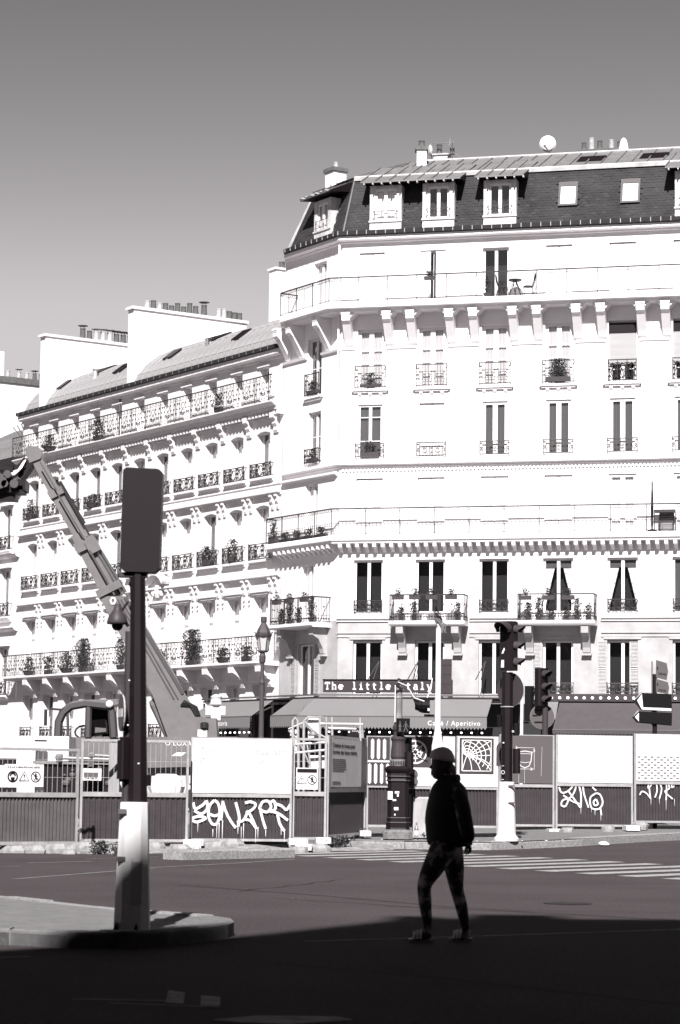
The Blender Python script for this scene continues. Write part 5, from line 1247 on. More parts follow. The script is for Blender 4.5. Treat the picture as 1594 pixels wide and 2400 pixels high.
# white pickets on the striped panel
w = W(p6); board(p6, .02, w - .02, 1.34, 2.40, 'hoard')
for row, (z0, z1, o) in enumerate(((1.90, 2.36, .04), (1.36, 1.82, -.02))):
    for i in range(4):
        x = .05 + o + i * .135
        if x + .07 < w: put('picket', MB().prism_y([(x, z0 + .04), (x + .035, z0), (x + .07, z0 + .04), (x + .07, z1 - .04), (x + .035, z1), (x, z1 - .04)], -.06, -.046), 'white', p6)
put('picket_rail', MB().box(.02, w - .02, -.06, -.046, 1.84, 1.885), 'offwhite', p6)
w = W(p7)
board(p7, .02, w * .64, 1.74, 2.42, 'hoard'); board(p7, .02, w * .98, 1.33, 1.735, 'white'); board(p7, w * .64 + .01, w * .70, 1.74, 2.42, 'offwhite'); board(p7, w * .705, w * .80, 1.74, 2.40, 'offwhite'); board(p7, w * .805, w * .985, 1.74, 2.42, 'white')
wh = MB(); cx, cz_ = .55, 2.08
for r, q in ((.255, .02), (.235, .012), (.15, .016), (.12, .012), (.055, .02)): wh.ribbon(arc(cx, cz_, r, 0, 360, 32), q, -.047)
for i in range(8): a_ = i * 45; wh.ribbon([(cx + .06 * cos(radians(a_)), cz_ + .06 * sin(radians(a_))), (cx + .24 * cos(radians(a_)), cz_ + .24 * sin(radians(a_)))], .018, -.0475)
wh.ribbon([(cx, cz_ + .26), (cx - .3, cz_ + .26), (cx - .4, cz_ + .2)], .012, -.047); pr(p7, wh, 'white', 'wheel_drawing')
w = W(p8)
board(p8, .03, w - .03, 1.33, 2.43, 'white'); board(p8, .06, .84, 1.62, 2.41, 'hoard', -.062); put('arched_patch', MB().prism_y([(.90, 1.80), (1.2, 1.80), (1.2, 2.2)] + [(1.05 + .15 * cos(radians(a_)), 2.2 + .13 * sin(radians(a_))) for a_ in range(0, 181, 20)], -.05, -.046), 'hoard', p8)
td = MB(); x0, x1, z0, z1, yy = .12, .78, 1.68, 2.36, -.064; lw = .017
td.ribbon([(x0, z0), (x1, z0), (x1, z1), (x0, z1), (x0, z0)], .02, yy)
vx, vz = x0 + .11, z0 + .33                                            # vanishing point of the drawn tunnel
def clipx(pts): return [(min(x1, max(x0, x)), min(z1, max(z0, z))) for x, z in pts]
for k_, r in enumerate((.06, .11, .17, .24, .33, .43, .54)):
    td.ribbon(clipx([(vx - .02 + r * 1.05 * cos(radians(a_)) * (1 if cos(radians(a_)) > 0 else .25), vz + r * .95 * sin(radians(a_))) for a_ in range(-35, 181, 12)]), lw, yy - .0005 * k_)
for k_, (ex, ez) in enumerate(((x1, z1), (x1, z1 - .17), (x1, z1 - .33), (x0 + .4, z1), (x0 + .2, z1), (x0, z1 - .1), (x0, z1 - .28))): td.ribbon([(vx, vz), (ex, ez)], lw, yy - .004 - .0005 * k_)
for k_, (mx, mz, ex, ez) in enumerate(((.35, .22, x1, z0 + .1), (.30, .2, x1, z0), (.18, .2, x0 + .42, z0), (.08, .18, x0 + .22, z0), (.02, .16, x0, z0))):
    td.ribbon([(vx + (ex - vx) * t + mx * .25 * sin(pi * t), vz + (ez - vz) * (t ** 1.5)) for t in [i / 8 for i in range(9)]], lw, yy - .008 - .0005 * k_)
pr(p8, td, 'white', 'tunnel_drawing')
w = W(p9); board(p9, .02, w - .05, 1.42, 2.56, 'midgrey')
cd = MB(); cx = .62
cd.ribbon([(cx - .17, 2.16), (cx - .15, 1.95), (cx - .10, 1.83), (cx, 1.79), (cx + .10, 1.83), (cx + .15, 1.95), (cx + .17, 2.16)], .022, -.047)
cd.ribbon([(cx - .19, 2.16), (cx, 2.19), (cx + .19, 2.16)], .022, -.0475); cd.ribbon([(cx - .16, 2.12), (cx, 2.13), (cx + .16, 2.12)], .012, -.048); cd.ribbon([(cx - .13, 1.93), (cx, 1.91), (cx + .13, 1.93)], .014, -.048)
cd.ribbon([(cx - .22, 2.27), (cx + .23, 2.27), (cx + .23, 1.76), (cx - .24, 1.76)], .012, -.047); cd.ribbon([(cx - .15, 2.19), (cx - .15, 1.41)], .006, -.0485); cd.ribbon([(cx - .01, 1.78), (cx - .01, 1.41)], .006, -.0485); cd.ribbon([(cx + .42, 2.3), (cx + .40, 1.6)], .006, -.0485)
for p_ in ((cx - .2, 2.27), (cx + .23, 2.2), (cx + .17, 1.76)): cd.ribbon([(p_[0] - .03, p_[1] + .03), (p_[0] + .02, p_[1]), (p_[0] - .03, p_[1] - .03)], .02, -.049)
pr(p9, cd, 'offwhite', 'bucket_drawing')
w = W(p10); board(p10, .05, w - .03, 1.45, 2.58, 'white')
w = W(p11); board(p11, .05, w - .02, 1.52, 2.64, 'white')
ck = MB()
for i in range(10):
    for j in range(9):
        x, z = .08 + i * .166 + (.083 if j % 2 else 0), 1.56 + j * .064
        if x + .08 < w: ck.box(x, x + .075, -.048, -.0455, z, z + .042)
put_split('chequer_print', ck, 'galvdark', p11)
# graffiti
def graffiti(t, strokes, x0, z0, s, w_=.05, drips=(), m='spray'):
    mb = MB(); k_ = 0
    for st in strokes:
        pts = [Vector(p) for p in st]; sm = []
        for i in range(len(pts) - 1):                                  # Catmull-Rom through the points
            p0, p1_, p2_, p3_ = pts[max(0, i - 1)], pts[i], pts[i + 1], pts[min(len(pts) - 1, i + 2)]
            for j in range(5):
                u_ = j / 5; sm.append(.5 * ((2 * p1_) + (p2_ - p0) * u_ + (2 * p0 - 5 * p1_ + 4 * p2_ - p3_) * u_ ** 2 + (3 * p1_ - p0 - 3 * p2_ + p3_) * u_ ** 3))
        sm.append(pts[-1])
        mb.ribbon([(x0 + p.x * s, z0 + p.y * s) for p in sm], w_, -.012 - .0006 * k_); k_ += 1
    for (x, z, L) in drips: mb.ribbon([(x0 + x * s, z0 + z * s), (x0 + x * s, z0 + (z - L) * s)], [w_ * .35, w_ * .12], -.012 - .0006 * k_); k_ += 1
    return put('graffiti', mb, m, t)
def zp(pts): return [((x - 190) / 1000, (1270 - y) / 900) for x, y in pts]      # traced in one enlarged view
gs = [zp(s_) for s_ in ([(205, 1060), (225, 1110), (290, 1080), (325, 1050), (330, 1110), (280, 1150), (215, 1125)], [(195, 1185), (260, 1170), (320, 1185), (240, 1215), (200, 1200)],
    [(395, 1040), (350, 1090), (345, 1170), (380, 1230), (425, 1220), (445, 1140), (430, 1070), (395, 1040)], [(350, 1150), (400, 1165), (440, 1150)], [(470, 1045), (465, 1120), (455, 1200)], [(470, 1060), (520, 1170), (590, 1260)], [(585, 1055), (620, 1170), (610, 1250)],
    [(600, 1215), (660, 1195), (700, 1120)], [(670, 1060), (720, 1050), (765, 1070), (740, 1110), (680, 1140)], [(660, 1190), (720, 1200), (765, 1250)], [(700, 1130), (740, 1190), (775, 1265)],
    [(800, 1100), (830, 1050), (880, 1045), (905, 1090), (870, 1130), (815, 1115), (800, 1090)], [(810, 1120), (835, 1200), (860, 1265)], [(900, 1055), (930, 1040), (945, 1100), (900, 1130)], [(930, 1060), (1000, 1080), (1045, 1110), (1085, 1060)], [(880, 1120), (970, 1140), (1060, 1195)], [(965, 1150), (990, 1230), (1030, 1280)])]
graffiti(p3, gs, .03, .42, 2.28, .055, [((x - 190) / 1000, (1270 - y) / 900, L) for x, y, L in ((250, 1215, .09), (385, 1270, .07), (470, 1200, .2), (420, 1230, .12), (610, 1255, .06), (640, 1250, .1), (770, 1260, .13), (790, 1250, .1), (860, 1270, .06), (1000, 1240, .08), (1030, 1270, .11), (660, 1220, .17), (440, 1220, .14))])
def zq(pts): return [((x - 560) / 620, (1760 - y) / 620) for x, y in pts]
graffiti(p10, [zq(s_) for s_ in ([(565, 1475), (590, 1520), (650, 1500), (715, 1420)], [(715, 1420), (700, 1500), (660, 1560), (600, 1580), (585, 1620), (620, 1630), (650, 1570)], [(640, 1500), (700, 1580), (745, 1640)], [(600, 1540), (680, 1590), (740, 1610)], [(720, 1430), (750, 1520), (750, 1640)], [(765, 1415), (775, 1520), (815, 1640)], [(845, 1415), (850, 1470), (880, 1500)],
    [(880, 1520), (830, 1560), (840, 1640), (900, 1650), (935, 1600), (915, 1535), (880, 1520)], [(880, 1570), (858, 1590), (868, 1620), (895, 1610), (880, 1570)], [(915, 1640), (925, 1700)])], .07, .50, 1.82, .04, [((x - 560) / 620, (1760 - y) / 620, L) for x, y, L in ((750, 1630, .1), (920, 1690, .09), (870, 1650, .08), (840, 1640, .06))])
def zr(pts): return [((x - 1190) / 380, (1750 - y) / 380) for x, y in pts]
graffiti(p11, [zr(s_) for s_ in ([(1205, 1560), (1225, 1530), (1265, 1545), (1305, 1590)], [(1290, 1440), (1280, 1500), (1310, 1470), (1290, 1440)], [(1290, 1500), (1300, 1580)], [(1350, 1440), (1360, 1520), (1340, 1580)], [(1360, 1430), (1400, 1500), (1380, 1590)], [(1410, 1450), (1430, 1420), (1445, 1480), (1440, 1600)], [(1450, 1440), (1470, 1500), (1430, 1530), (1500, 1590)], [(1500, 1415), (1490, 1490), (1515, 1480)])], .10, .62, 1.1, .035, [((x - 1190) / 380, (1750 - y) / 380, L) for x, y, L in ((1305, 1590, .14), (1380, 1590, .12), (1440, 1600, .22), (1515, 1590, .15))])
# pictogram signs hung on the mesh
def ring(mb, cx, cz, r, w, y): mb.ribbon(arc(cx, cz, r, 0, 360, 20), w, y)
def pictos(t, x, z, kinds, r=.105, gap=.30, m='signal'):
    for i, kd in enumerate(kinds):
        cx = x + i * gap; mb = MB()
        if kd == 'tri': mb.ribbon([(cx - r * 1.05, z - r * .8), (cx, z + r), (cx + r * 1.05, z - r * .8), (cx - r * 1.05, z - r * .8)], .018, -.062); mb.ribbon([(cx, z + r * .45), (cx, z - r * .25)], [.03, .012], -.062); mb.ribbon([(cx, z - r * .45), (cx, z - r * .62)], .02, -.062)
        elif kd == 'ped':
            ring(mb, cx, z, r, .018, -.062); mb.ribbon([(cx - r * .7, z + r * .7), (cx + r * .7, z - r * .7)], .016, -.0625); mb.ribbon([(cx, z + r * .7), (cx, z + r * .45)], .035, -.063)
            mb.ribbon([(cx, z + r * .4), (cx, z - r * .1)], .035, -.063); mb.ribbon([(cx, z - r * .1), (cx - r * .3, z - r * .7)], .018, -.063); mb.ribbon([(cx, z - r * .1), (cx + r * .3, z - r * .7)], .018, -.0635); mb.ribbon([(cx - r * .35, z + r * .1), (cx, z + r * .35), (cx + r * .35, z + r * .05)], .014, -.064)
        else:
            ring(mb, cx, z, r, .03, -.062); mb.prism_y([(cx - r * .45, z - r * .1), (cx + r * .45, z - r * .1), (cx + r * .35, z - r * .8), (cx - r * .35, z - r * .8)], -.064, -.062); mb.ribbon(arc(cx, z + r * .1, r * .55, 0, 180, 8), .03, -.063)
        put('pictogram', mb, m, t)
def hung_sign(label, parent, x0, x1, z0, z1, kinds, r, gap, header=None):
    v = parent.matrix_basis @ Vector((0, 0, 0)); t = thing('safety_sign', label, 'sign', parent.location.copy(), parent.rotation_euler.z)
    put('plate', MB().box(x0, x1, -.058, -.045, z0, z1), 'white', t)
    if header: put('header_band', MB().box(x0 + .02, x1 - .02, -.061, -.0585, z1 - .10, z1 - .02), header, t)
    pictos(t, (x0 + x1) / 2 - gap * (len(kinds) - 1) / 2, z0 + (z1 - z0) * (.44 if header or len(kinds) > 2 else .5), kinds, r, gap); return t
s1 = hung_sign('white safety board with mask, triangle and no pedestrian symbols at the left edge', p1, W(p1) * .27, W(p1) * .645, 1.24, 1.66, ('mask', 'tri', 'ped'), .095, .24)
hd = MB(); rr = random.Random(3)
for i in range(16): x = W(p1) * .30 + i * .042; hd.box(x, x + rr.uniform(.015, .035), -.0605, -.0585, 1.585, 1.60 + rr.uniform(.01, .025))
put('header_lettering', hd, 'midgrey', s1)
hung_sign('white safety board with triangle and no pedestrian symbols on the narrow mesh panel', p4, .07, .52, 1.24, 1.68, ('tri', 'ped'), .09, .21, 'signal')
# concrete-and-plastic feet
def foot(px, py, Y, label, w=.36, h=.11):
    v = at(px, py, Y); t = thing('fence_weight', label, 'fence weight', (v.x, v.y, v.z), radians(4), 'white fence feet')
    put('block', MB().bbox(-w / 2, w / 2, -.3, .3, 0, h, .03), 'white', t)
    mk = MB(); mk.ribbon(arc(-.03, h * .52, .035, 110, 250, 6), .012, -.303); mk.ribbon(arc(.13, h * .52, .035, -70, 70, 6), .012, -.303); mk.ribbon([(.05, h * .75), (.05, h * .28)], .014, -.303); put('moulded_mark', mk, 'signal', t); return t
for a_ in ((453, 1981, 48.6, 'upper of the two stacked white feet left of the graffiti panel', .40), (447, 1993, 48.5, 'lower of the two stacked white feet left of the graffiti panel', .40), (698, 1979, 49.2, 'white foot right of the graffiti panel', .38), (711, 1992, 49.0, 'white foot lying lowest, right of the graffiti panel', .34), (757, 1976, 49.5, 'white foot below the narrow mesh panel post', .30), (855, 1959, 53.0, 'white foot at the corner left of the cast iron column', .24), (1301, 1954, 57.6, 'white foot between the bucket drawing and blank board panels', .36), (1480, 1946, 58.0, 'white foot left of the chequered board panel', .34)):
    foot(*a_[:4], w=a_[4])
# ================================================================== posts, lights, machinery
class Loc:
    """local frame standing at a measured ground point, unrotated: converts photo measurements at depth Y"""
    def __init__(s, px, py, Y): s.o = at(px, py, Y); s.Y = Y
    def __call__(s, px, py, dy=0.0): v = at(px, py, s.Y + dy) - s.o; return (v.x, v.y, v.z)
def visor(r, L, drop=.55, n=10):
    """tunnel visor opening along -y"""
    mb = MB(); A, B = [], []
    for i in range(n + 1):
        a = radians(-25 + 230 * i / n); cut = L * (.45 + .55 * max(0, sin(a)) ** .7)
        A.append((r * cos(a), 0, r * sin(a))); B.append((r * .95 * cos(a), -cut, r * .95 * sin(a) - .02))
    k = n + 1; mb.add(A + B, [(i, i + 1, k + i + 1, k + i) for i in range(n)])
    mb.add([(x * .96, y, z * .96) for x, y, z in A] + [(x * .96, y, z * .96) for x, y, z in B], [(k + i, k + i + 1, i + 1, i) for i in range(n)]); return mb
def signal_head(root, loc, rz, h=1.0, w=.32, d=.26, n=3, r=.105, L=.24, m='signal', back=False):
    b = put('housing', MB().bbox(-w / 2, w / 2, -d / 2, d / 2, 0, h, .04), m, root, loc=loc, rz=rz)
    for i in range(n):
        z = h * (n - i - .5) / n
        put('visor', visor(r, L), 'signalgrey' if m != 'black' else 'black', b, loc=(0, -d / 2, z)); put('lens', MB().lathe([(r * .9, 0), (r * .6, .03), (.01, .04)], 12), 'black', b, loc=(0, -d / 2, z)).rotation_euler = (radians(90), 0, 0)
    return b
def disc(r, th=.012, n=28): return MB().lathe([(r, -th), (r, th)], n)
# ---- ornate street lamp beyond the fence
L = Loc(612, 1735, 70); t = thing('street_lamp', 'ornate street lamp with tapered glass lantern between the boom foot and the corner', 'street lamp', L.o)
s = 70 / FPX
zt = L(612, 1445)[2]
dx = L(616, 1460)[0]
put('post', MB().lathe([(.16, -1.9), (.16, -1.6), (.09, -1.4), (.085, -.2), (.11, -.15), (.11, 0), (.075, .1), (.065, 1.6), (.085, 1.65), (.06, 1.75), (.05, 2.2), (.09, 2.26), (.10, 2.42), (.06, 2.54)], 12), 'irongrey', t)
lan = put('lantern', MB(), 'irongrey', t, loc=(.02, 0, zt - 1.04)); lan.scale = (.76, .76, .74)
lm = MB().lathe([(.16, 0), (.20, .06), (.17, .08)], 6).lathe([(.29, .60), (.32, .66), (.33, .74), (.28, .76), (.22, .92), (.12, 1.1), (.09, 1.16), (.12, 1.20), (.12, 1.34), (.07, 1.40)], 12)
for i in range(6):
    a = i * pi / 3; lm.bar((.18 * cos(a), .18 * sin(a), .06), (.28 * cos(a), .28 * sin(a), .62), .025); lm.ball((.33 * cos(a), .33 * sin(a), .78), .035, 5, 4); lm.ball((.11 * cos(a), .11 * sin(a), 1.38), .025, 5, 4)
me = lm.mesh('lantern'); me.materials.append(M['irongrey']); lan.data = me
put('lamp_glass', MB().lathe([(.165, .07), (.265, .60)], 6), 'lantern', lan)
put('lamp_bracket', MB().tube([(.0, 0, 2.5), (.18, 0, 2.6), (.16, 0, 2.68)], .02, 5).tube([(0, 0, 2.5), (-.18, 0, 2.6), (-.16, 0, 2.68)], .02, 5), 'irongrey', t)
# ---- white post with plate, left of the lamp
L = Loc(505, 1735, 62); t = thing('sign_post', 'white post with small name plate in front of the Trattoria awning', 'post', L.o)
put('post', MB().tube([(0, 0, -1.5), (.0, 0, L(505, 1682)[2])], .07, 8), 'white', t); z = L(505, 1664)[2]
put('plate', MB().box(-.26, .24, -.06, -.02, z - .12, z + .1), 'white', t); put('finial', MB().lathe([(.09, z + .1), (.16, z + .14), (.13, z + .28), (.15, z + .34), (.04, z + .4)], 10), 'offwhite', t); put('joint', MB().box(-.12, .12, -.08, .08, z - .26, z - .12), 'white', t)
# ---- telescopic handler
Y = 60; L = Loc(400, 1990, Y); pm = Y / FPX
th = thing('telescopic_handler', 'telescopic handler with long pale boom raised to the upper left behind the fence', 'telehandler', L.o)
def seg(name, a, b, wpx, d, m, parent=th, dy=0.0):
    return put(name, MB().bar(L(a[0], a[1], dy), L(b[0], b[1], dy), wpx * pm, d, up=(0, 1, 0)), m, parent)
base = [(236, 1400), (297, 1400), (345, 1474), (407, 1578), (434, 1629), (458, 1668), (484, 1684), (508, 1684), (511, 1728), (396, 1728), (361, 1632), (300, 1518)]
bo = put('boom', MB().prism_y([(L(*p)[0], L(*p)[2]) for p in base], -.42, .42), 'boom', th)
rid = MB()
for o_ in (.12, .30):
    a, b = Vector(L(252 + 40 * (1 - o_), 1408)), Vector(L(372 + 55 * (1 - o_), 1640)); rid.bar((a.x, -.43, a.z), (b.x, -.43, b.z), .03, .03, up=(0, 1, 0))
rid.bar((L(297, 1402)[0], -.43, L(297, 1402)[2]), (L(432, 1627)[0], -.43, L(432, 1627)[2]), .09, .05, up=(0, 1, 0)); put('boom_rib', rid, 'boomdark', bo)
seg('boom_section', (186, 1252), (266, 1404), 37, .62, 'boom'); seg('boom_section', (126, 1146), (196, 1268), 29, .52, 'boom'); seg('boom_section', (84, 1072), (134, 1162), 25, .42, 'boom')
for a, b, w_, d in (((262, 1392), (254, 1376), 60, .95), ((208, 1290), (197, 1268), 50, .80), ((138, 1166), (130, 1150), 36, .66)): seg('boom_collar', a, b, w_, d, 'boom')
for a, b, w_ in (((207, 1290), (266, 1395), 9), ((133, 1158), (194, 1262), 7), ((91, 1083), (130, 1150), 6)):
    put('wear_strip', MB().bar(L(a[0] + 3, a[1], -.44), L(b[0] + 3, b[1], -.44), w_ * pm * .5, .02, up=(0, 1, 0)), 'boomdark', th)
put('hydraulic_ram', MB().tube([L(138, 1130, -.15), L(196, 1228, -.15)], .065, 8), 'rubber', th)
put('hydraulic_ram', MB().tube([L(188, 1222, -.15), L(222, 1280, -.15)], .05, 8), 'rubber', th)
put('hydraulic_ram', MB().tube([L(205, 1256, -.3), L(288, 1392, -.3)], .05, 8).tube([L(211, 1252, -.1), L(294, 1388, -.1)], .045, 8), 'chrome', th)
put('hydraulic_ram', MB().tube([L(224, 1296, -.2), L(282, 1392, -.2)], .055, 8), 'rubber', th)
put('ram_lug', MB().bar(L(212, 1268, -.2), L(226, 1296, -.2), .28, .5, up=(0, 1, 0)), 'boom', th)
hd_ = MB(); hd_.prism_y([(L(*p)[0], L(*p)[2]) for p in ((62, 1054), (70, 1048), (92, 1050), (102, 1066), (98, 1078), (72, 1088), (64, 1066))], -.26, .26); put('boom_head', hd_, 'boom', th)
nt = MB(); c_ = L(265, 1408, -.43)
for r, w_ in ((.055, .03), (.075, .02)): nt.ribbon([(c_[0] + r * cos(i * pi / 3), c_[2] + 1.3 * r * sin(i * pi / 3)) for i in range(7)], w_, -.445)
put('hexagon_pin', nt, 'white', bo)
# lift ram under the boom
put('lift_ram', MB().tube([L(340, 1590, -.1), L(362, 1646, -.1)], .035, 8), 'chrome', th); put('lift_ram', MB().tube([L(356, 1640, -.1), L(364, 1650, -.1), L(404, 1735, -.1)], [.09, .15, .15], 10), 'boom', th)
hs = MB(); rr = random.Random(6)
for i in range(6): hs.tube([L(424 + i * 3, 1654, -.45), L(432 + i * 4, 1642 + i * 2, -.5), L(446 + i * 3, 1652 + i, -.5), L(458 + i * 2, 1676, -.45)], .022, 5)
put('hoses', hs, 'rubber', th)
bc_ = put('beacon', MB().lathe([(.10, 0), (.1, .12), (.05, .14)], 10), 'rubber', th, loc=L(479, 1706, -.45)); put('white_panel', MB().box(L(466, 1712)[0], L(488, 1712)[0], -.46, -.43, L(466, 1727)[2], L(466, 1711)[2]), 'white', th)
# attachment at the boom head
at_ = MB(); rr = random.Random(8)
at_.bar(L(70, 1082), L(44, 1118), .30, .5, up=(0, 1, 0)).bar(L(60, 1092), L(10, 1120), .16, .6, up=(0, 1, 0)).bar(L(-40, 1096), L(36, 1104), .12, .9, up=(0, 1, 0)).bar(L(-40, 1152), L(58, 1150), .16, .8, up=(0, 1, 0)).bar(L(56, 1128), L(54, 1152), .2, .8, up=(0, 1, 0)).bar(L(-30, 1124), L(50, 1140), .24, .5, up=(0, 1, 0)).bar(L(-40, 1165), L(40, 1168), .14, .6, up=(0, 1, 0))
put('attachment_frame', at_, 'signal', th)
for (px, py, r) in ((36, 1136, .11), (14, 1136, .09), (0, 1130, .2), (20, 1114, .10)): put('attachment_roller', MB().lathe([(r, -.25), (r, .25)], 12), 'boomdark', th, loc=L(px, py, -.3)).rotation_euler = (radians(90), 0, 0)
hm = MB()
for i in range(6): hm.tube([L(60 - i, 1078 + i, -.3), L(50 - i * 3, 1098 + 3 * i, -.4), L(30 - 4 * i, 1105 + i * 2, -.4), L(18 - 3 * i, 1112, -.3)], .02, 4)
put('hoses', hm, 'galv', th)
# cab and chassis
cabp = [(136, 1728), (138, 1692), (148, 1670), (166, 1655), (200, 1649), (256, 1655), (263, 1670), (267, 1728)]
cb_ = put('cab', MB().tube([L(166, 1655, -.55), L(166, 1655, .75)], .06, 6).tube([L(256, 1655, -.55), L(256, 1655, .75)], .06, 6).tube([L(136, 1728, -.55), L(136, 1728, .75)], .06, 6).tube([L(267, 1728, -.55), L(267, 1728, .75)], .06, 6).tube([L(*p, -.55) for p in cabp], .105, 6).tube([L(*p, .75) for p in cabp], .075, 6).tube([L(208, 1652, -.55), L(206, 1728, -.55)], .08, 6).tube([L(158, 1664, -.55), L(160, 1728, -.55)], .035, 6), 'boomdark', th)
ro = MB(); ro.prism_y([(L(*p)[0], L(*p)[2]) for p in ((156, 1661), (166, 1651), (178, 1645), (205, 1642), (280, 1640), (283, 1652), (256, 1657), (200, 1653))], -.62, .8); put('cab_roof', ro, 'boom', cb_)
put('window_glass', MB().add([L(p[0], p[1], .74) for p in ((212, 1658), (254, 1658), (261, 1726), (211, 1726))], [(0, 1, 2, 3)]), 'black', cb_)
put('seat', MB().bar(L(232, 1720, .1), L(230, 1690, .15), .4, .4).bar(L(222, 1722, .1), L(240, 1722, .1), .2, .45), 'midgrey', cb_)
put('work_light', MB().lathe([(.07, 0), (.09, .06), (.05, .1)], 10), 'white', cb_, loc=L(257, 1651, -.65)).rotation_euler = (radians(80), 0, 0)
put('mirror', MB().bar(L(150, 1664, -.6), L(116, 1661, -.6), .05).box(L(110, 1690)[0], L(117, 1690)[0], -.62, -.55, L(110, 1702)[2], L(110, 1664)[2]), 'rubber', cb_)
put('steering_wheel', MB().tube([(L(197, 1716)[0] + .2 * cos(i * pi / 6), -.2 + .12 * sin(i * pi / 6), L(197, 1716)[2] + .16 * sin(i * pi / 6)) for i in range(12)], .025, 5, closed=True), 'rubber', cb_)
put('chassis', MB().prism_y([(L(*p)[0], L(*p)[2]) for p in ((140, 1729), (560, 1729), (566, 1760), (560, 1800), (520, 1818), (180, 1818), (140, 1780))], -.5, 1.2), 'boom', th)
put('engine_cover', MB().prism_y([(L(*p)[0], L(*p)[2]) for p in ((350, 1728), (560, 1728), (562, 1780), (520, 1796), (350, 1800))], -.72, -.502), 'boom', th)
fl = MB()
for i in range(3): a = L(402 + i * 8, 1772, -.73); fl.add([(a[0], -.724, a[2]), (a[0] + .12, -.724, a[2] + .09), (a[0] + .19, -.724, a[2] + .09), (a[0] + .07, -.724, a[2])], [(0, 1, 2, 3)])
put('warning_stripes', fl, 'white', th)
a = L(387, 1747, -.72); put('lettering', text_mesh('O LOXAM', .16, .003, spacing=1.1), 'white', th, loc=(a[0], -.725, a[2]))
for px in (225, 500):
    for dy in (-.75, 1.3):
        wv = L(px, 1868, dy); wl2 = put('wheel', MB().lathe([(.40, -.2), (.60, -.2), (.66, -.14), (.66, .14), (.60, .2), (.40, .2)], 20), 'rubber', th, loc=wv); wl2.rotation_euler = (radians(90), 0, 0)
        put('rim', MB().lathe([(.39, -.19), (.36, .1), (.1, .12)], 14), 'boom', wl2)
# ---- ornate cast iron column with pedestrian signals
L = Loc(932, 1966, 52.5); S = 52.5 / FPX
t = thing('cast_iron_column', 'ornate dark cast iron column base carrying pedestrian signals, plastered with stickers', 'column', L.o)
ob = MB(); c8 = [(.32, .0), (.32, .16), (.27, .20), (.25, .24)]
def sq(r, z, b=.3): k = r * b; return [(-r + k, -r, z), (r - k, -r, z), (r, -r + k, z), (r, r - k, z), (r - k, r, z), (-r + k, r, z), (-r, r - k, z), (-r, -r + k, z)]
put('plinth', MB().loft([sq(.32, 0), sq(.32, .15), sq(.27, .2)]), 'darkgranite', t)
pl_ = [(.26, .2), (.25, .24), (.255, .34), (.24, .36), (.24, .44), (.225, .46), (.225, 1.22), (.245, 1.25), (.235, 1.29), (.25, 1.34), (.245, 1.4), (.29, 1.46), (.30, 1.50), (.23, 1.56)]
put('pedestal', MB().loft([sq(r, z, .35) for r, z in pl_]), 'signal', t)
for z, r in ((.35, .262), (.45, .25), (1.245, .252), (1.335, .258)): put('bead', MB().loft([sq(r, z - .012, .35), sq(r + .006, z, .35), sq(r, z + .012, .35)]), 'signalgrey', t)
put('collar_band', MB().lathe([(.19, 1.56), (.19, 1.68), (.16, 1.70)], 12), 'galvdark', t); hb = MB()
for i in range(9): hb.box(-.16 + i * .036, -.14 + i * .036, -.196, -.188, 1.585, 1.66)
put('band_lettering', hb, 'signal', t)
put('vase', MB().lathe([(.15, 1.7), (.17, 1.76), (.165, 1.82), (.145, 2.05), (.15, 2.1), (.17, 2.13), (.17, 2.17), (.11, 2.22), (.105, 2.3), (.13, 2.34), (.135, 2.4), (.10, 2.46), (.095, 2.5)], 16), 'signalgrey', t)
put('shaft', MB().lathe([(.095, 2.46), (.085, 2.62), (.075, 2.7), (.075, 3.0), (.085, 3.03), (.075, 3.06), (.072, 3.14), (.085, 3.2), (.08, 3.28), (.07, 3.34), (.02, 3.4)], 12), 'galvdark', t)
put('wrapping', MB().tube([(-.09, -.03, 3.15), (.06, -.09, 3.22), (-.06, -.09, 3.32), (.07, -.05, 3.38), (-.02, .05, 3.42)], .04, 6), 'rubber', t)
hd2 = put('pedestrian_signal', MB().bbox(L(929, 1700)[0], L(960, 1700)[0], -.24, -.08, L(930, 1717)[2], L(930, 1684)[2], .02), 'black', t)
fg = MB(); x0 = L(937, 1700)[0]; z0 = L(937, 1715)[2]
for k_ in range(2):
    x = x0 + k_ * .125; sp = .02 if k_ == 0 else .045
    fg.ribbon([(x, z0 + .19), (x, z0 + .10)], .03, -.246); fg.ribbon([(x, z0 + .11), (x - sp, z0)], .016, -.2465); fg.ribbon([(x, z0 + .11), (x + sp, z0)], .016, -.247); fg.ribbon([(x, z0 + .18), (x - sp * 1.3, z0 + .10)], .012, -.2475); fg.ribbon([(x, z0 + .18), (x + sp * 1.3, z0 + .10)], .012, -.248); fg.ribbon([(x - .012, z0 + .21), (x + .012, z0 + .21)], .025, -.246)
put('figures', fg, 'pot', hd2)
put('side_shadow', MB().bbox(L(940, 1760)[0], L(966, 1760)[0], .02, .30, L(940, 1806)[2], L(940, 1728)[2], .08), 'black', t)  # black block standing in for the column's cast shadow
put('push_button', MB().bbox(L(949, 1760)[0], L(969, 1760)[0], -.2, -.02, L(950, 1812)[2], L(950, 1762)[2], .05), 'signal', t)
put('rear_shadow', MB().bbox(L(950, 1900)[0], L(965, 1900)[0], .05, .2, L(950, 1935)[2], L(950, 1862)[2], .03), 'black', t)  # lower part of the column's shadow, modelled as a black block
st_ = MB()
for (px, py, w_, h_) in ((914, 1864, 11, 19), (930, 1857, 10, 5), (932, 1862, 4, 10), (924, 1875, 8, 4), (928, 1895, 10, 7), (925, 1909, 3, 4)): a = L(px, py); st_.box(a[0] - w_ * S / 2, a[0] + w_ * S / 2, -.234, -.228, a[2] - h_ * S / 2, a[2] + h_ * S / 2)
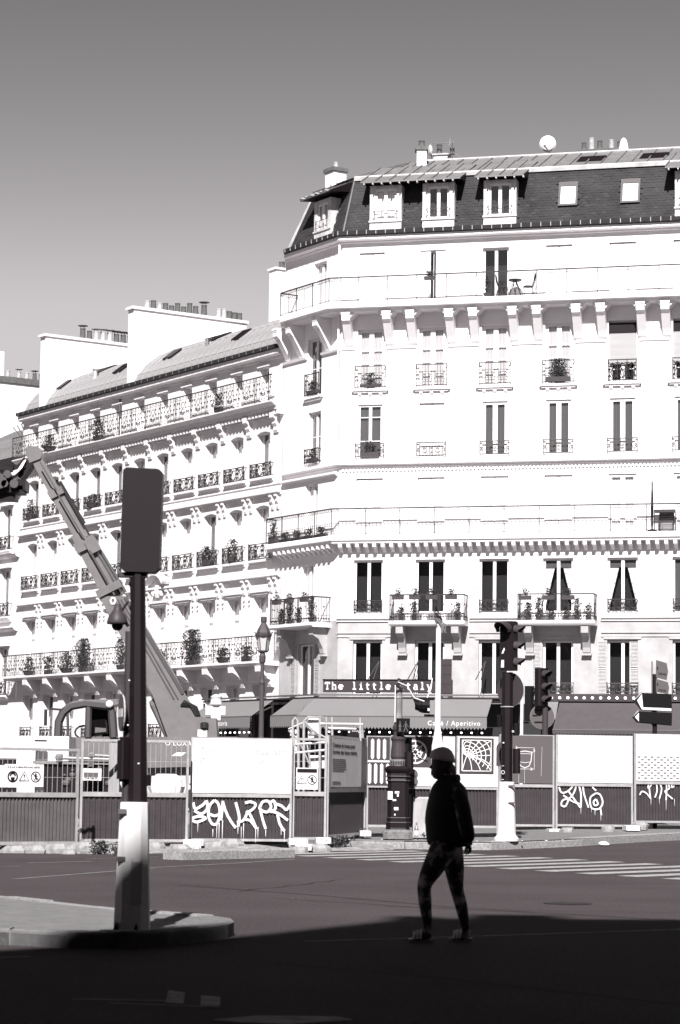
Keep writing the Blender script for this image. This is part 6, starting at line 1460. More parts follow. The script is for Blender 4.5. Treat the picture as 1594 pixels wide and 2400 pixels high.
put_split('sticker', st_, 'white', t)
put('light_cable', MB().tube([(-.02, -.12, 3.36), (.18, -.05, 3.28), (.33, -.02, 2.95 + .08), (.55, 0, 2.96)], .012, 5).tube([(-.085, -.1, 3.3), (-.085, -.1, 2.5)], .012, 5), 'white', t)
L2 = Loc(966, 1826, 52.8); r_ = thing('round_notice', 'two round grey notice plates overlapping right of the cast iron column', 'sign', L2.o)
for i, (px, py, r) in enumerate(((966, 1816, .13), (965, 1833, .14))): put('notice_disc', disc(r), 'midgrey', r_, loc=L2(px, py, -.03 * i)).rotation_euler = (radians(90), 0, 0)
bt = MB().box(-.08, .08, -.07, -.066, -.12, -.10).box(-.08, .05, -.07, -.066, -.07, -.055).box(-.09, .08, -.07, -.066, .06, .075); put('notice_print', bt, 'signal', r_)
# concrete block and bottle
A = at(967, 1963, 53.0); B = at(1026, 1963, 53.0); h_ = at(990, 1868, 53.0).z - A.z
put('concrete_block', MB().loft([[(0, 0, 0), (B.x - A.x, 0, 0), (B.x - A.x, .5, 0), (0, .5, 0)], [(0.02, .02, h_ - .04), (B.x - A.x - .02, .02, h_ - .04), (B.x - A.x - .02, .48, h_ - .04), (.02, .48, h_ - .04)], [(0.05, .05, h_), (B.x - A.x - .05, .05, h_), (B.x - A.x - .05, .45, h_), (.05, .45, h_)]]), 'concrete', loc=A, label='tall rough concrete block standing right of the cast iron column', cat='concrete block')
v = at(976, 1961, 52.5); t = thing('bottle', 'small bottle standing in front of the concrete block', 'bottle', v)
put('glass', MB().lathe([(.042, 0), (.045, .02), (.045, .17), (.016, .24), (.016, .30), (.02, .305)], 10), 'galvdark', t); put('paper_label', MB().lathe([(.0465, .03), (.0465, .13)], 10), 'white', t)
# ---- white mast with a hanging signal
L = Loc(1024, 1966, 53.0); t = thing('white_mast', 'slim white mast with cable bundle at its top and flared foot behind the walking person', 'mast', L.o)
zt = L(1018, 1462)[2]
put('mast', MB().lathe([(.17, 0), (.17, .1), (.15, 1.5), (.13, 2.0), (.085, 2.25), (.065, 2.4), (.055, zt)], 12), 'white', t)
cbm = MB(); rr = random.Random(4)
for i in range(5): cbm.tube([(rr.uniform(-.06, .06), -.06, zt - .05), (rr.uniform(-.1, .02), -.08, zt + .12), (rr.uniform(.0, .16), -.08, zt - .02), (rr.uniform(.05, .16), -.07, zt - .2)], .016, 5)
put('cable_bundle', cbm, 'galvdark', t); put('mast_cap', MB().lathe([(.06, zt), (.09, zt + .05), (.07, zt + .14), (.02, zt + .18)], 8), 'signal', t)
L3 = Loc(1018, 1654, 53.0); sgn = thing('hanging_signal', 'dark horn shaped traffic signal bolted to the left of the white mast', 'traffic light', L3.o)
put('housing', MB().loft([[(x, .14 * c_, .17 * s__) for c_, s__ in [(cos(i * pi / 6), sin(i * pi / 6)) for i in range(12)]] for x in (-.10,)] + [[(x, .14 * k_ * cos(i * pi / 6), .17 * k_ * sin(i * pi / 6) + .01) for i in range(12)] for x, k_ in ((-.28, 1.0), (-.30, .9), (-.34, .9), (-.345, .72))]), 'black', sgn)
put('visor', MB().loft([[(-.34, .11 * cos(a_), .12 * sin(a_)) for a_ in [i * pi / 6 for i in range(12)]], [(-.42 - .05 * max(0, sin(a_)), .12 * cos(a_), .125 * sin(a_) + .03) for a_ in [i * pi / 6 for i in range(12)]]], False), 'black', sgn)
put_split('bracket', MB().box(-.12, .0, -.03, .03, .12, .17).box(-.22, .0, -.03, .03, -.24, -.19), 'black', sgn); put('sticker', MB().box(-.15, -.11, -.155, -.148, -.12, -.06), 'white', sgn); put('cable', MB().tube([(-.16, -.05, .17), (-.08, -.05, .35), (-.05, -.02, .6)], .012, 5), 'white', sgn)
# ---- signal post with white sleeve on the right pavement
L = Loc(1187, 1971, 52.3); S = 52.3 / FPX
t = thing('signal_post', 'dark traffic signal post with bright white flared sleeve at its foot, right of the person', 'traffic light', L.o)
put('sleeve', MB().lathe([(.27, 0), (.27, .05), (.21, .12), (.205, .16), (.185, .7), (.165, 1.24), (.155, 1.26)], 20), 'post_white', t)
for z in (.8, 1.16): put('sleeve_clip', MB().box(.02, .16, -.20, -.15, z, z + .03), 'midgrey', t)
zt = L(1190, 1576)[2]
put('post', MB().loft([[(.125 * cos(a_) + dx_, .125 * sin(a_), z) for a_ in [pi / 8 + i * pi / 4 for i in range(8)]] for z, dx_ in ((1.26, 0), (zt, 0.0))]), 'signal', t)
sk = MB()
for (px, py, w_, h_) in ((1179, 1741, 4, 3), (1178, 1795, 5, 1), (1177, 1827, 6, 1.2)): a = L(px, py); sk.box(a[0] - w_ * S / 2, a[0] + w_ * S / 2, -.127, -.124, a[2] - h_ * S / 2, a[2] + h_ * S / 2)
rg = L(1178, 1810); ring(sk, rg[0], rg[2], .035, .012, -.127); put('sticker', sk, 'offwhite', t)
hd3 = signal_head(t, (.03, .0, zt + .04), radians(62), h=1.06, w=.36, d=.30, m='signal'); 
put('visor', visor(.15, .42), 'signalgrey', hd3, loc=(-.18, 0, .89), rz=-pi / 2); put('lens', MB().lathe([(.14, 0), (.08, .03), (.01, .04)], 12), 'black', hd3, loc=(-.18, 0, .89)).rotation_euler = (radians(90), 0, radians(-90))
skm = MB(); skm.prism_x([(.09, .36), (.05, .36), (.01, .45), (.03, .49)], -.186, -.182); skm.prism_x([(.10, .06), (.03, .06), (.03, .22), (.09, .22)], -.186, -.182); put_split('sticker', skm, 'white', hd3)
rs_ = put('round_sign', disc(.36), 'signalgrey', t, loc=L(1197, 1617, .16)); rs_.rotation_euler = (radians(90), 0, radians(-42))
put('sign_rim', MB().tube([(.36 * cos(i * pi / 14), .36 * sin(i * pi / 14), 0) for i in range(28)], .010, 5, closed=True), 'galv', rs_)
put('sign_band', MB().tube([(.135 * cos(i * pi / 8), .135 * sin(i * pi / 8), L(1190, 1657)[2]) for i in range(16)], .014, 5, closed=True), 'galv', t)
put('button_box', MB().bbox(L(1202, 1790)[0], L(1219, 1790)[0], -.12, .1, L(1202, 1813)[2], L(1202, 1755)[2], .05), 'signal', t)
put('repeater', MB().bbox(L(1202, 1700)[0], L(1216, 1700)[0], -.12, .08, L(1202, 1724)[2], L(1202, 1695)[2], .03).bbox(L(1166, 1700)[0], L(1175, 1700)[0], -.05, .08, L(1166, 1702)[2], L(1166, 1675)[2], .02), 'black', t); put('repeater_lens', MB().box(L(1199, 1712)[0], L(1204, 1712)[0], -.135, -.125, L(1199, 1717)[2], L(1199, 1712)[2]), 'galv', t)
# ---- second traffic light and its round sign, behind the hoarding
L = Loc(1275, 1960, 62); S = 62 / FPX
t = thing('traffic_light', 'three lens dark traffic light with round sign plate behind the bucket drawing panel', 'traffic light', L.o)
put('post', MB().tube([(0.02, 0, -.3), (.02, 0, L(1275, 1652)[2])], .075, 10), 'signalgrey', t)
signal_head(t, (-.08, -.02, L(1275, 1655)[2]), radians(38), h=.97, w=.34, d=.22, L=.26)
rs2 = put('round_sign', disc(.31), 'midgrey', t, loc=L(1271, 1680, .10)); rs2.rotation_euler = (radians(90), 0, radians(-12))
put('sign_rim', MB().tube([(.31 * cos(i * pi / 14), .31 * sin(i * pi / 14), 0) for i in range(28)], .010, 5, closed=True), 'galv', rs2); put('sign_stiffener', MB().box(-.2, .12, .15, .18, .01, .03).box(-.2, .12, -.15, -.12, .01, .03).box(-.24, -.12, .02, .05, .01, .03), 'signal', rs2)
L = Loc(1220, 1960, 64); t = thing('traffic_light', 'dark traffic light on thin white pole, side on, between the two signal posts', 'traffic light', L.o)
put('post', MB().tube([(0, 0, -.3), (0.03, 0, L(1221, 1545)[2])], .042, 8), 'white', t); signal_head(t, (.22, 0, L(1240, 1690)[2]), radians(75), h=.92, w=.26, d=.22, m='black', L=.22); put('bracket', MB().box(.0, .2, -.03, .03, L(1220, 1690)[2] - .06, L(1220, 1690)[2] - .02), 'black', t)
# ---- direction signs at the right
L = Loc(1535, 1960, 60); S = 60 / FPX
t = thing('direction_signpost', 'direction signpost with two black wrapped arrow boards and two grey plates above, right edge', 'signpost', L.o)
put('post', MB().tube([(0, 0, -.3), (0, 0, L(1535, 1580)[2])], .058, 10), 'signal', t); put('thin_pole', MB().tube([(-.06, .02, L(1535, 1700)[2]), (-.06, .02, L(1535, 1550)[2])], .02, 6), 'galvdark', t)
def arrow(name, pts, m, y0, y1, parent): return put(name, MB().prism_y([(L(*p)[0], L(*p)[2]) for p in pts], y0, y1), m, parent)
for pts, nose, strip in ((((1484, 1643), (1502, 1624), (1572, 1627), (1574, 1668), (1502, 1664)), ((1492, 1642), (1503, 1627), (1506, 1660), (1503, 1663)), ((1504, 1657), (1572, 1661), (1572, 1667), (1504, 1663))),
                         (((1482, 1681), (1494, 1667), (1574, 1671), (1573, 1701), (1492, 1694)), ((1487, 1681), (1496, 1671), (1496, 1691)), None)):
    a_ = arrow('arrow_board', pts, 'signal', -.12, .02, t); arrow('arrow_nose', nose, 'white', -.128, -.121, a_)
    wr = [(max(p[0], 1505) if i else 1505, p[1]) for i, p in enumerate(pts)]
    xs0 = 1506 if strip else 1498
    arrow('wrapping', ((xs0 - 2, pts[1][1] + 2), (1572, pts[2][1] + 1), (1573, pts[3][1] - (8 if strip else 1)), (xs0, pts[3][1] - (10 if strip else 8))), 'black', -.135, -.1285, a_)
    if strip: arrow('arrow_strip', strip, 'white', -.13, -.121, a_)
    arrow('arrow_edge', (pts[0], (pts[0][0] + 1, pts[0][1] - 1), (pts[1][0], pts[1][1] - 2), (pts[1][0] + 2, pts[1][1])), 'galv', -.125, .03, a_)
for pts, tx in ((((1537.5, 1547), (1562, 1554.5), (1565.5, 1574), (1562, 1594.5), (1537, 1588)), 'EXELEZI'), (((1537, 1591), (1565, 1599), (1568, 1613), (1565.5, 1627), (1537, 1622)), 'BASTILLE')):
    a_ = arrow('plate', pts, 'midgrey', -.05, -.02, t); tm_ = MB()
    z = L(1550, (pts[1][1] + pts[3][1]) / 2 + 4)[2]; x = L(1543, 1580)[0]
    for i in range(6): tm_.box(x + i * .033, x + .02 + i * .033, -.056, -.051, z - .03 - i * .004, z + .02 - i * .004)
    tm_.box(L(1539, 1580)[0], L(1542, 1580)[0], -.056, -.051, z + .1, z + .16); put('plate_lettering', tm_, 'signal', a_)
    put('bracket', MB().box(L(1530, 1580)[0], L(1538, 1580)[0], -.03, .0, L(1530, pts[4][1])[2] - .01, L(1530, pts[4][1])[2] + .03), 'signal', t)
# ---- site equipment behind the fence
L = Loc(750, 1960, 53); t = thing('site_barrier', 'cluster of pale tubular barrier frames stacked behind the narrow mesh panel', 'barrier', L.o)
fr = MB()
def tb(*p, r=.03): fr.tube([L(*q) for q in p], r, 6)
tb((688, 1870), (686, 1690), (692, 1682), (698, 1690), (700, 1860)); tb((712, 1870), (712, 1690), (722, 1681), (765, 1681), (767, 1870)); tb((750, 1697), (850, 1698), (850, 1730), r=.035); tb((749, 1870), (750, 1678)); tb((778, 1680), (779, 1740), r=.03); tb((844, 1682), (845, 1740)); tb((770, 1707), (835, 1709)); tb((715, 1692), (738, 1716), (765, 1730), r=.025); tb((676, 1709), (715, 1692), r=.02); tb((676, 1712), (700, 1735), (725, 1790), r=.02); tb((690, 1745), (765, 1740)); tb((690, 1765), (765, 1758)); tb((720, 1745), (740, 1870), r=.02)
put('tube_frame', fr, 'galv', t)
put_split('white_panel', MB().box(L(722, 1720)[0], L(746, 1720)[0], .1, .16, L(722, 1730)[2], L(722, 1683)[2]).box(L(725, 1720)[0], L(762, 1720)[0], .2, .26, L(722, 1800)[2], L(722, 1770)[2]).box(L(680, 1720)[0], L(702, 1720)[0], .2, .26, L(722, 1760)[2], L(722, 1710)[2]), 'white', t)
put('lamp_cone', MB().lathe([(.10, 0), (.11, .03), (.06, .10), (.03, .12)], 10), 'galvdark', t, loc=L(734, 1725, -.1))
bn = MB().prism_y([(L(*p)[0], L(*p)[2]) for p in ((812, 1727), (826, 1706), (844, 1706), (838, 1727))], .0, .03); put('rental_banner', bn, 'signal', t); a = L(825, 1715); put('lettering', text_mesh('KILOUTOU', .055, .002), 'white', t, loc=(a[0], -.006, a[2]))
# low wall of dark stacked material seen through the meshes
L = Loc(170, 1985, 50.5); t = thing('spoil_skip', 'dark battered steel skip with rail along its rim, behind the left mesh panels', 'skip', L.o)
put('body', MB().prism_y([(L(*p)[0], L(*p)[2]) for p in ((95, 1788), (262, 1788), (262, 1870), (105, 1870))], 0, 1.6), 'signal', t); put('rim', MB().box(L(78, 1788)[0], L(262, 1788)[0], -.06, .06, L(80, 1790)[2], L(80, 1783)[2]), 'galvdark', t)
put('pipe_end', MB().tube([L(140, 1776, -.1), L(255, 1780, -.1)], .035, 8).ball(L(139, 1775, -.1), .09, 8, 5).ball(L(215, 1770, -.1), .08, 8, 5).tube([L(215, 1770, -.1), L(257, 1773, -.1)], .035, 6), 'galvdark', t)
put('clamp', MB().box(L(209, 1790)[0], L(221, 1790)[0], -.12, -.06, L(209, 1797)[2], L(209, 1770)[2]), 'midgrey', t); rb = MB(); rr = random.Random(11)
for i in range(14): p = L(rr.uniform(150, 255), rr.uniform(1795, 1835), -.03); rb.ball(p, rr.uniform(.03, .09), 6, 4, (1, .4, .8))
put_split('mud_splash', rb, 'midgrey', t)
L = Loc(60, 1985, 51.5); t = thing('site_container', 'white site container with dark slots behind the left pictogram board', 'container', L.o)
put('body', MB().box(L(-90, 1800)[0], L(82, 1800)[0], 0, 2.2, L(0, 1875)[2], L(0, 1758)[2]), 'white', t); put_split('slot', MB().box(L(-90, 1800)[0], L(38, 1800)[0], -.02, .01, L(0, 1792)[2], L(0, 1777)[2]).box(L(-90, 1800)[0], L(40, 1800)[0], -.02, .01, L(0, 1862)[2], L(0, 1845)[2]), 'signal', t)
L = Loc(95, 1800, 54); t = thing('cement_drum', 'pale ribbed drum with dark lid bar among white site boxes', 'drum', L.o)
put('drum', MB().lathe([(.13, -.1), (.15, 0), (.145, .1), (.13, .42)], 14), 'galv', t); put('lid_bar', MB().box(-.13, .14, -.16, -.1, .58, .62), 'signal', t)
L = Loc(130, 1800, 55); t = thing('white_cabin', 'plain white site cabin box behind the drum', 'cabin', L.o)
put('body', MB().box(L(45, 1800)[0], L(160, 1800)[0], 0, 1.5, L(0, 1900)[2], L(0, 1724)[2]).box(L(-60, 1800)[0], L(44, 1800)[0], .1, 1.5, L(0, 1900)[2], L(0, 1726)[2]), 'white', t); put('plate', MB().box(L(5, 1800)[0], L(28, 1800)[0], .07, .1, L(0, 1757)[2], L(0, 1724)[2]), 'offwhite', t)
L = Loc(266, 1860, 50.0); t = thing('timber_post', 'thick pale timber post behind the mesh left of the foreground pole', 'timber', L.o); put('beam', MB().box(L(256, 1800)[0], L(280, 1800)[0], 0, .2, -.6, L(256, 1741)[2]), 'timber', t); put('strut', MB().bar(L(246, 1824, -.05), L(276, 1792, -.05), .05), 'signal', t)
L = Loc(215, 1830, 50.2); t = thing('site_sign', 'small white framed sign hung on the dark skip', 'sign', L.o); put('frame', MB().box(L(194, 1800)[0], L(238, 1800)[0], 0, .03, L(194, 1829)[2], L(194, 1801)[2]), 'white', t); put('dark_panel', MB().box(L(197, 1800)[0], L(231, 1800)[0], -.008, -.001, L(194, 1826)[2], L(194, 1810)[2]), 'midgrey', t)
a = L(197, 1829); put('lettering', text_mesh('FOCEA', .10, .002), 'white', t, loc=(a[0], -.012, a[2]))
L = Loc(390, 1855, 51.0); hb3 = MB().ball((0, 0, .1), .36, 10, 6, (1.1, .8, .85)); put('rubble_bag', hb3, 'white', loc=L.o, label='bulging white rubble bag behind the mesh right of the pole', cat='bag')
L = Loc(430, 1850, 52); put('white_plank', MB().box(-.5, .35, 0, .2, .0, .09), 'white', loc=L.o, label='white plank lying across the site behind the mesh', cat='plank')
put('spoil_heap', MB().ball((0, 0, 0), .9, 12, 7, (2.6, .8, .55)), 'earth', loc=(-3.2, 52.0, .0), kind='structure')
# ================================================================== near traffic island and signal pole
IZ = .13
ip = [(549, 2160), (540, 2151), (505, 2146), (440, 2142), (352, 2135), (270, 2128), (130, 2112), (0, 2098), (-200, 2078), (-700, 2050), (-700, 2170), (-200, 2176), (24, 2179), (158, 2186), (280, 2186.5), (395, 2182), (480, 2173), (535, 2165)]
I3 = [G(x, y, IZ) for x, y in ip]
isl = MB().prism_z([(p.x, p.y) for p in I3], -.05, IZ - .004); put('traffic_island', isl, 'pave', kind='structure')
kr3 = link('island_kerb', None, None, kind='structure')
fr_ = [Vector((p.x, p.y - .0)) for p in I3]; front = fr_[11:] + [fr_[0], fr_[1], fr_[2]]
front = [fr_[10]] + front
kerb_run(kr3, front, lambda p: IZ + .006, .30, .13, .95, 'darkgranite', 21)
kerb_run(kr3, [fr_[2], fr_[4], fr_[6], fr_[8]], lambda p: IZ + .004, .22, .13, 1.0, 'granite', 22)
# ---- foreground pole
PY = 20.8; L = Loc(312, 2178, PY); S = PY / FPX
t = thing('signal_pole', 'foreground dark traffic signal pole with white foot cover, seen from behind', 'traffic light', L.o)
ft = MB()
def oct_(x0, x1, z, dpt, c=.22): w = x1 - x0; k_ = w * c; return [(x0 + k_, -dpt, z), (x1 - k_, -dpt, z), (x1, -dpt + k_, z), (x1, dpt - k_, z), (x1 - k_, dpt, z), (x0 + k_, dpt, z), (x0, dpt - k_, z), (x0, -dpt + k_, z)]
zt = L(315, 1880)[2]
put('foot_cover', MB().loft([oct_(L(268, 2178)[0], L(351, 2178)[0], 0, .15), oct_(L(275, 2040)[0], L(349, 2040)[0], L(300, 2040)[2], .135), oct_(L(284, 1882)[0], L(347, 1882)[0], zt - .006, .115), oct_(L(286, 1880)[0], L(345, 1880)[0], zt, .105)]), 'post_white', t)
pt = MB().box(L(313, 2015)[0], L(335, 2015)[0], -.155, -.13, L(313, 2112)[2], L(313, 2018)[2]); put('inspection_plate', pt, 'offwhite', t)
put('plate_frame', MB().box(L(311, 2015)[0], L(313, 2015)[0], -.15, -.13, L(313, 2118)[2], L(313, 2012)[2]).box(L(335, 2015)[0], L(337, 2015)[0], -.15, -.13, L(313, 2118)[2], L(313, 2012)[2]).box(L(313, 2015)[0], L(335, 2015)[0], -.15, -.13, L(313, 2118)[2], L(313, 2114)[2]), 'offwhite', t)
for py in (1897, 2008): put('strap_lug', MB().box(L(281 if py < 1950 else 278, py)[0], L(300 if py < 1950 else 297, py)[0], -.14, -.08, L(0, py + 6)[2], L(0, py - 5)[2]), 'midgrey', t)
for x_ in (272, 320): put('anchor_notch', MB().prism_y([(L(x_ - 3, 2178)[0], .002), (L(x_ + 7, 2178)[0], .002), (L(x_ + 3, 2160)[0], L(x_, 2160)[2])], -.158, -.10), 'black', t)
zp_ = L(325, 1345)[2]
put('pole', MB().loft([oct_(L(302, 1875)[0], L(345, 1875)[0], zt - .02, .085, .3), oct_(L(309, 1345)[0], L(340, 1345)[0], zp_, .08, .3)]), 'signal', t)
put('cable_duct', MB().loft([oct_(L(285, 1875)[0], L(305, 1875)[0], zt - .02, .05, .3), oct_(L(294, 1480)[0], L(312, 1480)[0], L(300, 1480)[2], .05, .3)]), 'ductgrey', t, loc=(0, .02, 0))
x0, x1, z0, z1 = L(284, 1342)[0], L(378, 1342)[0], L(330, 1342)[2], L(330, 1100)[2]; r_ = .035
bb = put('signal_housing', MB().prism_y([(x0 + r_, z0), (x1 - r_ * 1.6, z0 - .004), (x1 - .01, z0 + r_), (x1, z1 - r_), (x1 - r_, z1 - .006), (x0 + r_, z1 + .004), (x0 + .008, z1 - r_ * .4), (x0 + .004, z1 - r_), (x0 - .004, z0 + r_)], -.10, .12), 'signal', t)
cxm = (x0 + x1) / 2
for i in range(3):
    v_ = put('visor', visor(.11, .26), 'signal', bb, loc=(cxm, .12, z0 + (z1 - z0) * (i + .5) / 3), rz=pi); put('lens', MB().lathe([(.1, 0), (.06, .03), (.01, .04)], 12), 'black', bb, loc=(cxm, .121, z0 + (z1 - z0) * (i + .5) / 3)).rotation_euler = (radians(-90), 0, 0)
put('mounting_bracket', MB().box(L(280, 1352)[0], L(345, 1352)[0], -.06, .09, zp_ - .03, z0 - .004), 'signalgrey', t)
put('pedestrian_box', MB().bbox(L(276, 1780)[0], L(304, 1780)[0], -.11, .10, L(276, 1826)[2], L(276, 1735)[2], .045).bbox(L(281, 1780)[0], L(302, 1780)[0], -.09, .08, L(276, 1832)[2], L(276, 1727)[2], .04).bbox(L(342, 1830)[0], L(354, 1830)[0], -.05, .06, L(342, 1842)[2], L(342, 1816)[2], .02), 'signal', t)
sc_ = MB()
for (px, py) in ((325, 1790), (300, 1700), (303, 1595)): sc_.ball(L(px, py, -.088), .010, 6, 4)
put_split('screw', sc_, 'galv', t)
sd_ = put('no_entry_sign', disc(.155), 'signalgrey', t, loc=L(286, 1671, -.02)); sd_.rotation_euler = (radians(90), 0, radians(-76)); put('sign_bar', MB().box(-.11, .11, -.035, .035, .0125, .0175), 'offwhite', sd_)
put('sign_rim', MB().tube([(.155 * cos(i * pi / 12), .155 * sin(i * pi / 12), 0) for i in range(24)], .005, 5, closed=True), 'offwhite', sd_)
# camera column just behind
L2 = Loc(300, 2128, 22.6); t = thing('camera_column', 'slim fluted column with bell shaped camera hung from a bracket beside the foreground pole', 'camera', L2.o)
zc0 = L2(303, 1345)[2]
put('column', MB().lathe([(.05, 0), (.05, .1), (.045, .2), (.04, zc0 - .35), (.055, zc0 - .32), (.04, zc0 - .29), (.05, zc0 - .12), (.065, zc0 - .10), (.05, zc0 - .06), (.075, zc0 + .05), (.06, zc0 + .06)], 12), 'signal', t)
bx = L2(275, 1470)
put('bracket', MB().tube([L2(301, 1468), L2(290, 1452), L2(282, 1428), L2(275, 1420), L2(275, 1428)], .018, 6).tube([L2(300, 1410), L2(285, 1432)], .012, 5), 'signal', t)
put('camera_bell', MB().lathe([(.095, 0), (.098, .02), (.085, .07), (.05, .12), (.035, .145), (.03, .19)], 16), 'signalgrey', t, loc=L2(275, 1463), smooth=True)
put('camera_dome', MB().ball((0, 0, -.005), .055, 12, 8), 'black', t, loc=L2(275, 1464))
# ================================================================== person walking to the left
PYY = 22.4; o = G(1040, 2206); PS = PYY / FPX
pr_ = thing('person', 'person in grey knit hat, black jacket, mottled leggings and sandals walking left across the road', 'person', (o.x, o.y, 0))
def q(px, py, dy=0.0): v = at(px, py, o.y + dy); return Vector((v.x - o.x, v.y - o.y, v.z))
def skin(name, pts, edges, rad, m, parent, sub=2, root=0):
    me = bpy.data.meshes.new(name); me.from_pydata([tuple(p) for p in pts], edges, []); ob = link(name, me, None, parent)
    md_ = ob.modifiers.new('skin', 'SKIN')
    for i, r in enumerate(rad): v_ = me.skin_vertices[0].data[i]; v_.radius = r if isinstance(r, tuple) else (r, r); v_.use_root = (i == root)
    s2 = ob.modifiers.new('sub', 'SUBSURF'); s2.levels = s2.render_levels = sub
    bpy.context.view_layer.update(); me2 = bpy.data.meshes.new_from_object(ob.evaluated_get(bpy.context.evaluated_depsgraph_get()))
    ob.modifiers.clear(); ob.data = me2; me2.name = name; bpy.data.meshes.remove(me)
    me2.materials.clear(); me2.materials.append(M[m])
    for p in me2.polygons: p.use_smooth = True
    return ob
# body: pelvis root, two legs mid-stride, spine, neck, head core, arms
P_ = [q(1050, 1985), q(1050, 1940), q(1050, 1885), q(1050, 1850), q(1046, 1828), q(1037, 1798),
      q(1033, 1998, -.09), q(1012, 2040, -.10), q(993, 2072, -.10), q(996, 2115, -.10), q(1003, 2172, -.10), q(1009, 2192, -.10),
      q(1060, 1998, .09), q(1066, 2040, .09), q(1069, 2080, .09), q(1081, 2122, .09), q(1091, 2172, .09), q(1097, 2192, .09),
      q(1066, 1853, -.15), q(1082, 1912, -.22), q(1087, 1962, -.17), q(1040, 1853, .16), q(1030, 1912, .22), q(1022, 1958, .12),
      q(986, 2197, -.11), q(966, 2201, -.12), q(1080, 2197, .08), q(1063, 2201, .07)]
E_ = [(0, 1), (1, 2), (2, 3), (3, 4), (4, 5), (0, 6), (6, 7), (7, 8), (8, 9), (9, 10), (10, 11), (0, 12), (12, 13), (13, 14), (14, 15), (15, 16), (16, 17), (3, 18), (18, 19), (19, 20), (3, 21), (21, 22), (22, 23), (11, 24), (24, 25), (17, 26), (26, 27)]
R_ = [(.16, .14), (.16, .13), (.17, .13), (.14, .10), .055, .08, .12, .105, .068, .064, .042, .045, .115, .10, .066, .062, .042, .045, .06, .05, .032, .06, .05, .032, (.045, .03), (.04, .02), (.045, .03), (.04, .02)]
skin('body', P_, E_, R_, 'leggings', pr_)
def ell(cx, cz, rx, ry, n=16, cy=0.0, sqf=.0): return [(cx + rx * cos(2 * pi * i / n), cy + ry * sin(2 * pi * i / n), cz) for i in range(n)]
def pxring(x0, x1, y, ry, n=18, cy=0.0): a, b = q(x0, y), q(x1, y); return ell((a.x + b.x) / 2, (a.z + b.z) / 2, (b.x - a.x) / 2, ry, n, cy)
jk = MB().loft([pxring(1003, 1109, 1986, .19), pxring(999, 1110, 1975, .21), pxring(996, 1104, 1945, .22), pxring(995, 1101, 1915, .225), pxring(1000, 1100, 1885, .22), pxring(1005, 1098, 1862, .21), pxring(1010, 1094, 1846, .19), pxring(1018, 1082, 1834, .13), pxring(1028, 1070, 1824, .08), pxring(1030, 1066, 1814, .075)])
j = put('jacket', jk, 'jacket', pr_, smooth=True); sm_ = j.modifiers.new('sub', 'SUBSURF'); sm_.levels = sm_.render_levels = 1
sl = skin('sleeve', [q(1068, 1850, -.14), q(1082, 1880, -.20), q(1090, 1920, -.22), q(1098, 1955, -.20), q(1100, 1976, -.17)], [(0, 1), (1, 2), (2, 3), (3, 4)], [.075, .075, .07, .062, .055], 'jacket', pr_)
sl = skin('sleeve', [q(1030, 1850, .12), q(1018, 1880, .19), q(1010, 1920, .21), q(1012, 1950, .17)], [(0, 1), (1, 2), (2, 3)], [.07, .07, .065, .06], 'jacket', pr_)
# near hand, fingers slipping towards the pocket
hp = [q(1100, 1974, -.17), q(1098, 1984, -.165)]; he = [(0, 1)]; hrad = [(.03, .022), (.034, .018)]
for i, (dx_, ln) in enumerate(((-.028, .055), (-.010, .066), (.010, .062), (.027, .048))):
    b_ = hp[1] + Vector((dx_ * .9, -.003, -.012)); k_ = len(hp); hp += [b_, b_ + Vector((-.004, .004, -ln * .55)), b_ + Vector((-.012, .014, -ln))]; he += [(1, k_), (k_, k_ + 1), (k_ + 1, k_ + 2)]; hrad += [.0095, .009, .008]
k_ = len(hp); hp += [hp[0] + Vector((-.03, -.012, -.01)), hp[0] + Vector((-.044, -.012, -.04))]; he += [(0, k_), (k_, k_ + 1)]; hrad += [.010, .009]
skin('hand', hp, he, hrad, 'skin', pr_, sub=1)
# head: skull, jaw, nose, ear, hat, hair gathered behind
hc = q(1036, 1792)
hm_ = MB()
def hring(z, xc, rx, ry): return ell(hc.x + xc, hc.z + z, rx, ry, 16)
hm_.loft([hring(-.135, -.030, .030, .035), hring(-.12, -.026, .055, .052), hring(-.09, -.016, .080, .064), hring(-.05, -.006, .092, .072), hring(0, 0, .100, .077), hring(.05, .004, .100, .077), hring(.09, .006, .085, .068), hring(.12, .008, .05, .045)])
hm_.loft([[(hc.x - .090, y, hc.z + .015) for y in (-.010, .010)] + [(hc.x - .085, .012, hc.z + .012), (hc.x - .085, -.012, hc.z + .012)], [(hc.x - .118, y, hc.z - .035) for y in (-.014, .014)] + [(hc.x - .085, .017, hc.z - .045), (hc.x - .085, -.017, hc.z - .045)]])
hm_.ball((hc.x - .085, 0, hc.z - .075), .020, 8, 5, (.9, 1.6, .5)).ball((hc.x - .083, 0, hc.z - .090), .020, 8, 5, (.9, 1.5, .55))
for sy_ in (-1, 1): hm_.ball((hc.x - .076, sy_ * .032, hc.z + .005), .014, 8, 5); hm_.ball((hc.x + .018, sy_ * .078, hc.z - .015), .026, 8, 6, (.7, .3, 1.2))
hd_ = put('head', hm_, 'skin', pr_, smooth=True)
ht = MB(); 
def hat(z, xc, rx, ry, tilt=-.18): return [(hc.x + xc + rx * cos(2 * pi * i / 18), ry * sin(2 * pi * i / 18), hc.z + z + tilt * rx * cos(2 * pi * i / 18)) for i in range(18)]
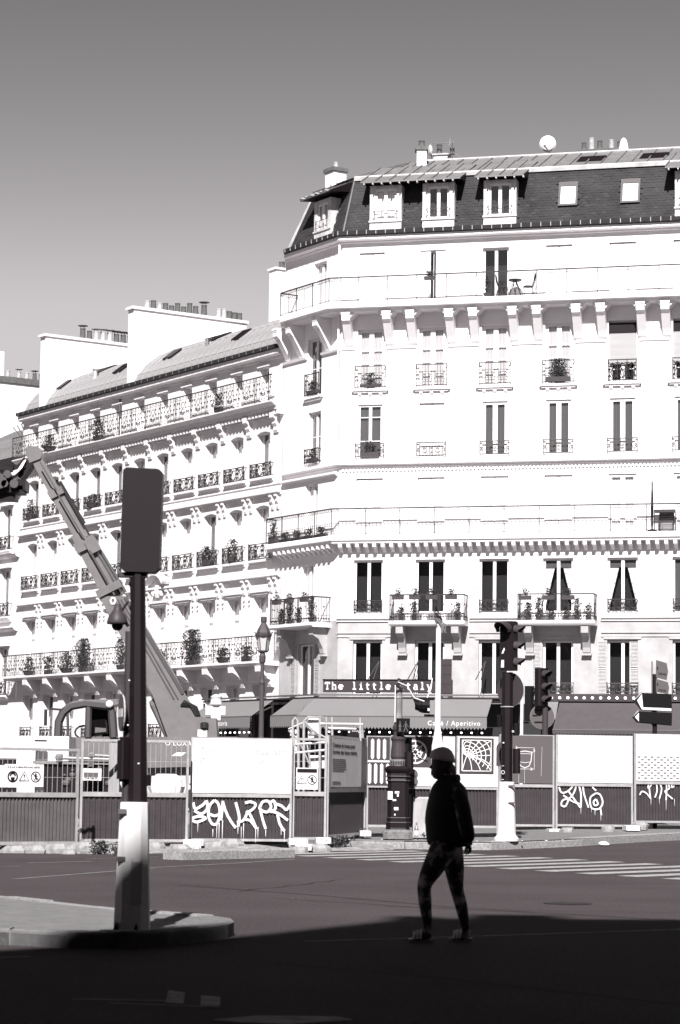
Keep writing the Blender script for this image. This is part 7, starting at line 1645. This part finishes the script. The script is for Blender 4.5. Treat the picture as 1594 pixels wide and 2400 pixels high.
ht.loft([hat(.035, .004, .113, .090), hat(.04, .004, .118, .094), hat(.062, .004, .118, .094), hat(.075, .005, .113, .09), hat(.105, .007, .104, .085), hat(.135, .010, .080, .068, -.1), hat(.155, .012, .045, .04, -.05), hat(.162, .012, .012, .01, 0)])
put('knit_hat', ht, 'hat', pr_, smooth=True)
hr = MB(); rr = random.Random(2)
for i in range(26):
    y = rr.uniform(-.05, .05); a0 = Vector((hc.x + .072, y, hc.z + rr.uniform(-.04, .02))); hr.tube([a0, a0 + Vector((.035, y * .2, -.045)), a0 + Vector((rr.uniform(.02, .07), y * .3, rr.uniform(-.14, -.08)))], [.018, .018, .007], 5)
put('hair', hr, 'hair', pr_, smooth=True)
put('hood', MB().loft([[(q(1054, 1832).x + .085 * cos(a_) * k_, .10 * sin(a_) * k_, q(1054, 1832).z + z + .03 * cos(a_)) for a_ in [i * pi / 8 for i in range(16)]] for z, k_ in ((-.05, 1.05), (-.01, 1.2), (.03, 1.15), (.04, .9))]), 'jacket', pr_, smooth=True)
em = MB()
for i in range(3): a = q(1068 + i * 3, 1827 + abs(i - 1) * 2); em.bar((a.x, -.158, a.z), (a.x + .012, -.152, a.z + .03), .006)
put('reflective_mark', em, 'galvdark', pr_)
# sandals with straps
for (px, heel, toe, dy) in ((988, 1018, 957, -.10), (1080, 1108, 1052, .09)):
    a, b = q(toe, 2204, dy), q(heel, 2200, dy); z0 = .0; mb = MB(); n = 8
    out = [(a.x + (b.x - a.x) * f, w_) for f, w_ in ((0, .022), (.12, .042), (.35, .048), (.6, .036), (.85, .036), (1, .02))]
    poly = [(x, dy - w_) for x, w_ in out] + [(x, dy + w_) for x, w_ in reversed(out)]
    so = put('sandal', MB().prism_z(poly, z0, .026), 'galvdark', pr_)
    stp = MB()
    for f, lean, r_ in ((.20, .05, .034), (.33, .04, .042), (.46, .03, .050)):
        x = a.x + (b.x - a.x) * f
        stp.tube([(x + lean * k_ * .4, dy - .052 * cos(pi * k_), .026 + (r_ + .026) * sin(pi * k_)) for k_ in [i / 8 for i in range(9)]], .0115, 5)
    put('sandal_strap', stp, 'strap', so)
